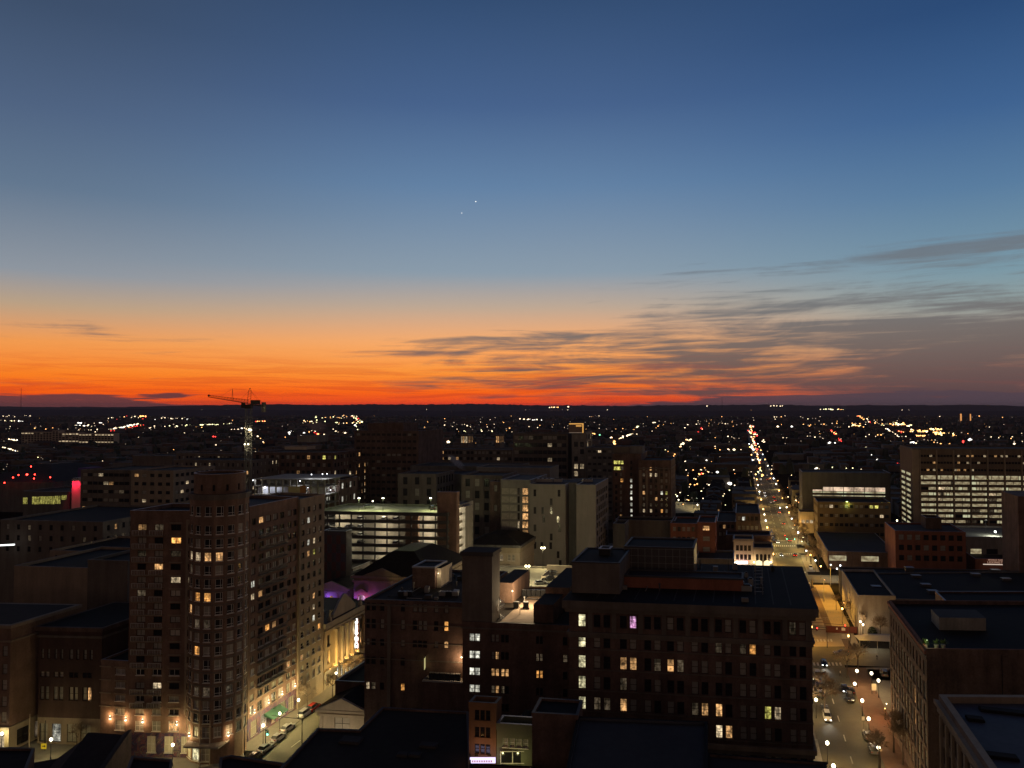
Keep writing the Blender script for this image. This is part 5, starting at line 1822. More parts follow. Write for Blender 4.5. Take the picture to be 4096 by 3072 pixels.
# far pale gridded complex
poly = foot(78, 448, 1500, 60, 3)
X = Bld('gridded_complex', poly, 'very long pale gridded office complex far off on the left', 'office building')
def frac(i, j): return [poly[0].lerp(poly[1], i), poly[0].lerp(poly[1], j)]
for (i, j, yt) in ((0, .33, 1727), (.33, .40, 1722), (.40, .62, 1730), (.62, 1, 1733)):
    p_, q_ = frac(i, j)
    pl_ = [p_, q_, q_ + WD * 14, p_ + WD * 14]
    L = (q_ - p_).length
    zt_ = zat(yt, 1500)
    nfl = 8
    bands = []
    n_ = max(2, int(L / 6.2))
    for k in range(nfl):
        z = zt_ - 4.2 - k * 3.55
        bands.append((z, z + 2.5, [((c + .12) * L / n_, (c + .88) * L / n_, 'k' if (k in (0, 4) and .40 <= i and R.random() < .75) or (k == 0 and i == 0 and c < 4) else ('i' if R.random() < .03 else 'd')) for c in range(n_)], 'plain', None))
    X.walls(0, zt_, CREAM, {0: bands}, poly=pl_, skip=(2,))
    X.roof(zt_ - .01, ROOF, 0, poly=pl_)
X.finish(100)

# gold sign box
o = empty('sign_box', at(2305, 1712, 512), label='lit gold rectangular sign box with orange rim on top of the dark slab', cat='sign')
gx = (xat(2335, 512) - xat(2277, 512))
b = MB(); b.box(-gx / 2, gx / 2, -.3, .6, -3.3, 3.2, mat('sign_bronze', (.30, .22, .16), var=.1)); b.build('panel', o)
GOLD = emit('sign_gold', (1, .50, .12), .75)
b = MB()
b.box(-gx / 2, gx / 2, -.4, -.31, 2.5, 3.2, GOLD); b.box(gx / 2 - .8, gx / 2, -.4, -.31, -3.3, 2.49, GOLD); b.box(-gx / 2, gx / 2 - .81, -.4, -.31, -3.3, -3.1, emit('sign_rim', (.8, .6, .45), .35))
b.build('rim', o)
b = MB()
for k in range(9): b.box(-.2 + k * .42, .14 + k * .42, -.5, -.41, 1.0, 1.9, GOLD)
b.build('lettering', o)

# ================================================================== office over garage with bright striped floors, right
poly = foot(3654, 4200, 430, 40, 5)
poly[3] = poly[0] + WD * 34; poly[2] = poly[1] + WD * 34
X = Bld('striped_office', poly, 'big pale office block over a parking structure with bright horizontal strips on every floor', 'office building')
ztO = zat(1792, 430)
L = (poly[1] - poly[0]).length
bands = []
nb = 9
rO = random.Random(12)
for k in range(15):
    zc_ = zat(1823 + 21.9 * k if k else 1822, 430)
    if k == 0: zc_ = zat(1823, 430)
    if k == 1: zc_ = zat(1850, 430)
    if k == 2: zc_ = zat(1879, 430)
    if k >= 3: zc_ = zat(1909 + 21.9 * (k - 3), 430)
    h_ = .62 if k < 3 else (1.15 if k == 3 else .8)
    row = []
    for c in range(nb):
        u0 = 4.6 + c * 9.2
        if k < 3:
            u = u0
            for j in range(5):
                g_ = ('k' if rO.random() < .5 else 'w') if rO.random() < (.30 if k == 2 else .15) else 'd'
                row.append((u, u + 1.55, g_)); u += 1.68
        else:
            u = u0
            while u < u0 + 8.0:
                e_ = min(u0 + 8.4, u + rO.choice((1.6, 2.8, 4.2, 8.4)))
                if e_ > u0 + 7.6: e_ = u0 + 8.4
                q_ = rO.random()
                row.append((u, e_ - .08, 'g' if q_ < .80 else 'k' if q_ < .88 else 'i' if q_ < .95 else 'd'))
                u = e_
    bands.append((zc_ - h_, zc_ + h_, row, 'plain', None))
sideb = []
for k in range(11):
    z = zat(1890 + 21.5 * k, 445)
    sideb.append((z - 1.1, z + .5, [(2.0, 14, 'g'), (16, 29, 'g')], 'plain', None))
X.walls(0, ztO - .8, mat('office_brown', (.16, .115, .08), var=.12, scale=.1, streak=.15), {0: bands, 3: sideb}, dp=.35)
X.roof(ztO - .8, ROOFB, .8, STONED, COPD)
b = X.part()
d = (poly[1] - poly[0]).normalized(); o_n = Vector((d.y, -d.x, 0))
for c in range(nb + 1):
    u = 4.2 + c * 9.2
    b.prism([poly[0] + d * (u - .32) + o_n * .5, poly[0] + d * (u + .32) + o_n * .5, poly[0] + d * (u + .32) + o_n * .003, poly[0] + d * (u - .32) + o_n * .003], 0, ztO - 1, STONE)
b.prism([poly[0] + o_n * .5, poly[0] + d * 3.6 + o_n * .5, poly[0] + d * 3.6 + o_n * .003, poly[0] + o_n * .003], 0, ztO - .9, STONE)
b.build('pier', X.root)
X.finish(100)
lvl = empty('corner_block', at(4085, 2100, 300), label='tall dark brick wall at the right edge in front of the striped office', cat='building')
P = foot(4076, 4200, 300, 20, 5)
bb = MB(lvl.location); bb.prism(P, 0, zat(1985, 300), BRICKD); bb.build('wall', lvl)

# ================================================================== market halls on the right
RL = lambda off, Y: wline(off, Y)
def quad_bld(name, label, cat, pts, zt, wall, roofm, par=.5, cop=COPING, spec={}, dp=.25):
    X = Bld(name, pts, label, cat)
    X.walls(0, zt - par, wall, spec, dp=dp)
    X.roof(zt - par, roofm, par, wall, cop)
    return X
a = RL(39.4, 258); bq = a + cdir(5) * 12.3
X = quad_bld('white_hall', 'white rendered hall with a glazed side and dark flat roof, beside the orange lit plaza', 'hall',
             [a, bq, RL(39.4, 299) + cdir(5) * 12.3, RL(39.4, 299)], 13.6, mat('hall_render', (.40, .36, .33), var=.15, scale=.2, streak=.2), ROOFD, .9, COPD, {3: [(1.0, 7.6, [(22, 27, 'c'), (28, 33, 'c'), (34, 38, 'c')], 'slide', None)]})
X.finish()
a2 = bq + WD * 1.0
X = quad_bld('market_hall', 'very wide flat dark roofed market hall with pale roof hatches', 'market hall',
             [a2 + Vector((.3, 0, 0)), a2 + cdir(5) * 75, a2 + cdir(5) * 75 + WD * 52, a2 + WD * 42 + Vector((.3, 0, 0))], 12.4, CONCD, ROOFD, .5, COPD)
X.finish()
a3 = RL(40.5, 306)
X = quad_bld('market_annex', 'flat dark roof behind the white hall, with a pale slanting coping', 'market hall', [a3, a3 + cdir(6) * 75, a3 + cdir(6) * 75 + WD * 12, a3 + WD * 12], 10.6, mat('annex_brick', (.09, .07, .06), var=.2), ROOFD, .5, COPD)
X.finish()
n_ = 0
for (px, py) in ((3637, 2278), (3664, 2310), (3703, 2346), (3902, 2304), (3981, 2288), (4024, 2323), (3730, 2372), (3504, 2354)):
    p = gr(px, py, 11.9)
    o = empty('roof_hatch', p, rad(-6), label='pale square roof hatch on the market hall roof, %s from the top left' % ow(n_), cat='roof hatch', group='roof hatches on the market hall')
    n_ += 1
    b = MB(); b.box(-1.5, 1.5, -1, 1, -2, .9, COPD); b.build('curb', o)
    b = MB(); b.box(-1.6, 1.6, -1.1, 1.1, .903, 1.05, COPING); b.build('lid', o)
# far market with sign
X = simple('sign_hall', 'low hall at the right edge whose red fascia carries pale sign letters', 'market hall', 3900, 4180, 338, 2234, 20, BRICKR, rows=0, b=5, roof=ROOFB)
for txt, z, sz in (('LEXINGTON', zat(2254, 336.4), 1.35), ('WORLD FAMOUS', zat(2243, 336.4), .9)):
    lp = at(3992, 2255, 336.4) - X.org; lp.z = z
    text_mesh('sign_letters', txt, sz, emit('letter_pale', (1, .6, .42), .45), X.root, lp, rad(-5), .05, 0, 1.25)
o = empty('canopy_strip', at(3988, 2258, 334), label='thin bright canopy edge below the pale sign letters', cat='canopy')
b = MB(); b.obox((0, 0), cdir(5), 11.5, .6, -.15, .12, emit('canopy_edge', (1, .8, .65), .7)); b.build('edge', o)
X = simple('loading_roof', 'grey flat roofed building with a glaring roof lamp, right of the red brick block', 'building', 3866, 4200, 352, 2146, 34, CONC, rows=1, dz=3, wh=2.4, ww=5, zr0=9.2, nc=5, p=.5, kinds='g', b=5, roof=mat('roof_pale', (.2, .19, .16), var=.3, scale=.1), side=0)
p = at(3944, 2146, 366)
lamp('roof_lamp', (p.x, p.y, zat(2146, 352) - .8), 'slim unlit mast on the grey roof right of the brick block', h=6, power=1, style='flood', cat='lamp mast', globe=FRAMEW)
wlamp(3982, 2160, 356, 'glaring white roof lamp on the grey flat roofed building', z=zat(2146, 352) + 1.6, power=2400, col=(.95, 1, .85), r=.5, off=(0, 1.2), globe=emit('flood_white', (.95, 1, .85), 40))

# brick building at the lower right with a long windowed side
q0, q1 = RL(35.6, 147), RL(35.6, 183.5)
zt = 31.0
L = (q1 - q0).length
X = Bld('warehouse', [q0, q0 + Vector((70, -2.5, 0)), q1 + Vector((70, -2, 0)), q1], 'tall dark brick warehouse with six rows of windows facing the street, lower right', 'warehouse')
bands = []
rB = random.Random(9)
for k in range(6):
    z = 26.6 - 4.4 * k
    hh = 1.35 if k == 0 else (1.7)
    row = []
    for j in range(12):
        u = 1.4 + j * 3.05
        g_ = rB.choice('ccmi') if k > 0 else 'c'
        if (k, j) in ((2, 8), (3, 8)): g_ = 'w'
        row.append((u, u + (1.25 if k == 0 else 1.9), g_))
    bands.append((z - hh, z + hh, row, 'dh', None))
fr_b = [(15.4, 17.2, [(4.8, 6.4, 'c'), (10, 11.6, 'd'), (17.6, 19.2, 'c'), (20.4, 22.0, 'c'), (30, 33.6, 'i'), (42, 45, 'c')], 'dh', None), (0.5, 4.2, [(3.8, 11.2, 'x')], 'cross', None)]
X.walls(0, zt - .9, BRICKD, {3: bands, 0: fr_b})
X.band(zt - 1.0, zt - .3, .5, BRICKR, 'cornice', edges=[3])
X.band(zt - 2.0, zt - 1.5, .25, STONED, 'ledge', edges=[3])
X.roof(zt - .9, ROOFD, .9, BRICKD, BRICKR)
b = X.part()
for j in range(3): b.tube((q0.x + 14.2 + j * .0, q0.y - .6, 6), (q0.x + 14.2, q0.y - .6, 30), .06, .06, METALD, 5)
b.build('downpipe', X.root)
X.finish(100)
o = empty('plant_room', at(3757, 2540, 168), label='pale boxy plant room standing on the dark warehouse roof', cat='plant room')
P = foot(3757, 3944, 162, 7, 3, 2500)
bb = MB(o.location); bb.prism(P, 30.13, zat(2470, 162), CONC, ROOFB); bb.build('wall', o)
X = quad_bld('rear_building', 'flat roofed building with a thin pale coping behind the lower right warehouse', 'building',
             [at(3815, 2435, 192).xy.to_3d(), at(4300, 2435, 190).xy.to_3d(), at(4300, 2435, 190).xy.to_3d() + WD * 21, at(3815, 2435, 192).xy.to_3d() + WD * 19], zat(2435, 192), BRICKD, ROOFD, .5, COPING)
X.finish()
for k, px in enumerate((3700, 3745, 3772)):
    p = at(px, 2566, 150); p.z = 30.13
    o = empty('potted_shrub', p, label='leafy green potted shrub on the warehouse roof edge, %s from the street side' % ow(k), cat='potted plant', group='potted shrubs on the warehouse roof')
    b = MB(); b.tube((0, 0, 0), (0, 0, .7), .35, .45, CREAM, 8); b.build('pot', o)
    b = MB()
    for j in range(60):
        a, e, l = R.uniform(0, 6.3), R.uniform(.2, 1.3), R.uniform(.6, 1.4)
        t0 = Vector((0, 0, .7)); tv = Vector((math.cos(a) * math.cos(e), math.sin(a) * math.cos(e), math.sin(e))) * l
        s_ = Vector((-math.sin(a), math.cos(a), 0)) * .12
        b.face([t0 + tv * .4 - s_, t0 + tv * .4 + s_, t0 + tv], mat('leaf_green', (.12, .17, .05), var=.3))
    b.build('foliage', o)
wlamp(3708, 2560, 148.5, 'greenish lamp lighting the potted shrubs on the warehouse roof', power=60, col=(.85, 1, .55), z=32.2, r=.07, globe=emit('lamp_soft', (.8, 1, .5), 2), off=(.4, .3))

# stone building at the bottom right corner
q0 = at(3757, 2778, 118).xy.to_3d()
zt = zat(2778, 118)
off = q0.x - TA * q0.y
q1 = wline(off, 84)
X = Bld('stone_corner_building', [q1, q1 + Vector((60, -2, 0)), q0 + Vector((60, -1, 0)), q0], 'pale stone building with tall pilasters and a broad dark roof, bottom right corner', 'building')
L = (q0 - q1).length
bands = [(zt - 3.4 - 3.7 * k - 2.3, zt - 3.4 - 3.7 * k, [(1.6 + j * 3.3, 2.9 + j * 3.3, 'd') for j in range(int(L / 3.3))], 'dh', None) for k in range(6)]
X.walls(0, zt - 1.0, LIME, {3: bands}, dp=.35)
X.band(zt - 1.5, zt - .9, .7, LIME, 'cornice', edges=[3, 0])
X.band(zt - 2.6, zt - 2.2, .3, LIME, 'ledge', edges=[3, 0])
X.roof(zt - 1.0, mat('roof_blue_grey', (.075, .08, .10), var=.3, scale=.15, rough=.7), 1.0, STONE, LIME, th=.9)
b = X.part()
d = (q0 - q1).normalized(); o_n = Vector((-d.y, d.x, 0))
for j in range(int(L / 3.3) + 1):
    u = .8 + j * 3.3
    if u > L - .5: break
    b.prism([q1 + d * (u - .35), q1 + d * (u + .35), q1 + d * (u + .35) + o_n * .4, q1 + d * (u - .35) + o_n * .4], 0, zt - 2.7, LIME)
b.build('pilaster', X.root)
X.finish()
for k, (px, py, w_) in enumerate([(4010, 2850, 6), (3900, 2880, 2.2), (4000, 3030, 4)]):
    p = gr(px, py, zt - .99)
    o = empty('roof_curb', p, rad(-18), label=('long low roof curb', 'small roof hatch', 'wide low skylight')[k] + ' on the blue grey roof at the bottom right corner', cat='roof hatch')
    b = MB(); b.box(-w_ / 2, w_ / 2, -.8, .8, 0, .35, ROOFD); b.box(-w_ / 2 + .1, w_ / 2 - .1, -.7, .7, .351, .42, ROOF); b.build('curb', o)
# white floodlit facades by the long street
X = simple('lit_shop', 'cream three storey shop front floodlit from below, with four shuttered windows per row', 'shop', 2935, 3013, 360, 2155, 13, CREAM, rows=2, dz=4.3, ww=1.35, wh=2.6, nc=4, p=0, pc=0, zr0=4.9, roof=ROOFD, b=7, cornice=.5)
X2 = simple('lit_bank', 'lower cream building beside the shop, with arched windows floodlit from below', 'building', 3014, 3092, 359, 2190, 16, CREAM, rows=1, ww=1.3, wh=3.2, nc=4, p=0, pc=0, zr0=4.6, roof=ROOFD, style='arch', b=7, cornice=.5)
for k, (px, pw) in enumerate(((2939, 420), (3016, 520), (3083, 420))):
    wlamp(px, 2240, 357.6, 'bright warm floodlight at the foot of the cream facades, %s from the left' % ow(k), power=pw, col=(1, .72, .38), off=(0, .1), drop=-.8, r=.36, z=4.2, group='floodlights below the cream facades')
o = empty('neon_sign', at(2968, 2249, 357.6), label='glowing white and red shop sign under the cream shop front', cat='sign')
b = MB(); b.box(-2.6, 2.6, -.3, .2, -.7, .6, emit('sign_hot', (1, .9, .88), 5)); b.build('panel', o)
b = MB(); b.box(-3.1, 3.1, -.35, .2, .601, .8, emit('sign_red', (1, .12, .1), 3)); b.build('rim', o)
plight(o, (0, -1.5, 0), 250, (1, .7, .6), .4)
o = empty('arched_entrance', at(3052, 2253, 358.2), label='two glowing arched entrance openings at street level of the arched building', cat='entrance')
b = MB()
for s_ in (-1, 1):
    b.box(s_ * 1.9 - 1.5, s_ * 1.9 + 1.5, -.1, .1, -2.4, .3, emit('entrance_glow', (1, .82, .45), 1.6))
    for k in range(6):
        a0, a1 = math.pi * k / 6, math.pi * (k + 1) / 6
        b.face([(s_ * 1.9, -.1, .3), (s_ * 1.9 + 1.5 * math.cos(a1), -.1, .3 + 1.1 * math.sin(a1)), (s_ * 1.9 + 1.5 * math.cos(a0), -.1, .3 + 1.1 * math.sin(a0))], MATS['entrance_glow'])
b.build('opening', o)

# ================================================================== foreground roofs, nearer than the streets
def flat_block(name, label, pts, z, wall=BRICKD, rm=ROOFD, par=.35, cop=COPD):
    """block given by its roof outline, seen at roof height z (counter-clockwise from the near left)"""
    P = [gr(px, py, z).xy.to_3d() for px, py in pts]
    X = Bld(name, P, label, 'building')
    X.walls(0, z - par, wall)
    X.roof(z - par, rm, par, wall, cop)
    X.finish()
    return X


flat_block('foreground_block', 'dark flat roofed block at the bottom, in front of the left hand street', [(850, 3300), (1100, 3320), (1138, 3052), (925, 3020), (880, 3030)], 25.0)
ZB = 26.9
flat_block('foreground_building', 'large flat dark brown roof in the bottom centre left foreground', [(1060, 3130), (1160, 3330), (1895, 3330), (1873, 2846), (1530, 2828), (1436, 2918), (1270, 2912), (1142, 3050)], ZB, rm=ROOF)
zt_ = ZB
for k, (px, py, z, w_, d_) in enumerate([(1405, 2965, ZB - .34, 3.2, 2.2), (1715, 2985, ZB - .34, 2.6, 1.6), (1612, 3022, ZB - .34, 1.6, 1.2), (1660, 3024, ZB - .34, 1.7, 1.1)]):
    p = gr(px, py, z)
    o = empty('skylight', p, rad(-10), label='faint grey skylight on the foreground roof, %s' % ('the large square one', 'the upper right one', 'lower left of a pair', 'lower right of a pair')[k], cat='skylight')
    b = MB(); b.box(-w_ / 2, w_ / 2, -d_ / 2, d_ / 2, 0, .3, COPD); b.build('curb', o)
    b = MB(); b.box(-w_ / 2 + .08, w_ / 2 - .08, -d_ / 2 + .08, d_ / 2 - .08, .301, .38, ROOFB); b.build('glazing', o)
# cream temple-fronted house with blind window
X = pediment_house('gabled_house', 'small cream gabled house front with a wide blind window, beside the left street', 1283, 1464, 163, zat(2843, 163), 2.5, CREAM, 14, cols=1, win='m', ww=3.4, wh=2.6, zw=zat(2915, 163), z0=0)
X = simple('dark_hall', 'long dark flat roof behind the cream gabled house', 'building', 1345, 1700, 171, 2722, 30, BRICKD, rows=0, roof=ROOFD)
X = simple('ornate_shop', 'narrow orange brick house with a toothed yellow cornice', 'house', 1464, 1556, 160, 2796, 12, BRICKO, rows=1, dz=3, ww=.9, wh=1.9, nc=3, p=0, pc=.3, zr0=zat(2880, 160), b=7)
b = X.part(); a0 = X.poly[0]; d = (X.poly[1] - a0).normalized(); o_n = Vector((d.y, -d.x, 0)); L = (X.poly[1] - a0).length
TERRA = mat('terracotta', (.5, .3, .1), var=.1)
b.prism([a0 + o_n * .5, X.poly[1] + o_n * .5, X.poly[1] + o_n * .003, a0 + o_n * .003], X.zt - .7, X.zt - .2, TERRA)
for k in range(12): b.prism([a0 + d * (L * (k + .2) / 12) + o_n * .42, a0 + d * (L * (k + .8) / 12) + o_n * .42, a0 + d * (L * (k + .8) / 12) + o_n * .004, a0 + d * (L * (k + .2) / 12) + o_n * .004], X.zt - 1.1, X.zt - .702, TERRA)
for k in range(3): b.prism([a0 + d * (L * (k + .15) / 3) + o_n * .2, a0 + d * (L * (k + .85) / 3) + o_n * .2, a0 + d * (L * (k + .85) / 3) + o_n * .004, a0 + d * (L * (k + .15) / 3) + o_n * .004], X.zt - 2.3, X.zt - 1.7, TERRA)
b.build('cornice', X.root)
for k, (px, py, D, pw, col) in enumerate([(1480, 2905, 157.6, 60, (1, .6, .25))]):
    wlamp(px, py, D, 'small lamp on the front of the orange brick house', power=70, col=col, r=.08)
# narrow lit brick front and green-grey house at the bottom centre
X = simple('narrow_brick_shop', 'narrow orange lit brick front with three blind windows per floor, above a violet lit sign', 'shop', 1877, 1985, 112, 2807, 2.6, BRICKO, rows=3, dz=2.46, ww=.68, wh=1.5, nc=3, p=0, pc=.0, zr0=zat(3014, 112), b=8, sub=True, side=0, cop=COPD, roof=ROOFD)
for k in range(2):
    o = empty('downlight', at(1905 + 52 * k, 3022, 109.9), label='hidden warm lamp above the violet shop sign, %s one' % ('left', 'right')[k], cat='lamp')
    bb = MB(); bb.box(-.25, .25, -.06, .3, -.06, .06, METALD); bb.build('housing', o)
    plight(o, (0, -.3, .7), 34, (1, .5, .16), .1)
o = empty('shop_sign', at(1931, 3041, 110.2), label='glowing violet white shop sign band at the very bottom of the picture', cat='sign')
b = MB(); b.box(-1.85, 1.85, -.15, .15, -.36, .36, emit('sign_violet', (.72, .62, 1.0), 1.6)); b.build('panel', o)
b = MB()
for k in range(12): b.box(-1.55 + k * .25, -1.4 + k * .25, -.19, -.151, -.22, .06, emit('sign_marks', (.9, .35, .2), .5))
b.build('lettering', o)
X = simple('green_grey_house', 'green grey painted house with pale framed windows, beside the narrow orange brick front', 'house', 1987, 2136, 111.5, 2892, 3, OLIVE, rows=2, dz=1.98, ww=.78, wh=1.3, nc=4, p=0, pc=1, fr=FRAMEW, zr0=zat(2986, 111.5), b=8, sub=True, side=0,
           lit={(1, 0): 'k', (0, 1): 'c'})
for k in range(2):
    o = empty('downlight', at(2010 + 62 * k, 3062, 109.6), label='yellowish lamp low on the green grey house, %s one' % ('left', 'right')[k], cat='lamp')
    bb = MB(); bb.box(-.1, .1, -.1, .1, -.1, .1, METALD); bb.build('housing', o)
    plight(o, (0, -.4, .3), 48, (.95, .85, .35), .1)
o = empty('shop_window', at(2050, 3028, 111.0), label='wide pale framed shop window low on the green grey house', cat='window')
b = MB()
for x in (-1.8, -.05, 1.7): b.box(x, x + .13, -.06, .06, -.85, .75, FRAMEW)
b.box(-1.8, 1.83, -.065, .065, .751, .87, FRAMEW); b.box(-1.8, 1.83, -.065, .065, -.97, -.851, FRAMEW)
b.build('frame', o)
b = MB(); b.box(-1.66, 1.7, -.0, .03, -.85, .75, GLASS); b.build('pane', o)
P = foot(1992, 2150, 121, 9, 7, 2850)
X = Bld('gabled_roof_house', P, 'dark steep gabled roof between the green grey house and the brown building', 'house')
X.walls(0, zat(2893, 130), BRICKD)
X.hip(zat(2893, 130) + .01, 3.6, ROOFD, over=.2, run=2.6); X.finish()
flat_block('foreground_building', 'tall plain dark brick box in the bottom centre, right of the green grey house', [(2128, 2850), (2312, 2860), (2330, 2800), (2160, 2790)], zat(2792, 110))
flat_block('foreground_building', 'broad dark blue grey block at the bottom, in front of the long office block', [(2250, 3150), (2829, 3180), (2829, 2886), (2310, 2866)], zat(2880, 104), wall=mat('slate_cladding', (.05, .055, .075), var=.3, scale=.1, rough=.5, spec=.5), rm=ROOFB, cop=ROOFD)
flat_block('foreground_building', 'low dark roof at the bottom edge below the stone ledge of the office block', [(2829, 3350), (3330, 3350), (3305, 3048), (2829, 3012)], zat(3030, 105), rm=ROOFB, cop=ROOFD)
flat_block('foreground_building', 'dark roof edge below the violet shop sign', [(1880, 3200), (2140, 3200), (2140, 3066), (1880, 3054)], zat(3058, 104), cop=ROOFD)
# bottom left roofs
flat_block('foreground_building', 'plain dark brick block cut by the bottom left corner', [(-300, 3400), (-20, 3400), (138, 2991), (-300, 2984)], 24.0)
# swooping roof
Lx = [at(x, 2900, 118).x for x in (128, 232, 345, 352, 372, 490, 514, 527)]
Zt = [zat(y, 129) for y in (3052, 3034, 2950, 2930, 2930, 2938, 2920, 2916)]
X = Bld('curved_roof_building', [(Lx[0], 118), (Lx[-1], 116), (Lx[-1] + 1.5, 129), (Lx[0] + 1.5, 129)], 'blue grey swooping roof with raised parapets in the bottom left foreground', 'building')
b = X.part()
for i in range(7):
    x0, x1 = Lx[i] * 129 / 118, Lx[i + 1] * 129 / 118
    b.hexa([(x0, 112, 0), (x1, 112, 0), (x1, 129, 0), (x0, 129, 0)],
           [(x0, 112, Zt[i] - 5.2), (x1, 112, Zt[i + 1] - 5.2), (x1, 129, Zt[i + 1]), (x0, 129, Zt[i])], BRICKD, ROOFB)
b.build('roof', X.root)
X.finish()
flat_block('foreground_building', 'low black roof with pale edge at the bottom left, beside the swooping roof', [(380, 3400), (640, 3400), (690, 3036), (527, 3024)], 22.0, cop=CONCD)

# old commercial blocks across the bottom left street
q0 = at(36, 2900, 171.5).xy.to_3d(); q0b = wline(q0.x - TA * q0.y, 171.5)
offc = q0.x - TA * q0.y
qe = wline(offc, 188)
X = Bld('corner_block', [q0 - Vector((30, -2, 0)), q0, qe, qe - Vector((30, -2, 0))], 'dark brown seven storey corner block with a pale stone lit shopfront base, far left', 'building')
bands0 = [(z, z + 2.3, [(26.2, 27.4, 'c'), (28.2, 29.4, 'm' if k > 1 else 'c')], 'dh', None) for k, z in enumerate((21.4, 17.4, 13.8, 10.1, 6.6))]
X.walls(5.4, 28.6, BRICK, {0: bands0, 1: [(17.5, 18.6, [(9, 10, 'd')], 'dh', None)]})
X.walls(0, 5.4, LIME, {1: [(.6, 4.2, [(2, 5, 'd'), (6.5, 10, 'i'), (11.4, 15, 'd')], 'cross', None)], 0: [(.6, 4.2, [(21, 25, 'i'), (26.2, 29, 'k')], 'cross', None)]}, name='shop_front')
X.band(27.9, 28.6, .9, STONE, 'cornice'); X.band(24.6, 25.0, .3, STONE, 'ledge'); X.band(5.2, 5.7, .4, LIME, 'ledge')
X.roof(28.61, ROOF, 0); X.finish()
X = Bld('arched_window_block', foot(152, 404, 176, 22, 4, 2800), 'dark red brick block with rows of narrow arched windows over a stone shopfront', 'building')
A, B_ = X.poly[0], X.poly[1]
cA = pu(A, B_, [(171, 181), (195, 205), (224, 234), (248, 258), (283, 297), (311, 321), (339, 352), (365, 376)])
cP = pu(A, B_, [(169, 184), (189, 204), (222, 238), (244, 260), (284, 300), (304, 319), (338, 355), (357, 373)])
bands = [(zat(2635, 176), zat(2595, 176), [(*c, 'c') for c in cA], 'arch', None), (zat(2707, 176), zat(2686, 176), [(*c, 'm' if i < 4 else 'd') for i, c in enumerate(cP)], 'dh', None),
         (zat(2798, 176), zat(2745, 176), [(*c, 'w' if i == 7 else 'm' if i in (4, 5, 6) else 'c') for i, c in enumerate(cP)], 'dh', None),
         (zat(2885, 176), zat(2826, 176), [(*c, 'i' if i in (4, 7) else 'c') for i, c in enumerate(cP)], 'dh', None)]
X.walls(6.0, 26.0, mat('brick_soot', (.075, .042, .034), var=.25, scale=.2, streak=.2), {0: bands}, dp=.3)
cS = pu(A, B_, [(168, 202), (218, 254), (278, 318), (332, 372)])
X.walls(0, 6.0, STONE, {0: [(.5, 2.6 + 2.0, [(*c, 'kxiw'[i]) if i == 1 else (*c, 'c') for i, c in enumerate(cS)], 'cross', FRAMEW if False else None)]}, name='shop_front', dp=.3)
X.band(24.4, 24.9, .3, STONED, 'ledge'); X.band(26.0, 26.9, .7, BRICKD, 'cornice')
X.roof(26.91, ROOFD, 0); X.finish()

# ================================================================== tower crane and building site
cp = at(992, 1900, 315); cp.z = 0
CR = empty('tower_crane', cp, label='tall lattice tower crane with lit mast and long jib against the orange sky', cat='crane')
STEEL = mat('crane_steel', (.16, .15, .12), rough=.5, var=.1)
zj = zat(1622, 315)
JIBM = mat('crane_dark', (.045, .035, .03), rough=.6, var=.1)
b = MB()
hw = 1.05
cs_ = [(-hw, -hw), (hw, -hw), (hw, hw), (-hw, hw)]
for x, y in cs_: b.tube((x, y, 0), (x, y, zj), .11, .11, STEEL, 4)
nz = int(zj / 2.2)
for k in range(nz):
    z0, z1 = zj * k / nz, zj * (k + 1) / nz
    for i in range(4):
        (xa, ya), (xb, yb) = cs_[i], cs_[(i + 1) % 4]
        if k % 2: xa, ya, xb, yb = xb, yb, xa, ya
        b.tube((xa, ya, z0), (xb, yb, z1), .05, .05, STEEL, 3, cap=False)
        b.tube((xa, ya, z1), (xb, yb, z1), .05, .05, STEEL, 3, cap=False)
b.build('mast', CR)
tip = at(835, 1588, 300) - cp
rootj = Vector((0, 0, zj + .8))
b = MB()
ax = (tip - rootj); Lj = ax.length; ax.normalize()
sd = Vector((-ax.y, ax.x, 0)).normalized()
up = Vector((0, 0, 1))
def jp(s_, a_, u_): return rootj + ax * (Lj * s_) + sd * a_ + up * u_
for a_, u_ in ((-.7, 0), (.7, 0), (0, 1.5)):
    b.tube(jp(0, a_, u_), jp(1, a_ * .6, u_ * .5), .13, .09, JIBM, 4)
for k in range(14):
    s0, s1 = k / 14, (k + 1) / 14
    for a_ in (-.7, .7):
        b.tube(jp(s0, a_, 0), jp((s0 + s1) / 2, 0, 1.5 - .75 * s0), .05, .05, JIBM, 3, cap=False)
        b.tube(jp((s0 + s1) / 2, 0, 1.5 - .75 * s0), jp(s1, a_, 0), .05, .05, JIBM, 3, cap=False)
    b.tube(jp(s0, -.7, 0), jp(s0, .7, 0), .05, .05, JIBM, 3, cap=False)
b.ball(jp(1, 0, .6), .45, JIBM)
b.build('jib', CR)
ct = at(1055, 1624, 319) - cp
b = MB()
for a_ in (-.6, .6): b.tube(Vector((0, 0, zj + .4)) + sd * a_, ct + sd * a_, .25, .25, JIBM, 4)
b.obox((ct.x * .45, ct.y * .45), ct, 3.4, 1.8, zj + .5, zj + 2.3, JIBM)
b.build('counter_jib', CR)
b = MB()
b.obox((ct.x, ct.y), ct, 1.2, 2.0, ct.z - 2.6, ct.z + 1.6, CONC)
b.build('counterweight', CR)
b = MB(); b.box(-1.3, 1.3, -1.3, 1.3, zj - 1.3, zj + .3, JIBM); b.box(-2.6, -1.31, -1.6, -.2, zj - 1.0, zj + 1.1, JIBM); b.build('cab', CR)
apx = at(1000, 1560, 315) - cp
b = MB()
for x in (-.75, .75):
    b.tube((x, 0, zj), (apx.x + x * .7, 0, apx.z), .1, .08, JIBM, 4)
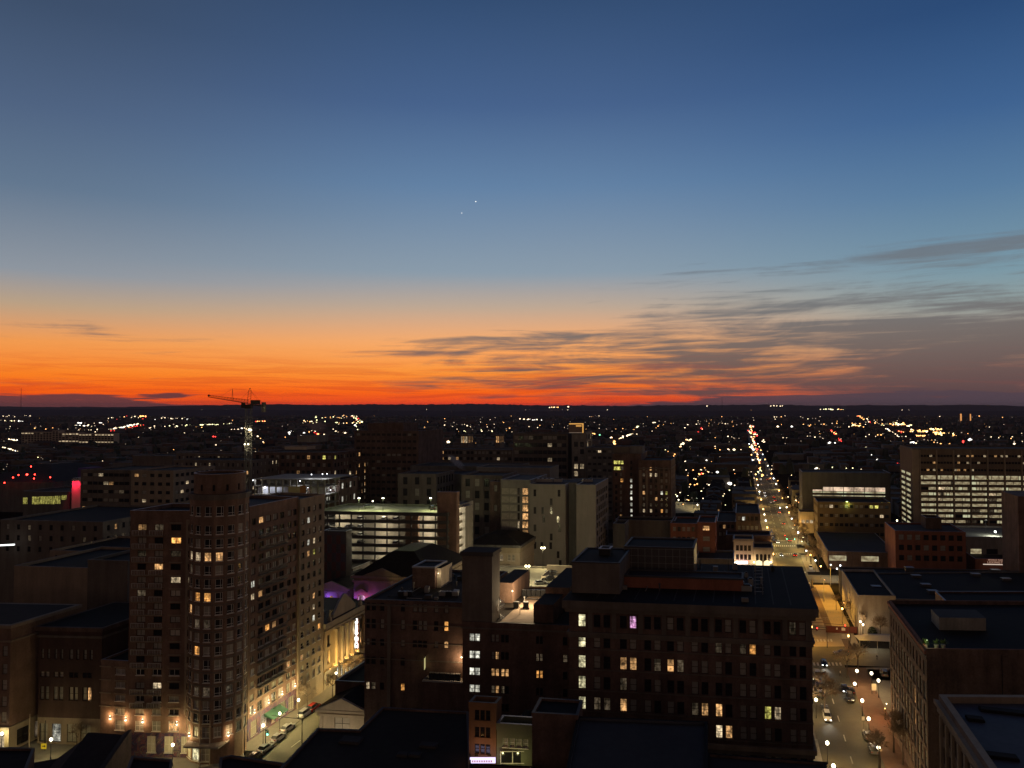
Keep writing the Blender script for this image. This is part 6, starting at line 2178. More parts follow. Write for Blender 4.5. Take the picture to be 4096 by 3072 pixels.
for k in range(6):
    z_ = zj + (apx.z - zj) * k / 6
    b.tube((-.75, 0, z_), (.9, 0, z_ + .9), .05, .05, JIBM, 3, cap=False)
b.ball((apx.x, 0, apx.z + .5), .3, JIBM)
b.build('tower_head', CR)
post = rootj + ax * (Lj * .42)
b = MB()
b.tube(post + sd * .5, post + up * 5.0, .07, .07, JIBM, 4); b.tube(post - sd * .5, post + up * 5.0, .07, .07, JIBM, 4)
b.build('jib_post', CR)
b = MB()
for (p, q) in ((apx, post + up * 5.0), (post + up * 5.0, jp(.72, 0, .9)), (apx, jp(.2, 0, 1.5)), (apx, ct + up * .5), (apx, Vector((ct.x * .6, ct.y * .6, zj + 2)))):
    b.tube(p, q, .035, .035, JIBM, 3, cap=False)
b.build('tie_rope', CR)
for k, (px, py) in enumerate(((996, 1719), (1003, 1720), (979, 1777), (993, 1777))):
    p = at(px, py, 313.2) - cp
    b = MB(); b.ball(p, .42 if k < 2 else .3, GLOBE, 8, 5); b.build('work_light', CR)
    if k in (0, 2):
        plight(CR, p + Vector((0, -.6, -.9)), 260 if k == 0 else 120, (1, .9, .6), .4)
        plight(CR, p + Vector((0, 1.7, -2.0)), 300 if k == 0 else 120, (1, .9, .6), .4)
# concrete frame of the building site
poly = foot(1008, 1298, 332, 26, 7)
SX = Bld('building_site', poly, 'unfinished concrete frame full of white work lights behind the apartment tower', 'building site')
for k, (ya, sl) in enumerate(((1915, 0), (1943, 0), (1975, 0), (2010, 0), (2045, 0))):
    b = SX.part(); z = zat(ya, 332); b.prism(poly, z - .35, z, CONC); b.build('floor_slab', SX.root)
b = SX.part()
for k in range(11):
    for j in range(2):
        c = poly[0].lerp(poly[1], (k + .2) / 10.4) + WD * (1.0 + j * 9)
        b.obox(c, cdir(7), .6, .6, zat(2045, 332) + .01, zat(1915, 332) - .36, CONC)
b.build('column', SX.root, kind='stuff')
b = SX.part()
c = [p + WD * 12 for p in poly[:2]]
b.prism([c[0], c[1], c[1] + WD, c[0] + WD], 0, zat(1915, 332) - .36, CONC)
b.build('core_wall', SX.root)
NET = emit('site_net', (.75, .8, 1.0), .35, 'room', (.5, .5, .6))
b = SX.part()
d = (poly[1] - poly[0]).normalized(); o_n = Vector((d.y, -d.x, 0)); L = (poly[1] - poly[0]).length
WRAP = mat('site_sheeting', (.5, .5, .55), var=.3, scale=.5)
for f0, f1, m_ in ((.04, .49, WRAP), (.74, .99, WRAP)):
    b.prism([poly[0] + d * L * f0 + WD * 1.6, poly[0] + d * L * f1 + WD * 1.6, poly[0] + d * L * f1 + WD * 1.7, poly[0] + d * L * f0 + WD * 1.7], zat(1974, 332), zat(1946, 332), m_)
b.prism([poly[0] + d * L * .50 + o_n * .3, poly[0] + d * L * .66 + o_n * .3, poly[0] + d * L * .66 + o_n * .05, poly[0] + d * L * .50 + o_n * .05], zat(1984, 332), zat(1944, 332), mat('ply_yellow', (.33, .27, .14), var=.1))
b.prism([poly[0] + d * L * .661 + o_n * .3, poly[0] + d * L * .74 + o_n * .3, poly[0] + d * L * .74 + o_n * .05, poly[0] + d * L * .661 + o_n * .05], zat(1984, 332), zat(1940, 332), mat('ply_orange', (.3, .13, .04), var=.1))
b.build('hoarding', SX.root)
SX.finish()
WHB = emit('work_bulb', (.92, .95, 1), 26)
for k, (px, py, pw) in enumerate([(1012, 1921, 150), (1200, 1924, 150), (1105, 1949, 900), (1246, 1898, 250), (1290, 1896, 200), (1308, 1895, 200), (1060, 1949, 500), (1160, 1949, 400), (1233, 1950, 500), (1283, 1951, 500), (1265, 1976, 350), (1240, 1978, 250), (1322, 1960, 300)]):
    o = empty('work_lamp', at(px, py, 332.6), label='white work lamp in the concrete frame, %s of thirteen counted from the upper left' % ow(k), cat='work lamp', group='work lamps in the building site')
    b = MB(); b.ball((0, 0, 0), .32 if pw > 300 else .22, WHB, 6, 4); b.build('bulb', o)
    b = MB(); b.tube((0, .2, -1.2), (0, .2, 0), .05, .05, METALD, 4); b.build('stand', o)
    plight(o, (0, -.5, .2), pw * 2.0, (.85, .9, 1), .2)
simple('scaffold_block', 'low dark brick wing with cold lit bays at the right end of the building site', 'building', 1298, 1358, 340, 1918, 16, BRICKD, dz=6, ww=1.6, wh=2.6, nc=4, rows=5, p=.35, kinds='x')

# ================================================================== vehicles
CARM = {'white': mat('car_white', (.75, .75, .74), rough=.25, var=0, spec=.6), 'black': mat('car_black', (.015, .015, .017), rough=.2, var=0, spec=.6),
        'grey': mat('car_grey', (.14, .145, .15), rough=.25, var=0, spec=.6), 'red': mat('car_red', (.35, .02, .015), rough=.25, var=0, spec=.6),
        'silver': mat('car_silver', (.42, .43, .44), rough=.25, var=0, metal=.5), 'blue': mat('car_blue', (.03, .05, .12), rough=.25, var=0, spec=.6)}
RUB = mat('tyre_rubber', (.015, .015, .015), rough=.9, var=0)
CARP = {}


def loft(b, st, m):
    """st: list of (x, z0, z1, halfwidth_low, halfwidth_high) from rear to front"""
    for i in range(len(st) - 1):
        a, c = st[i], st[i + 1]
        A_ = [(a[0], -a[3], a[1]), (a[0], a[3], a[1]), (a[0], a[4], a[2]), (a[0], -a[4], a[2])]
        C_ = [(c[0], -c[3], c[1]), (c[0], c[3], c[1]), (c[0], c[4], c[2]), (c[0], -c[4], c[2])]
        for j in range(4):
            k = (j + 1) % 4
            b.face([A_[j], C_[j], C_[k], A_[k]], m)
        if i == 0: b.face([A_[3], A_[2], A_[1], A_[0]], m)
        if i == len(st) - 2: b.face(C_, m)


def car(p, ang, label, colour='white', kind='sedan', head=False, tail=False, group=None, detail=True, pw=0):
    """ang: direction the front points to, in the ground plane"""
    o = empty('car', p, ang, label=label, cat='car', group=group)
    key = (colour, kind, head, tail)
    if key not in CARP:
        parts = []
        pm = CARM[colour]
        hgt = {'sedan': 1.44, 'suv': 1.75, 'van': 2.0}[kind]
        Lc = {'sedan': 4.7, 'suv': 4.8, 'van': 5.2}[kind]
        h2 = Lc / 2
        belt = {'sedan': .92, 'suv': 1.08, 'van': 1.15}[kind]
        b = MB()
        loft(b, [(-h2, .38, belt - .22, .72, .68), (-h2 + .12, .24, belt - .06, .84, .80), (-h2 + .9, .22, belt, .90, .84), (0, .22, belt, .91, .86),
                 (h2 - 1.3, .22, belt - .04, .90, .84), (h2 - .35, .24, belt - .22, .85, .76), (h2, .32, belt - .38, .70, .64)], pm)
        rx0, rx1 = (-h2 + .95, h2 - 2.15) if kind == 'sedan' else (-h2 + .35, h2 - 2.0)
        loft(b, [(rx0 - .02, hgt - .06, hgt - .02, .60, .56), (rx0 + .5, hgt - .04, hgt, .62, .58), (rx1 - .3, hgt - .04, hgt, .62, .58), (rx1, hgt - .07, hgt - .03, .60, .56)], pm)
        parts.append(('body', b.mesh('body')))
        b = MB()
        tb = -h2 + (.45 if kind == 'sedan' else .12)
        loft(b, [(tb, belt - .02, belt, .76, .76), (rx0, belt - .03, hgt - .065, .80, .60), (rx1, belt - .03, hgt - .075, .80, .60), (h2 - 1.35, belt - .06, belt - .04, .76, .76)], GLASS)
        parts.append(('windows', b.mesh('windows')))
        for sx in (-h2 + .85, h2 - .95):
            for sy in (-.80, .80):
                b = MB(); b.tube((sx, sy - .1, .33), (sx, sy + .1, .33), .33, .33, RUB, 12)
                b.tube((sx, sy * 1.0 + (.101 if sy > 0 else -.101), .33), (sx, sy + (.12 if sy > 0 else -.12), .33), .2, .18, METAL, 8)
                parts.append(('wheel', b.mesh('wheel')))
        for sy in (-.58, .58):
            b = MB(); b.box(h2 - .14, h2 + .015, sy - .17, sy + .17, .60, .76, HEAD if head else HEADOFF); parts.append(('headlight', b.mesh('headlight')))
            b = MB(); b.box(-h2 - .015, -h2 + .1, sy - .18, sy + .14, .66, .82, TAIL if tail else TAILOFF); parts.append(('taillight', b.mesh('taillight')))
        CARP[key] = parts
    for nme, me in CARP[key]:
        c = bpy.data.objects.new(nme, me); c.parent = o; COL.objects.link(c)
    if pw:
        plight(o, (2.6, 0, .8), pw * 9, (1, .95, .82), .1, spot=((1, 0, -.22), rad(70)))
    return o


AW = math.atan2(1, TA)          # heading away from us along the streets
for k, (px, py, col, kd, lab, dr) in enumerate([
        (1062, 3000, 'silver', 'sedan', 'silver sedan waiting at the lights, nearest in the left street', 1),
        (1113, 2957, 'white', 'sedan', 'white sedan, second in the line of cars in the left street', 1),
        (1151, 2919, 'white', 'sedan', 'white sedan, third in the line of cars in the left street', 1),
        (1221, 2860, 'white', 'suv', 'white backed dark windowed car parked beyond the awning in the left street', 1),
        (1256, 2838, 'red', 'suv', 'dark red car parked at the far end of the left street', 1),
        (1022, 3032, 'black', 'sedan', 'black car half hidden by the foreground roof in the left street', 1)]):
    p = gr(px, py, .02)
    car(p, AW if dr > 0 else AW + math.pi, lab, col, kd)
RC = [(3296, 2660, 'black', 'sedan', -1, True, 60, 'dark car with bright headlights coming towards us, furthest up the right street'),
      (3380, 2764, 'black', 'sedan', -1, True, 60, 'dark car with bright headlights in the middle of the right street'),
      (3309, 2876, 'white', 'suv', -1, True, 60, 'white car with blazing headlights at the left kerb of the right street'),
      (3400, 2800, 'black', 'suv', -1, False, 0, 'dark parked car at the right kerb below the street lamps'),
      (3300, 2842, 'grey', 'sedan', 1, False, 0, 'grey car parked right behind the white car with headlights on'),
      (3279, 2752, 'black', 'suv', 1, False, 0, 'dark car parked at the left kerb under the bare tree'),
      (3271, 2722, 'silver', 'sedan', 1, False, 0, 'silver car parked at the left kerb, second from the far end'),
      (3267, 2702, 'grey', 'suv', 1, False, 0, 'grey car parked at the left kerb, furthest from us'),
      (3281, 2780, 'grey', 'sedan', 1, False, 0, 'grey car parked at the left kerb beside the glowing street lamp')]
for px, py, col, kd, dr, hd, pw, lab in RC:
    p = gr(px, py, .02)
    car(p, AW if dr > 0 else AW + math.pi, lab, col, kd, head=hd, pw=pw)
for k, (o_, Y_, c_, kd_, lab_) in enumerate([(44.5, 196, 'grey', 'sedan', 'grey car parked in the side yard behind the warehouse, nearest the street'), (47.5, 197, 'white', 'suv', 'white car parked in the side yard, second from the street'),
        (50.5, 198, 'black', 'sedan', 'black car parked in the side yard, third from the street'), (18.3, 206, 'silver', 'sedan', 'silver car parked at the left kerb just before the crossing'),
        (29.2, 172, 'grey', 'suv', 'grey car parked at the right kerb, nearest of the right row'), (29.2, 179, 'silver', 'sedan', 'silver car parked at the right kerb, second of the right row'), (29.2, 207, 'black', 'sedan', 'black car at the right kerb just before the crossing')]):
    car(wline(o_, Y_) + Vector((0, 0, .14 if o_ > 40 else .02)), AW, lab_, c_, kd_)
p = gr(3366, 2618, .03)
car(p, rad(172), 'dark car crossing the street from right to left with a red tail light', 'grey', 'sedan', tail=True)
car(gr(3536, 2700, .15), AW, 'dark car parked beside the brick warehouse behind the pavement lamps', 'grey', 'suv')
car(gr(3243, 2276, .03), AW + math.pi, 'white car facing us at the far crossing beside the orange plaza', 'white', 'suv', head=False)
for k, (px, py, col, kd, a_, lab) in enumerate([(1790, 2318, 'white', 'sedan', .2, 'white car parked left of the tall blank shaft, nearer one'), (1812, 2306, 'silver', 'suv', .2, 'silver car parked left of the tall blank shaft, further one'),
        (1840, 2296, 'black', 'suv', .2, 'black car parked beside the two pale cars by the blank shaft'), (2013, 2303, 'black', 'suv', .1, 'black car parked at the left side of the lit deck'),
        (2192, 2322, 'black', 'suv', 3.1, 'boxy black car parked in the middle of the lit deck'), (2162, 2336, 'silver', 'sedan', .35, 'silver car under the floodlights at the front of the deck'),
        (2226, 2288, 'black', 'suv', 3.0, 'black car parked behind the concrete ramp wall'), (2206, 2290, 'silver', 'sedan', 3.0, 'silver car parked in the ramp enclosure')]):
    car(gr(px, py, 15.62), a_, lab, col, kd)
p = at(1476, 1995, 304); p.z = GA.zt + .01
car(p, .3, 'dark car parked on the garage roof beside the bright lamp', 'grey', 'sedan')
p = at(1727, 2010, 300); p.z = GA.zt + .01
car(p, 1.9, 'dark car parked on the garage roof near the brick stair tower', 'black', 'suv')
for p, k, j in GCARS:
    car(p, AW + .1, 'car inside the lit garage, %s floor from the top, %s bay from the left' % (ow(k - 1), ow(j)), rg.choice(['black', 'grey', 'silver', 'white', 'blue']), rg.choice(['suv', 'sedan']), group='cars on the garage floors')
rc = random.Random(4)
n1 = n2 = 0
for Y in range(392, 1500, 31):
    if rc.random() < (.62 if Y < 700 else .35):
        car(wline(27.5, Y + rc.uniform(0, 14)) + Vector((0, 0, .02)), AW, 'car with red tail lights driving away on the long street, %s from us' % ow(n1), rc.choice(['grey', 'black', 'silver']), 'sedan', tail=True, group='cars driving away on the long street'); n1 += 1
    if rc.random() < (.5 if Y < 700 else .25):
        car(wline(20.4, Y + rc.uniform(0, 14)) + Vector((0, 0, .02)), AW + math.pi, 'car with white headlights coming down the long street, %s from us' % ow(n2), rc.choice(['grey', 'white', 'silver']), 'sedan', head=True, group='cars coming down the long street'); n2 += 1
for k in range(7):
    car(wline(18.2, 432 + k * 6.3) + Vector((0, 0, .02)), AW, 'car parked at the left kerb beyond the second crossing, %s from us' % ow(k), rc.choice(['grey', 'white', 'silver', 'black']), rc.choice(['suv', 'sedan']), group='parked cars beyond the second crossing')

# ================================================================== street lamps
ST = (1, .80, .32)
LG = [((1250, 2703), 'globe lamp by the theatre end of the brick tower, left street'), ((1194, 2802), 'globe lamp on the left street pavement, just past the green awning'),
      ((1119, 2856), 'globe lamp on the left street pavement, in front of the green awning'), ((1053, 2904), 'globe lamp on the corner beside the green traffic signal'),
      ((1344, 2695), 'globe lamp below the theatre columns'), ((691, 2982), 'globe lamp in front of the mural'), ((204, 2960), 'globe lamp on the bottom left pavement, beside the yellow sign'),
      ((8, 2937), 'globe lamp at the extreme left edge by the corner block')]
def lampat(px, py, label, h=4.4, **kw):
    p = gr(px, py, h + .1); p.z = .1
    return lamp('street_lamp', p, label, h=h, group='globe street lamps', **kw)
for (q, lab) in LG: lampat(*q, lab, power=(600 if q[0] < 300 else 1300 if q[0] < 700 else 3800), col=ST, gs=.32)
for k, (x_, y_) in enumerate(((-41.5, 155.5), (-33.5, 153.5))):
    lamp('street_lamp', Vector((x_, y_, .1)), 'globe street lamp before the cream gabled house, %s one' % ('left', 'right')[k], power=1300, col=(1, .8, .5))
LR = [(3428, 2685, 'far right kerb of the right street, beyond the bare trees'), (3419, 2737, 'right kerb above the dark parked car'), (3449, 2804, 'brick pavement right of the dark parked car'),
      (3514, 2724, 'brick pavement beside the brick warehouse, upper'), (3475, 2877, 'edge of the glowing orange brick pavement'), (3514, 2991, 'lowest right pavement under dark bare trees'),
      (3264, 2801, 'left kerb beside the office block, in front of the bare tree'), (3248, 2718, 'left kerb against the office block corner'), (3309, 2974, 'left pavement beside the pale bus stop pad'),
      (3334, 3066, 'left pavement cut by the bottom edge'), (3486, 2695, 'small one between the bare trees and the warehouse')]
for k, (px, py, lab) in enumerate(LR):
    lampat(px, py, 'globe street lamp, ' + lab, power=(420, 420, 520, 450, 520, 420, 520, 420, 800, 800, 180)[k] * 2.3, col=(1, .62, .22), gs=.38)
LP_ = [(3375, 2412, 'O', 'upper one beside the white hall wall'), (3369, 2436, 'O', 'lower one beside the white hall wall'), (3442, 2488, 'W', 'left one of the pair in front of the white hall'),
       (3452, 2500, 'W', 'right one of the pair in front of the white hall'), (3394, 2545, 'O', 'low one at the lower edge of the plaza'), (3247, 2509, 'O', 'half hidden behind the office block corner'),
       (3283, 2266, 'O', 'at the far end of the plaza'), (3242, 2221, 'O', 'past the far crossing on the right kerb'), (3262, 2243, 'C', 'cold white one past the far crossing'),
       (3323, 2261, 'C', 'tall cold one at the far corner of the white hall'), (3348, 2276, 'C', 'nearer cold one on the corner of the white hall'), (3361, 2263, 'C', 'cold one behind the corner of the white hall')]
for k, (px, py, t_, lab) in enumerate(LP_):
    g_, c_ = {'O': (GLOBEO, (1, .50, .08)), 'W': (GLOBE, (1, .66, .30)), 'C': (GLOBEC, (1, .88, .62))}[t_]
    lampat(px, py, 'plaza lamp, ' + lab, h=5.2, globe=g_, power=(2200, 2200, 700, 700, 2600, 3200, 2400, 1200, 600, 900, 900, 500)[k], col=c_, gs=.30)
for k, Y in enumerate((118, 131)):
    lamp('street_lamp', wline(31.6, Y) + Vector((0, 0, .13)), 'globe street lamp on the right pavement nearest to us, %s one' % ('first', 'second')[k], power=900, col=(1, .8, .46))
# more plaza light from the tall poles
for k, (px, py) in enumerate([(3296, 2408), (3322, 2345)]):
    p = gr(px, py, .1)
    lamp('plaza_mast', p, 'slender sodium mast on the banded orange plaza, %s one' % ('near', 'far')[k], h=9, power=11000, col=(1, .50, .06), style='arm', globe=emit('sodium_lens', (1, .55, .15), 12), cat='street lamp', gs=(-.3, -1, 0))
# along the long street, both kerbs
k1 = k2 = 0
for i, Y in enumerate(range(372, 1500, 27)):
    pw = 900 if Y < 640 else 700
    near = Y < 900
    for sd_, off in (('left', 15.2), ('right', 32.4)):
        if Y < 560 or (i % 2 == 0 and Y < 760) or i % 4 == 0:
            p = wline(off, Y + (0 if sd_ == 'left' else 9)); p.z = .1
            kk = k1 if sd_ == 'left' else k2
            o = lamp('street_lamp', p, 'street lamp on the %s kerb of the long street, %s from us' % (sd_, ow(kk)), h=5.0, power=pw * (9 if Y < 640 else 7) if Y < 1100 else 1, col=(1, .70, .22) if rc.random() < .5 else (1, .56, .14),
                     globe=(GLOBEC, GLOBE, GLOBEO)[rc.choice((0, 1, 2, 2))], gs=.30 + Y * .0003, group='street lamps on the %s kerb of the long street' % sd_)
            if sd_ == 'left': k1 += 1
            else: k2 += 1
for k, (px, py) in enumerate([(3190, 2127), (3232, 2168)]):
    p = gr(px, py + 50, .1)
    lamp('cobra_lamp', p, 'tall grey curved arm lamp over the second crossing, %s one' % ('far', 'near')[k], h=8.6, power=2600, col=(.95, 1, .6), style='arm', globe=emit('lens_green', (.9, 1, .7), 10), gs=(-1, 0, 0))
for k, (px, py, pw) in enumerate([(3588, 2083, 500), (3644, 2093, 500), (2826, 2036, 900), (2709, 1985, 1200), (2714, 2000, 800), (2790, 2020, 600), (3230, 2040, 500), (3120, 2032, 500)]):
    p = gr(px, py, 5.1); p.z = .1
    lamp('street_lamp', p, ('street lamp right of the brown school wall, left one', 'street lamp right of the brown school wall, right one', 'lone street lamp behind the gabled warehouse', 'parking lot lamp beside the brick tower, far one',
                            'parking lot lamp beside the brick tower, near one', 'lamp at the right edge of the lit parking lot', 'street lamp behind the small porch house', 'street lamp among the trees right of the long street')[k], h=5, power=pw, col=(1, .9, .6), gs=.45)
lot('parking_lot', [gr(2700, 2052, .012), gr(2795, 2052, .012), gr(2815, 2008, .012), gr(2700, 2008, .012)], .012, mat('lot_concrete', (.3, .26, .17), var=.2, scale=.15))
for k, (px, py) in enumerate([(2740, 2025), (2775, 2038)]):
    p = gr(px, py, .1)
    lamp('lot_lamp', p, 'pole lamp standing on the bright parking lot, %s one' % ('left', 'right')[k], h=8, power=5200, col=(1, .82, .45), style='arm', globe=MATS['lens_green'], gs=(1, 0, 0))
for k, (px, py, colr) in enumerate([(3388, 2011, (.8, 1, .25)), (3527, 2015, (1, .85, .1))]):
    wlamp(px, py, 430.8, '%s yellow floodlight on the parapet of the brown school' % ('greenish', 'golden')[k], power=260, col=colr, r=.85, off=(0, -1.6), drop=1.0, globe=emit('flood_y%d' % k, colr, 34))
wlamp(3546, 2812, 151.5 + 36, 'warm wall lamp on the street side of the brick warehouse', power=500, col=(1, .6, .25), off=(-.9, -.2), z=4.6)
o = empty('ground_floodlight', gr(3541, 2878, .15), label='orange floodlight washing the brick pavement beside the warehouse', cat='floodlight')
b = MB(); b.box(-.15, .15, -.15, .15, 0, 2.6, METALD); b.build('post', o)
b = MB(); b.ball((-.05, 0, 2.7), .12, GLOBEO, 6, 4); b.build('lens', o)
plight(o, (-1.0, -.5, 2.5), 1500, (1, .28, .05), .1)

# ================================================================== traffic signals, signs, furniture
def signal(p, armdir, L, label, lights, h=6.0):
    o = empty('traffic_signal', p, label=label, cat='traffic signal')
    b = MB(); b.tube((0, 0, 0), (0, 0, h + .3), .13, .09, METALD, 8)
    a = Vector(armdir).normalized()
    b.tube((0, 0, h), (a.x * L, a.y * L, h + .35), .09, .06, METALD, 6); b.build('pole', o)
    for k, (f, m_) in enumerate(lights):
        c = a * (L * f)
        b = MB(); b.box(c.x - .2, c.x + .2, c.y - .15, c.y + .15, h - .95, h + .1, METALD); b.build('signal_head', o)
        b = MB(); b.ball((c.x, c.y - .2, h - (.75 if m_ is GREENL else .1)), .17, m_, 8, 5); b.build('signal_light', o)
        plight(o, (c.x, c.y - .6, h - .5), 25, (.1, 1, .5) if m_ is GREENL else (1, .05, .03), .1)
    return o
signal(gr(1062, 2990, .1), (1, -.1, 0), .6, 'traffic signal showing green at the corner of the left street', [(.8, GREENL)], h=3.8)
signal(gr(1208, 2975, .1), (-1, .15, 0), 7.5, 'traffic signal mast with a long arm seen from behind over the left street', [], h=5.6)
signal(gr(3309, 2592, .1), (-1, .1, 0), 9, 'traffic signal mast with an arched arm and red lights by the orange plaza', [(.35, REDL), (.95, REDL)], h=6.4)
signal(gr(3400, 2585, .1), (-1, .1, 0), 8, 'traffic signal mast with a dark horizontal arm right of the arched one', [(.2, REDL)], h=6.8)
signal(gr(3192, 2195, .1), (-1, .1, 0), 6, 'traffic signal with green lights over the second crossing', [(.3, GREENL), (.98, GREENL)], h=6)
signal(gr(3160, 2185, .1), (-1, .1, 0), 3, 'traffic signal with a red light left of the green ones', [(.9, REDL)], h=6)
def flagpole(px, py, h, label, m=METAL, arm=0):
    p = gr(px, py, .1)
    o = empty('light_mast', p, label=label, cat='mast')
    b = MB(); b.tube((0, 0, 0), (0, 0, h), .13, .08, m, 8)
    if arm: b.tube((0, 0, h), (arm, -.2, h + .2), .06, .05, m, 6); b.tube((arm, -.2, h + .2), (arm * 1.15, -.25, h + .1), .12, .12, METALD, 6)
    b.build('pole', o)
    return o
flagpole(117, 2995, 7.8, 'pale tall mast on the bottom left pavement, left one', CREAM)
flagpole(180, 3000, 6.6, 'thin dark mast carrying a yellow sign, bottom left', METALD)
o = empty('yellow_sign', at(175, 2985, 168.0), label='yellow square road sign with a black arrow on the thin mast', cat='sign')
b = MB(); b.box(-.6, .6, -.04, .04, -.6, .6, emit('sign_yellow', (.9, .6, .03), .45)); b.build('plate', o)
b = MB(); b.box(-.35, .2, -.06, -.041, -.05, .12, METALD); b.face([(.15, -.06, .35), (.15, -.06, -.28), (.45, -.06, .035)], METALD); b.build('arrow', o)
flagpole(838, 3060, 9.5, 'pale tall mast before the round corner of the apartment tower', CREAM, arm=-1.0)
flagpole(798, 3068, 8.5, 'pale angled signal pole beside the mural', CREAM, arm=2.6)
flagpole(978, 3022, 7.0, 'thin dark pole at the corner of the left street', METALD)
o = empty('bus_stop_sign', gr(3453, 2915, .14), label='white notice board on a post on the lower right pavement', cat='sign')
b = MB(); b.tube((0, 0, 0), (0, 0, 2.0), .04, .04, METALD, 5); b.build('post', o)
b = MB(); b.box(-.35, .35, -.04, .04, 2.001, 2.9, WHITEW); b.build('plate', o)
o = empty('notice_board', gr(3496, 2775, .14), label='tall white framed notice board on the brick pavement', cat='sign')
b = MB(); b.box(-.6, .6, -.06, .06, .9, 2.7, WHITEW); b.build('plate', o)
b = MB()
for x in (-.6, .5): b.box(x, x + .1, -.05, .05, 0, .899, METALD)
b.build('legs', o)
# tent and shelter
o = empty('canopy_tent', gr(3500, 2600, .14), rad(-8), label='large white peaked canopy tent beside the brick warehouse', cat='tent')
TENT = mat('tent_white', (.8, .8, .74), var=.05)
b = MB()
for (x0, x1) in ((-5.5, 5.5),):
    b.hexa([(x0, -2.6, 3.6), (x1, -2.6, 3.6), (x1, 2.6, 3.6), (x0, 2.6, 3.6)], [(x0 + 3.4, -.4, 5.0), (x1 - .4, -.4, 5.0), (x1 - .4, .4, 5.0), (x0 + 3.4, .4, 5.0)], TENT)
b.build('roof', o)
for x, y in ((-5.3, -2.4), (5.3, -2.4), (5.3, 2.4), (-5.3, 2.4), (0, -2.4)):
    b = MB(); b.tube((x, y, 0), (x, y, 3.6), .08, .08, METAL, 6); b.build('post', o)
plight(o, (0, 0, 3.1), 300, (1, .95, .8), .5)
lot('bus_stop_pad', [wline(13.5, 157), wline(17.2, 157), wline(17.2, 178), wline(13.5, 178)], .15, mat('pad_pale', (.36, .34, .30), var=.3, scale=.8))
o = empty('site_hoarding', gr(3325, 2530, .02), rad(-6), label='dark red site hoarding with white plates across the orange plaza', cat='hoarding')
b = MB(); b.box(-1.8, 9.5, -.08, .08, 0, 2.2, mat('hoarding_red', (.10, .025, .018), var=.2)); b.build('panel', o)
b = MB(); b.box(3.4, 4.6, -.13, -.081, .8, 1.8, WHITEW); b.box(1.6, 2.1, -.13, -.081, 1.1, 1.7, WHITEW); b.build('plate', o)
for k, (px, py, L, a_) in enumerate([(3290, 2482, 12, -.10), (3340, 2475, 10, -.35), (3300, 2455, 7, -.05)]):
    p = gr(px, py, .02)
    o = empty('guard_rail', p, a_, label='pale guard rail on the orange plaza above the hoarding, %s' % ('longest', 'slanting one', 'furthest one')[k], cat='railing')
    b = MB()
    for j in range(int(L) + 1): b.tube((j, 0, 0), (j, 0, 1.1), .04, .04, METAL, 4)
    b.tube((0, 0, 1.1), (int(L), 0, 1.1), .05, .05, METAL, 4); b.tube((0, 0, .55), (int(L), 0, .55), .04, .04, METAL, 4)
    b.build('rail', o)
for k, (px, py) in enumerate([(3363, 2352), (3370, 2378)]):
    o = empty('litter_bin', gr(px, py, .02), label='dark street box beside the white hall wall, %s one' % ('upper', 'lower')[k], cat='bin')
    b = MB(); b.box(-.6, .6, -.4, .4, 0, 1.5, METALD); b.box(-.64, .64, -.44, .44, 1.501, 1.62, METAL); b.build('body', o)
o = empty('statue', gr(3248, 2352, .02), label='pale standing statue at the far left of the orange plaza', cat='statue')
b = MB(); b.box(-.6, .6, -.6, .6, 0, 1.0, CONC); b.build('plinth', o)
b = MB(); b.tube((0, 0, 1.0), (0, 0, 2.6), .42, .32, LIME, 8); b.tube((0, 0, 2.6), (0, 0, 3.3), .36, .16, LIME, 8); b.ball((0, 0, 3.6), .26, LIME); b.tube((.25, 0, 3.1), (.65, -.2, 2.3), .12, .09, LIME, 6); b.build('figure', o)


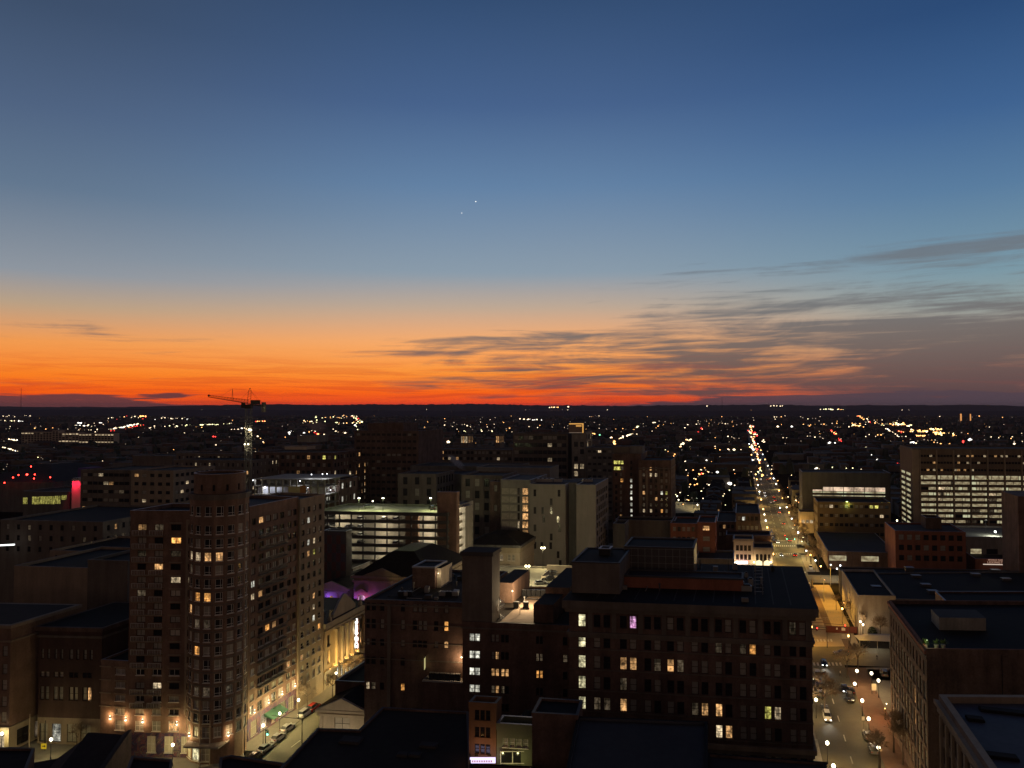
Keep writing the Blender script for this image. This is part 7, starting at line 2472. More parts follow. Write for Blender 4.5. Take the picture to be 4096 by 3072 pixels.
# ================================================================== people
def person(p, rz, label, coat=METALD, legs=None, scale=1.0, stride=.28):
    bm = bmesh.new()
    J = {'pel': (0, 0, .95), 'che': (0, -.02, 1.30), 'nec': (0, 0, 1.50), 'hed': (0, -.02, 1.62), 'top': (0, -.02, 1.76),
         'shL': (-.19, 0, 1.43), 'elL': (-.25, .06, 1.15), 'haL': (-.24, -.06, .90), 'shR': (.19, 0, 1.43), 'elR': (.25, -.04, 1.15), 'haR': (.25, -.18, .94),
         'hiL': (-.10, 0, .90), 'knL': (-.11, -stride * .6, .50), 'anL': (-.11, -stride * .7, .09), 'toL': (-.11, -stride * .7 - .2, .04),
         'hiR': (.10, 0, .90), 'knR': (.11, stride * .2, .48), 'anR': (.11, stride, .13), 'toR': (.11, stride - .17, .04)}
    RD = dict(pel=.15, che=.16, nec=.06, hed=.1, top=.08, shL=.08, elL=.05, haL=.035, shR=.08, elR=.05, haR=.035, hiL=.10, knL=.07, anL=.045, toL=.035, hiR=.10, knR=.07, anR=.045, toR=.035)
    ED = [('pel', 'che'), ('che', 'nec'), ('nec', 'hed'), ('hed', 'top'), ('che', 'shL'), ('shL', 'elL'), ('elL', 'haL'), ('che', 'shR'), ('shR', 'elR'), ('elR', 'haR'),
          ('pel', 'hiL'), ('hiL', 'knL'), ('knL', 'anL'), ('anL', 'toL'), ('pel', 'hiR'), ('hiR', 'knR'), ('knR', 'anR'), ('anR', 'toR')]
    for s_ in 'LR':
        hx, hy, hz = J['ha' + s_]
        for f in range(5):
            n = 'f%s%d' % (s_, f)
            J[n] = (hx + (f - 2) * .014 * (1 if s_ == 'L' else -1), hy - .015 - (.03 if f == 0 else 0), hz - (.09, .115, .12, .112, .095)[f] * (.7 if f == 0 else 1))
            RD[n] = .008
            ED.append(('ha' + s_, n))
    me = bpy.data.meshes.new('person')
    ks = list(J)
    me.from_pydata([J[k] for k in ks], [(ks.index(a), ks.index(c)) for a, c in ED], [])
    o = bpy.data.objects.new('person', me)
    COL.objects.link(o)
    md = o.modifiers.new('skin', 'SKIN')
    for k, v in zip(ks, me.skin_vertices[0].data): v.radius = (RD[k], RD[k])
    me.skin_vertices[0].data[0].use_root = True
    sb = o.modifiers.new('sub', 'SUBSURF'); sb.levels = 1; sb.render_levels = 1
    bpy.context.view_layer.update()
    m2 = bpy.data.meshes.new_from_object(o.evaluated_get(bpy.context.evaluated_depsgraph_get()))
    bpy.data.objects.remove(o)
    SK = mat('skin', (.35, .2, .14), rough=.6, var=0)
    m2.materials.clear()
    for q in (coat, legs or RUB, SK): m2.materials.append(q)
    for f in m2.polygons:
        z = f.center.z; x = abs(f.center.x)
        f.material_index = 2 if z > 1.52 or (z < .95 and x > .2) else (1 if z < .92 else 0)
        f.use_smooth = True
    o = bpy.data.objects.new('person', m2)
    o.location = p; o.rotation_euler = (0, 0, rz); o.scale = (scale,) * 3
    COL.objects.link(o)
    tag(o, label, 'person')
    b = MB(); b.ball((0, .0, 1.70), .112, mat('hair_dark', (.02, .015, .01), var=0), 8, 6, .9); b.build('hair', o)
    b = MB(); b.ball((0, -.125, 1.64), .02, SK, 5, 4); b.build('nose', o)
    return o
person(gr(3476, 2578, .02), 2.2, 'person in dark clothes walking in front of the white hall', scale=1.05)
person(gr(3508, 2640, .15), .6, 'person in dark coat standing under the white canopy tent', stride=.05)
person(gr(3361, 2705, .15), 1.4, 'person in pale jacket crossing near the bare trees', coat=WHITEW)

# ================================================================== bare winter trees
TREEC = {}


def tree_parts(seed, h, spread):
    r = random.Random(seed)
    bt, bb = MB(), MB()
    tips = []
    bt.tube((0, 0, 0), (r.uniform(-.1, .1), 0, h * .32), h * .022, h * .016, BARK, 7)

    def grow(p, d, l, rad_, lv):
        q = p + d * l
        rad_ = max(rad_, .032)
        bb.tube(p, q, rad_, max(rad_ * .62, .026), BARK if lv < 2 else TWIG, 5 if lv < 2 else 3, cap=False)
        if lv == 4: return
        for _ in range((5, 5, 4, 4)[lv]):
            a = r.uniform(.3, .95) * spread
            az_ = r.uniform(0, 6.283)
            u = d.orthogonal().normalized(); v = d.cross(u)
            nd = (d * math.cos(a) + (u * math.cos(az_) + v * math.sin(az_)) * math.sin(a)).normalized()
            nd = (nd + Vector((0, 0, .18))).normalized()
            grow(p.lerp(q, r.uniform(.55, 1)), nd, l * r.uniform(.62, .92), rad_ * .58, lv + 1)
    grow(Vector((0, 0, h * .28)), Vector((0, 0, 1)), h * .25, h * .015, 0)
    return bt.mesh('trunk'), bb.mesh('branches')


def tree(p, label, seed=1, h=8.0, spread=1.0, group=None, rz=0.0, s=1.0):
    key = (seed, spread)
    if key not in TREEC: TREEC[key] = tree_parts(seed, 8.0, spread)
    o = empty('bare_tree', p, rz, label=label, cat='tree', group=group)
    o.scale = (h / 8 * s, h / 8 * s, h / 8)
    for n_, me in zip(('trunk', 'branches'), TREEC[key]):
        c = bpy.data.objects.new(n_, me); c.parent = o; COL.objects.link(c)
    return o


TL = [(3300, 2860, 10, 'wide bare tree over the parked cars at the left kerb of the right street'), (3290, 2800, 8, 'bare tree behind the wide one at the left kerb'),
      (3388, 2712, 9, 'bare tree at the far right kerb of the right street, left one'), (3432, 2700, 9.5, 'bare tree at the far right kerb of the right street, right one'),
      (3522, 2560, 9, 'bare branching tree in front of the white hall'), (3575, 3010, 10, 'dark bare tree before the brick warehouse, lower right'), (3520, 3085, 9, 'dark bare tree cut by the bottom edge, right street'),
      (3612, 3060, 9, 'dark bare tree against the brick warehouse at the bottom'), (1228, 2838, 7.5, 'small bare tree on the pavement beyond the green awning'), (1330, 2790, 7, 'bare tree below the theatre, left one'),
      (1400, 2745, 7, 'bare tree below the theatre, right one'), (1440, 2715, 6.5, 'bare tree furthest along the theatre front'), (306, 3000, 6, 'small bare tree before the stone shopfront, bottom left'),
      (660, 3010, 5.5, 'small bare tree before the mural window'), (3385, 2475, 7, 'bare tree lit orange on the plaza, near one'), (3345, 2440, 6, 'bare tree lit orange on the plaza, far one')]
for k, (px, py, h_, lab) in enumerate(TL):
    tree(gr(px, py, .1), lab, seed=1 + k % 4, h=h_, spread=1.0 if k % 2 else 1.25, rz=k * 1.3)
tree(gr(3452, 2545, .1), 'narrow upright bare tree between the pair of lamps before the white hall', seed=9, h=8, spread=.35)
kk = 0
for Y in range(368, 700, 13):
    for off in (34.0, 37.5) if Y < 560 else (34.0,):
        tree(wline(off + rc.uniform(-.6, .6), Y + rc.uniform(-3, 3)), 'dark bare tree on the right side of the long street, %s in the row' % ow(kk), seed=1 + kk % 4, h=rc.uniform(6, 9), rz=kk * 1.1, group='trees along the long street'); kk += 1

# conifer and dark shrubs by the white hall
o = empty('evergreen_shrub', gr(3490, 2545, .05), label='dark rounded evergreen shrub at the foot of the white hall', cat='shrub')
b = MB()
rs = random.Random(2)
for k in range(260):
    a, e = rs.uniform(0, 6.28), rs.uniform(-.1, 1.5)
    rr = rs.uniform(.5, 1.0)
    c = Vector((math.cos(a) * math.cos(e) * 1.5 * rr, math.sin(a) * math.cos(e) * 1.5 * rr, .9 + math.sin(e) * 2.2 * rr))
    u = Vector((rs.uniform(-1, 1), rs.uniform(-1, 1), rs.uniform(-1, 1))).normalized() * .35; v = u.orthogonal().normalized() * .2
    b.face([c - u, c + v, c + u, c - v], LEAFD)
b.build('foliage', o)
b = MB(); b.tube((0, 0, 0), (0, 0, 1), .1, .08, BARK, 6); b.build('trunk', o)

# ================================================================== low houses out towards the hills


def inpoly(x, y, poly):
    c = False
    n = len(poly)
    for i in range(n):
        a, d_ = poly[i], poly[(i + 1) % n]
        if (a.y > y) != (d_.y > y) and x < (d_.x - a.x) * (y - a.y) / (d_.y - a.y) + a.x: c = not c
    return c


BIG = [inset(p, -14) for p in BIGP]
HM = [mat('house_brick_%d' % k, c, var=.2, scale=.3) for k, c in enumerate(((.11, .06, .045), (.08, .06, .05), (.13, .11, .09), (.16, .145, .13), (.06, .045, .04)))]
HV = []
rh = random.Random(77)
for v in range(10):
    wd, dp_, hh = (6.5, 8, 10, 14, 7, 9, 12, 18, 6, 11)[v], (12, 13, 14, 16, 11, 15, 12, 20, 14, 12)[v], (7.5, 8.5, 9, 10, 7, 9.5, 6, 11, 8, 7)[v]
    wm = HM[v % 5]
    A_, B1 = Vector((-wd / 2, -dp_ / 2, 0)), Vector((wd / 2, -dp_ / 2, 0))
    parts = []
    b = MB(); b.box(-wd / 2, wd / 2, -dp_ / 2, dp_ / 2, 0, hh, wm, wm); parts.append(('wall', b.mesh('wall')))
    b = MB()
    if v in (2, 6, 9):
        b.hexa([(-wd / 2 - .3, -dp_ / 2 - .3, hh + .01), (wd / 2 + .3, -dp_ / 2 - .3, hh + .01), (wd / 2 + .3, dp_ / 2 + .3, hh + .01), (-wd / 2 - .3, dp_ / 2 + .3, hh + .01)],
               [(-wd / 2 + .5, -.1, hh + 2.6), (wd / 2 - .5, -.1, hh + 2.6), (wd / 2 - .5, .1, hh + 2.6), (-wd / 2 + .5, .1, hh + 2.6)], ROOFD)
    else:
        b.box(-wd / 2 - .1, wd / 2 + .1, -dp_ / 2 - .1, dp_ / 2 + .1, hh + .01, hh + .5, COPD, ROOFB if v % 2 else ROOFD)
        b.box(-.6, .6, 1, 2.2, hh + .51, hh + 1.8, wm)
    parts.append(('roof', b.mesh('roof')))
    nw = max(2, int(wd / 2.6))
    for r_ in range(2):
        for c_ in range(nw):
            b = MB()
            x = -wd / 2 + wd * (c_ + .5) / nw; z = 1.4 + r_ * 3.2
            lit = rh.random() < .10
            b.box(x - .5, x + .5, -dp_ / 2 - .06, -dp_ / 2 - .01, z, z + 1.6, WARM if lit else (GLASSD if rh.random() < .5 else GLASS))
            parts.append(('window', b.mesh('window')))
    HV.append((wd, dp_, parts))
ROWN = {}
nh = 0
cand = []
for row, off in enumerate([-640, -590, -548, -500, -455, -410, -365, -320, -278, -232, -190, -146, -100, -60, -22, 2, 50, 84, 118, 152, 186, 222, 262, 300, 340, 382, 424, 470]):
    Y = 440.0
    while Y < 1250:
        v = rh.randrange(10)
        wd, dp_, parts = HV[v]
        Y += wd / 2 + .6
        if int(Y / 96) != int((Y + wd) / 96): Y += 14
        p = wline(off + rh.uniform(-.5, .5), Y)
        px = 2048 + 3000 * p.x / p.y
        Y += wd / 2
        if -60 < px < 4160 and not any(inpoly(p.x, p.y, q) for q in BIG):
            cand.append((p, v, row, px))
cand.sort(key=lambda q: q[0].y)
SIDE = 'low dark house beyond the big buildings, %s along its terrace, in the %s terrace from the left'
cnt = {}
for p, v, row, px in cand:
    if nh < 260:
        vis = (px > 2690) or (p.y > 620)
        if not vis: continue
        cnt[row] = cnt.get(row, 0) + 1
        o = empty('terraced_house', p, math.atan2(1, TA) - math.pi / 2 + rh.choice((0, math.pi / 2, 0)), label='far low %s house, %s from us in the %s terrace from the left' % (('red brick', 'brown brick', 'gabled', 'pale', 'dark')[v % 5], ow(cnt[row]), ow(row)), cat='house', group='low houses in the far streets')
        wd, dp_, parts = HV[v]
        for n_, me in (parts if p.y < 620 else parts[:4]):
            c = bpy.data.objects.new(n_, me); c.parent = o; COL.objects.link(c)
        nh += 1
    else:
        break
rest = MB()
rr = random.Random(5)
def fbox(x, y, w_, d_, h_, m, top):
    rest.hexa([(x - w_, y - d_, 0), (x + w_, y - d_, 0), (x + w_ + d_ * .6, y + d_, 0), (x - w_ + d_ * .6, y + d_, 0)], [(x - w_, y - d_, h_), (x + w_, y - d_, h_), (x + w_ + d_ * .6, y + d_, h_), (x - w_ + d_ * .6, y + d_, h_)], m, top)
for k in range(2600):
    Y = 900 + 5200 * rr.random() ** 1.5
    x = rr.uniform(-.72, .72) * Y
    off = x - TA * Y
    if 8 < off < 44 and Y < 2600: continue
    if any(inpoly(x, Y, q) for q in BIG): continue
    w_ = rr.uniform(5, 14) * (1 if rr.random() < .93 else 2.6)
    fbox(x, Y, w_, rr.uniform(6, 12), rr.uniform(5, 11), rr.choice(HM), rr.choice((ROOF, ROOFD, ROOFB)))
rest.build('far_houses', label='mass of small far off houses reaching to the hills', cat='houses', kind='stuff')
# far tree canopy: dark bare woods between the houses
b = MB()
for k in range(5200):
    Y = 620 + 7600 * rr.random() ** 1.4
    x = rr.uniform(-.72, .72) * Y
    off = x - TA * Y
    if 8 < off < 46 and Y < 2600: continue
    if any(inpoly(x, Y, q) for q in BIG): continue
    h_ = rr.uniform(6, 13); r_ = rr.uniform(3, 6) * (1 + Y / 3500)
    n = 6
    lo = [(x + r_ * math.cos(a) * rr.uniform(.7, 1.1), Y + r_ * math.sin(a), 0) for a in [2 * math.pi * q / n for q in range(n)]]
    hi = [(x + r_ * .6 * math.cos(a) * rr.uniform(.5, 1.2), Y + r_ * .6 * math.sin(a), h_ * rr.uniform(.75, 1.05)) for a in [2 * math.pi * q / n for q in range(n)]]
    b.hexa(lo, hi, LEAFD)
b.build('far_woods', label='dark mass of bare woods and gardens reaching to the hills', cat='woods', kind='stuff')

# ================================================================== lights of the far city
FL = {'w': emit('far_white', (1, .76, .48), 3.6), 'c': emit('far_cool', (1, .95, .86), 3.4), 'o': emit('far_orange', (1, .46, .14), 4.2), 'r': emit('far_red', (1, .05, .04), 4), 'g': emit('far_green', (.3, 1, .55), 3), 'y': emit('far_yellow', (.95, .9, .45), 4), 'd': emit('far_dim', (.9, .68, .5), .7)}
b = MB()


def pt(px, py, s, k, z=6.0):
    d = dirv(px, py)
    if d.z > -.0065:
        D = 9000.0; p = Vector((0, 0, H)) + d * (D / d.y)
    else:
        p = Vector((0, 0, H)) + d * ((z - H) / d.z)
        if p.y > 9000: p = Vector((0, 0, H)) + d * (9000 / d.y)
    r_ = s * .5 * p.y / F
    u, v, w_ = Vector((r_ * 1.25, 0, 0)), Vector((0, r_, 0)), Vector((0, 0, r_ * .85))
    for (a_, c_) in ((u, v), (v, -u), (-u, -v), (-v, u)):
        b.face([p + a_, p + c_, p + w_], FL[k]); b.face([p + c_, p + a_, p - w_], FL[k])


def seg(x0, y0, x1, y1, n, s, ks, jit=2.5):
    for i in range(n):
        t_ = (i + rr.random() * .8) / n
        pt(x0 + (x1 - x0) * t_ + rr.gauss(0, jit), y0 + (y1 - y0) * t_ + rr.gauss(0, jit * .6), s * rr.uniform(.5, 1.2), rr.choice(ks))


seg(424, 1722, 555, 1695, 34, 6.5, 'wwwcy', 2.2); seg(440, 1726, 575, 1698, 22, 4, 'rro', 2)
seg(33, 1755, 84, 1765, 12, 6, 'wwc', 2); seg(9, 1788, 114, 1819, 16, 6, 'wc', 1.2); seg(0, 1764, 20, 1766, 4, 5, 'w'); seg(135, 1822, 215, 1848, 10, 3.5, 'yd', 2)
seg(0, 1683, 70, 1685, 9, 4.5, 'wwy', 2); seg(70, 1686, 92, 1686, 4, 8, 'cc', 1.5); seg(0, 1664, 120, 1662, 14, 5, 'www', 3)
seg(312, 1691, 330, 1692, 5, 6, 'c', .6); seg(300, 1700, 360, 1703, 8, 6.5, 'wwc', 4); seg(385, 1690, 415, 1696, 8, 6, 'wc', 3); seg(300, 1720, 400, 1722, 7, 5, 'w', 4)
seg(430, 1672, 600, 1668, 24, 5, 'rowwo', 5); seg(560, 1665, 585, 1665, 4, 8, 'o', 1); seg(620, 1672, 760, 1674, 18, 5, 'wwcd', 5); seg(570, 1706, 760, 1702, 22, 5, 'wwdy', 5)
seg(800, 1699, 876, 1698, 18, 5.5, 'yyw', 1.4); seg(900, 1697, 925, 1694, 5, 5, 'yw'); seg(925, 1719, 1010, 1710, 9, 7, 'wwc', 3); seg(1020, 1685, 1062, 1685, 8, 4.5, 'roo', 1)
seg(1205, 1697, 1240, 1699, 5, 9, 'cw', 3); seg(1210, 1685, 1250, 1690, 10, 5, 'oyw', 5); seg(1262, 1664, 1266, 1692, 9, 5, 'yyg', 1.2); seg(1290, 1670, 1390, 1672, 16, 4, 'dyo', 3)
seg(1300, 1690, 1440, 1692, 10, 4.5, 'yow', 4); seg(1400, 1660, 1440, 1690, 16, 7.5, 'orryw', 6); seg(1420, 1700, 1440, 1722, 4, 7, 'cy', 3); seg(1370, 1665, 1420, 1664, 6, 5, 'ow', 3)
seg(1145, 1728, 1215, 1740, 7, 8, 'ccw', 9); seg(1238, 1722, 1300, 1738, 9, 7, 'owrw', 6); seg(1325, 1722, 1390, 1730, 5, 6.5, 'w', 4); seg(1440, 1760, 1440, 1800, 3, 4, 'w', 20); seg(860, 1774, 866, 1786, 2, 6, 'w')
seg(1035, 1740, 1062, 1776, 5, 6, 'ow', 4); seg(1015, 1795, 1030, 1806, 6, 6, 'ow', 4); seg(850, 1740, 870, 1750, 3, 6, 'rw', 3)
seg(1685, 1725, 1760, 1726, 4, 8, 'cw', 6); seg(1692, 1757, 1762, 1761, 16, 5, 'rro', 3); seg(1705, 1768, 1716, 1768, 4, 7, 'y', 1); seg(1790, 1767, 1796, 1769, 3, 13, 'w', 1)
seg(1838, 1770, 1910, 1772, 7, 6, 'ow', 4); seg(1875, 1754, 1908, 1760, 4, 9, 'ow', 3); seg(2005, 1768, 2014, 1769, 3, 10, 'c', 1); seg(1780, 1700, 1870, 1700, 8, 5, 'wd', 4); seg(2000, 1690, 2060, 1688, 5, 6, 'ow', 2)
seg(2082, 1677, 2172, 1679, 12, 5.5, 'wwc', 2); seg(2197, 1629, 2236, 1629, 9, 5, 'ow', .8); pt(2273, 1627, 7, 'w'); pt(2150, 1651, 5, 'w'); seg(1800, 1720, 1990, 1724, 12, 4.5, 'wdy', 6)
seg(2342, 1730, 2400, 1742, 7, 6, 'gwo', 5); seg(2355, 1688, 2380, 1690, 3, 4, 'd'); pt(2290, 1661, 4, 'c')
seg(2448, 1752, 2460, 1776, 9, 8, 'oow', 3); seg(2475, 1757, 2500, 1745, 10, 6, 'owr', 3); seg(2505, 1745, 2538, 1728, 9, 7.5, 'wyw', 2); seg(2528, 1722, 2556, 1704, 8, 5, 'yo', 3); seg(2560, 1740, 2600, 1735, 8, 4, 'wdd', 8); seg(2612, 1691, 2624, 1691, 3, 6, 'w', 1); pt(2646, 1703, 9, 'c')
seg(2718, 1790, 2738, 1768, 12, 7.5, 'oow', 3); seg(2745, 1762, 2768, 1757, 7, 7, 'oww', 3); seg(2768, 1748, 2812, 1712, 18, 5.5, 'roy', 4)
seg(2655, 1792, 2700, 1830, 9, 5, 'owy', 7); seg(2880, 1800, 2945, 1798, 3, 9, 'wo', 4); seg(2905, 1746, 2945, 1752, 5, 6, 'w', 3); pt(2742, 1846, 8, 'w'); pt(2826, 1841, 6, 'c'); seg(2850, 1650, 2930, 1651, 5, 4, 'c', 1)
seg(2998, 1705, 3020, 1707, 6, 7, 'wr', 2); seg(2998, 1722, 3030, 1740, 12, 7.5, 'rrrw', 4); seg(3005, 1750, 3024, 1775, 6, 6, 'rw', 3); seg(3006, 1780, 3014, 1805, 7, 9, 'cw', 2); seg(3022, 1797, 3034, 1797, 3, 7, 'r', 1); seg(3050, 1760, 3062, 1772, 4, 6, 'w', 3)
seg(2795, 1895, 2815, 1898, 5, 8, 'or', 3); seg(2865, 1884, 2871, 1890, 2, 9, 'c', 2); pt(2803, 1880, 8, 'w'); pt(2783, 1916, 5, 'w')
seg(2900, 1928, 2935, 1938, 4, 11, 'c', 4); seg(2745, 1938, 2880, 1950, 8, 7, 'wo', 8); pt(2975, 1973, 11, 'o'); seg(2870, 1975, 2900, 1976, 2, 7, 'w', 2)
seg(3040, 1654, 3098, 1650, 9, 5, 'ror', 1.4); seg(3080, 1624, 3140, 1624, 5, 5, 'w', .8); pt(2828, 1624, 5, 'w'); pt(3111, 1706, 9, 'w'); pt(3167, 1706, 8, 'c'); seg(3100, 1735, 3160, 1760, 6, 6, 'yw', 6); seg(3080, 1780, 3110, 1785, 3, 4, 'w')
seg(3352, 1636, 3420, 1650, 20, 5.5, 'oooy', 1.5); seg(3405, 1650, 3455, 1676, 30, 7.5, 'rooow', 3); seg(3466, 1675, 3482, 1700, 6, 6, 'rw', 3)
seg(3400, 1700, 3450, 1703, 14, 6, 'oyw', 4); seg(3500, 1688, 3520, 1702, 6, 6, 'ow', 3); seg(3520, 1701, 3556, 1698, 8, 6, 'yw', 1.5); seg(3570, 1694, 3645, 1706, 30, 8.5, 'oowy', 5); seg(3640, 1722, 3708, 1727, 24, 8, 'ooow', 4)
seg(3716, 1716, 3765, 1716, 16, 7, 'yyo', 4); seg(3735, 1730, 3824, 1740, 30, 8, 'oooy', 5); seg(3545, 1713, 3605, 1754, 18, 6, 'wwc', 1.2); seg(3640, 1765, 3665, 1774, 4, 8, 'cw', 2); seg(3660, 1743, 3700, 1742, 9, 7, 'oo', 1.2); seg(3590, 1722, 3620, 1730, 8, 5.5, 'roo', 4)
pt(3880, 1759, 15, 'c'); seg(3850, 1765, 3862, 1778, 4, 8, 'r', 2); pt(4005, 1777, 10, 'c'); pt(4057, 1775, 9, 'w'); seg(3700, 1756, 3780, 1778, 6, 5.5, 'ow', 5); seg(3660, 1652, 3680, 1655, 3, 5.5, 'wc', 2); pt(3713, 1644, 6, 'w'); seg(3735, 1653, 3830, 1657, 9, 4.5, 'wyo', 3)
seg(3960, 1648, 3975, 1652, 3, 6, 'or', 2); pt(4034, 1647, 7, 'w'); seg(3280, 1635, 3340, 1640, 7, 6, 'wy', 4); seg(3210, 1660, 3260, 1680, 7, 4, 'yd', 6); seg(3325, 1722, 3345, 1735, 7, 6, 'ro', 3); seg(3350, 1754, 3368, 1764, 5, 8, 'rw', 3); seg(3305, 1770, 3340, 1772, 3, 8, 'cw', 3)
seg(3482, 1818, 3492, 1822, 1, 11, 'c', 1); seg(3505, 1838, 3512, 1840, 2, 11, 'c', 1); seg(3460, 1790, 3475, 1791, 3, 4, 'y', 1); seg(3252, 1868, 3290, 1882, 6, 9, 'wcy', 4); seg(3330, 1864, 3450, 1880, 7, 7, 'cwy', 6); pt(3470, 1842, 7, 'w'); seg(3584, 1852, 3606, 1857, 2, 5, 'r', 1)
seg(3230, 1745, 3310, 1752, 6, 4.5, 'dw', 3)
seg(3100, 1668, 3360, 1640, 26, 4.5, 'owd', 4); seg(2550, 1700, 2990, 1690, 34, 4.2, 'owdd', 12); seg(3000, 1700, 3050, 1905, 46, 6.5, 'oooyw', 5); seg(3190, 1700, 3600, 1690, 30, 4.5, 'oowd', 9)
seg(3450, 1740, 3800, 1770, 26, 5, 'oowdd', 10); seg(3840, 1735, 4096, 1760, 18, 5, 'owdd', 8); seg(0, 1710, 900, 1715, 46, 4.2, 'owdd', 10); seg(1600, 1700, 2500, 1715, 40, 4, 'owdd', 14); seg(3620, 1664, 4096, 1660, 22, 4.5, 'owd', 6)
# scattered single lights
for k in range(520):
    y = 1638 + 230 * rr.random() ** 1.5
    x = rr.uniform(0, 4096)
    if y > 1760 and 1000 < x < 2700: continue
    pt(x, y, rr.uniform(1.0, 3.3) * (1 + (y - 1640) / 500), rr.choice('wwddddddooowddwod'))
for k in range(90):
    y = 1850 + 170 * rr.random(); x = rr.uniform(2690, 3240)
    pt(x, y, rr.uniform(2.5, 5.5), rr.choice('wwddyo'))
for k in range(60):
    y = 1850 + 130 * rr.random(); x = rr.uniform(0, 320)
    pt(x, y, rr.uniform(2.5, 5), rr.choice('wddy'))
b.build('city_lights', label='countless small lights of the far city', cat='city lights', kind='stuff')
for k, (x, y0, y1, wpx) in enumerate(((3844, 1655, 1691, 8), (3882, 1656, 1689, 6))):
    p = at(x, y1, 3600); hh = (y1 - y0) * 3600 / F
    o = empty('slim_tower', (p.x, p.y, 0), label='far slim tower glowing gold from top to bottom, %s of two' % ('left', 'right')[k], cat='tower')
    bb = MB(); bb.box(-wpx * .6, wpx * .6, 0, 12, 0, p.z + hh + 1, BRICKD); bb.build('wall', o)
    bb = MB(); bb.box(-wpx * .45, wpx * .45, -.6, -.05, p.z, p.z + hh, emit('tower_gold', (1, .42, .13), .9)); bb.build('lit_face', o)
for k, (x, y0) in enumerate(((85, 1552), (2888, 1588), (1806, 1618), (3075, 1610))):
    p = at(x, y0, 6000)
    o = empty('radio_mast', (p.x, p.y, 0), label='hair thin radio mast on the horizon, %s from the left' % ('first', 'third', 'second', 'fourth')[k], cat='mast')
    bb = MB(); bb.tube((0, 0, 0), (0, 0, p.z), 2.0, 1.2, METALD, 4); bb.build('mast', o)

# ================================================================== two planets low in the evening sky
for k, (px, py, r_) in enumerate(((1903, 806, 11), (1847, 852, 9))):
    p = at(px, py, 30000)
    bb = MB(p); bb.ball(p, r_ * 1.7, emit('planet_light', (1, .93, .85), 1.9), 8, 6)
    bb.build('planet', label='tiny bright planet in the blue sky, %s of the two' % ('upper right', 'lower left')[k], cat='planet')

# ================================================================== steam from the roofs
def steam(p, size, label, col, dens, rz, seed):
    m = bpy.data.materials.new('steam')
    m.use_nodes = True
    g = NT(m.node_tree)
    tcn = g.n('ShaderNodeTexCoord')
    n = g.noise(tcn.outputs['Object'], 2.2, 4, .6, .6, w=seed)
    # fades towards the plume's edge
    ln = g.n('ShaderNodeVectorMath', operation='LENGTH')
    g.put(ln.inputs[0], tcn.outputs['Object'])
    f = g.mapr(ln.outputs['Value'], .35, 1.0, 1, 0)
    d_ = g.math('MULTIPLY', g.mapr(g.math('MULTIPLY', n, f), .22, .42, 0, 1), dens)
    vol = g.n('ShaderNodeVolumePrincipled')
    vol.inputs['Color'].default_value = (*col, 1)
    g.put(vol.inputs['Density'], d_)
    o_ = g.n('ShaderNodeOutputMaterial')
    g.put(o_.inputs['Volume'], vol.outputs[0])
    bb = MB(); bb.ball((0, 0, 0), 1, m, 16, 10)
    o = bb.build('steam_plume', loc=p, label=label, cat='steam', kind='stuff')
    o.scale = size; o.rotation_euler = (0, rz, 0)
    return o
steam(at(1828, 1850, 425), (10.5, 5, 3.2), 'pale drifting steam plume rising left from the slate roofs', (.8, .8, .85), .22, rad(40), 3)
steam(at(1268, 1705, 520), (11, 6, 6.5), 'brownish steam cloud above the hospital chillers', (.85, .6, .5), .10, rad(10), 8)

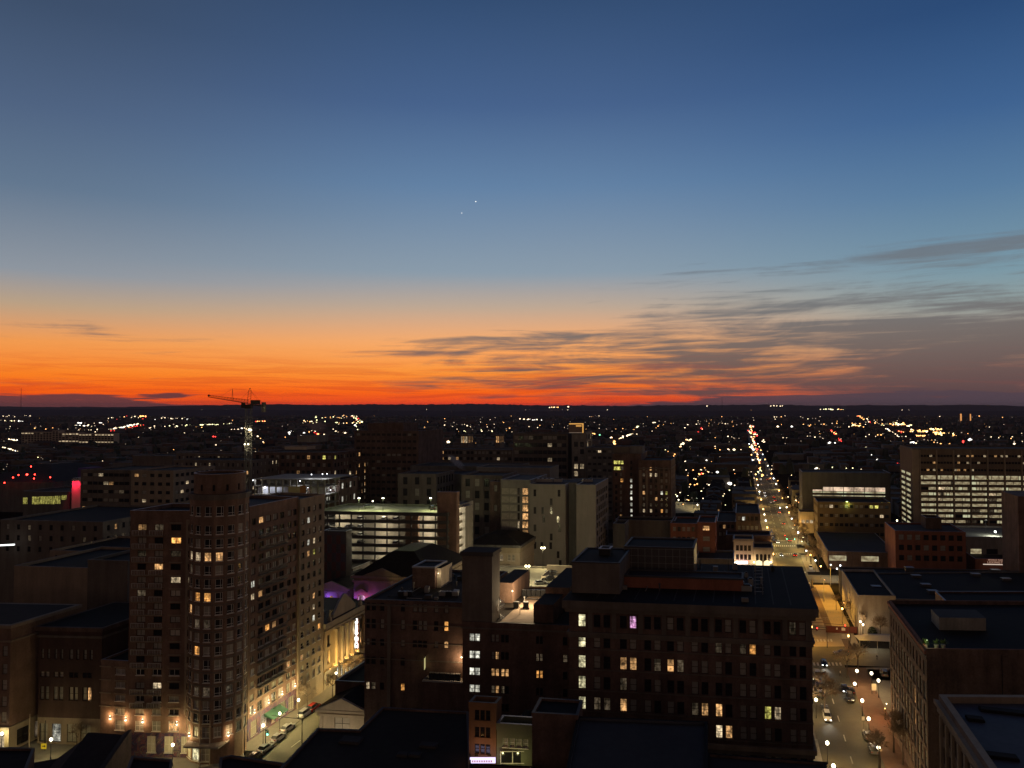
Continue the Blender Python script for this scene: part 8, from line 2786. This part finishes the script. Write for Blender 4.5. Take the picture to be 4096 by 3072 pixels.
# ================================================================== small things fixed to the roofs
def clutter(root, poly, z, n, seed, far=False):
    r = random.Random(seed)
    org = root.location
    P = [Vector((p[0], p[1], 0)) for p in inset(poly, 2.2)]
    k = 0
    while k < n:
        u, v = r.random(), r.random()
        c = P[0].lerp(P[1], u).lerp(P[3].lerp(P[2], u), v)
        q = c - org
        t_ = r.random()
        b = MB()
        zz = z - org.z
        m = r.choice((METAL, CONC, METALD, COPD))
        if t_ < .45:
            a, d_ = r.uniform(.5, 1.6), r.uniform(.5, 1.3)
            b.obox(q, cdir(8), a, d_, zz, zz + r.uniform(.4, 1.3), m); nm = 'roof_vent'
        elif t_ < .75:
            h_ = r.uniform(.6, 1.6)
            b.tube((q.x, q.y, zz), (q.x, q.y, zz + h_), .14, .14, m, 6); b.tube((q.x, q.y, zz + h_), (q.x, q.y, zz + h_ + .2), .26, .2, m, 6); nm = 'vent_pipe'
        elif t_ < .93:
            L = r.uniform(3, 9); d_ = WD if r.random() < .5 else cdir(8)
            b.tube((q.x, q.y, zz + .25), (q.x + d_.x * L, q.y + d_.y * L, zz + .25), .09, .09, m, 5); nm = 'roof_pipe'
        else:
            b.tube((q.x, q.y, zz), (q.x, q.y, zz + r.uniform(2.5, 4.5)), .05, .03, METALD, 4); nm = 'antenna'
        b.build(nm, root)
        k += 1


for X_, z_, n_c, sd_ in ((M, 43.63, 34, 1), (G, 37.84, 26, 2), (N, 34.97, 10, 3), (H_, 18.43, 6, 4)):
    clutter(X_.root, X_.poly, z_, n_c, sd_)
# joints in the roof felt, drawn as thin raised laps
def laps(X_, z_, step, seed):
    r = random.Random(seed)
    P = inset(X_.poly, 1.2)
    L = (P[1] - P[0]).length
    b = X_.part()
    k = step
    while k < L - 1:
        a0 = P[0].lerp(P[1], k / L); a1 = P[3].lerp(P[2], k / L)
        d_ = (P[1] - P[0]).normalized() * .11
        b.face([(a0 - d_ + Vector((0, 0, z_))), (a0 + d_ + Vector((0, 0, z_))), (a1 + d_ + Vector((0, 0, z_))), (a1 - d_ + Vector((0, 0, z_)))], ROOFB)
        k += step * r.uniform(.85, 1.15)
    b.build('felt_joints', X_.root)
laps(M, 43.615, 3.4, 1); laps(G, 37.805, 3.1, 2)

# ================================================================== thin evening haze
hm = bpy.data.materials.new('haze')
hm.use_nodes = True
g = NT(hm.node_tree)
vol = g.n('ShaderNodeVolumePrincipled')
vol.inputs['Color'].default_value = (.72, .68, .80, 1)
vol.inputs['Density'].default_value = 3.5e-5
vol.inputs['Anisotropy'].default_value = 0.0
o_ = g.n('ShaderNodeOutputMaterial')
g.put(o_.inputs['Volume'], vol.outputs[0])
bb = MB(); bb.box(-28000, 28000, -300, 14500, -6, 125, hm)
bb.build('haze', label='thin evening haze over the whole city', cat='haze', kind='stuff')
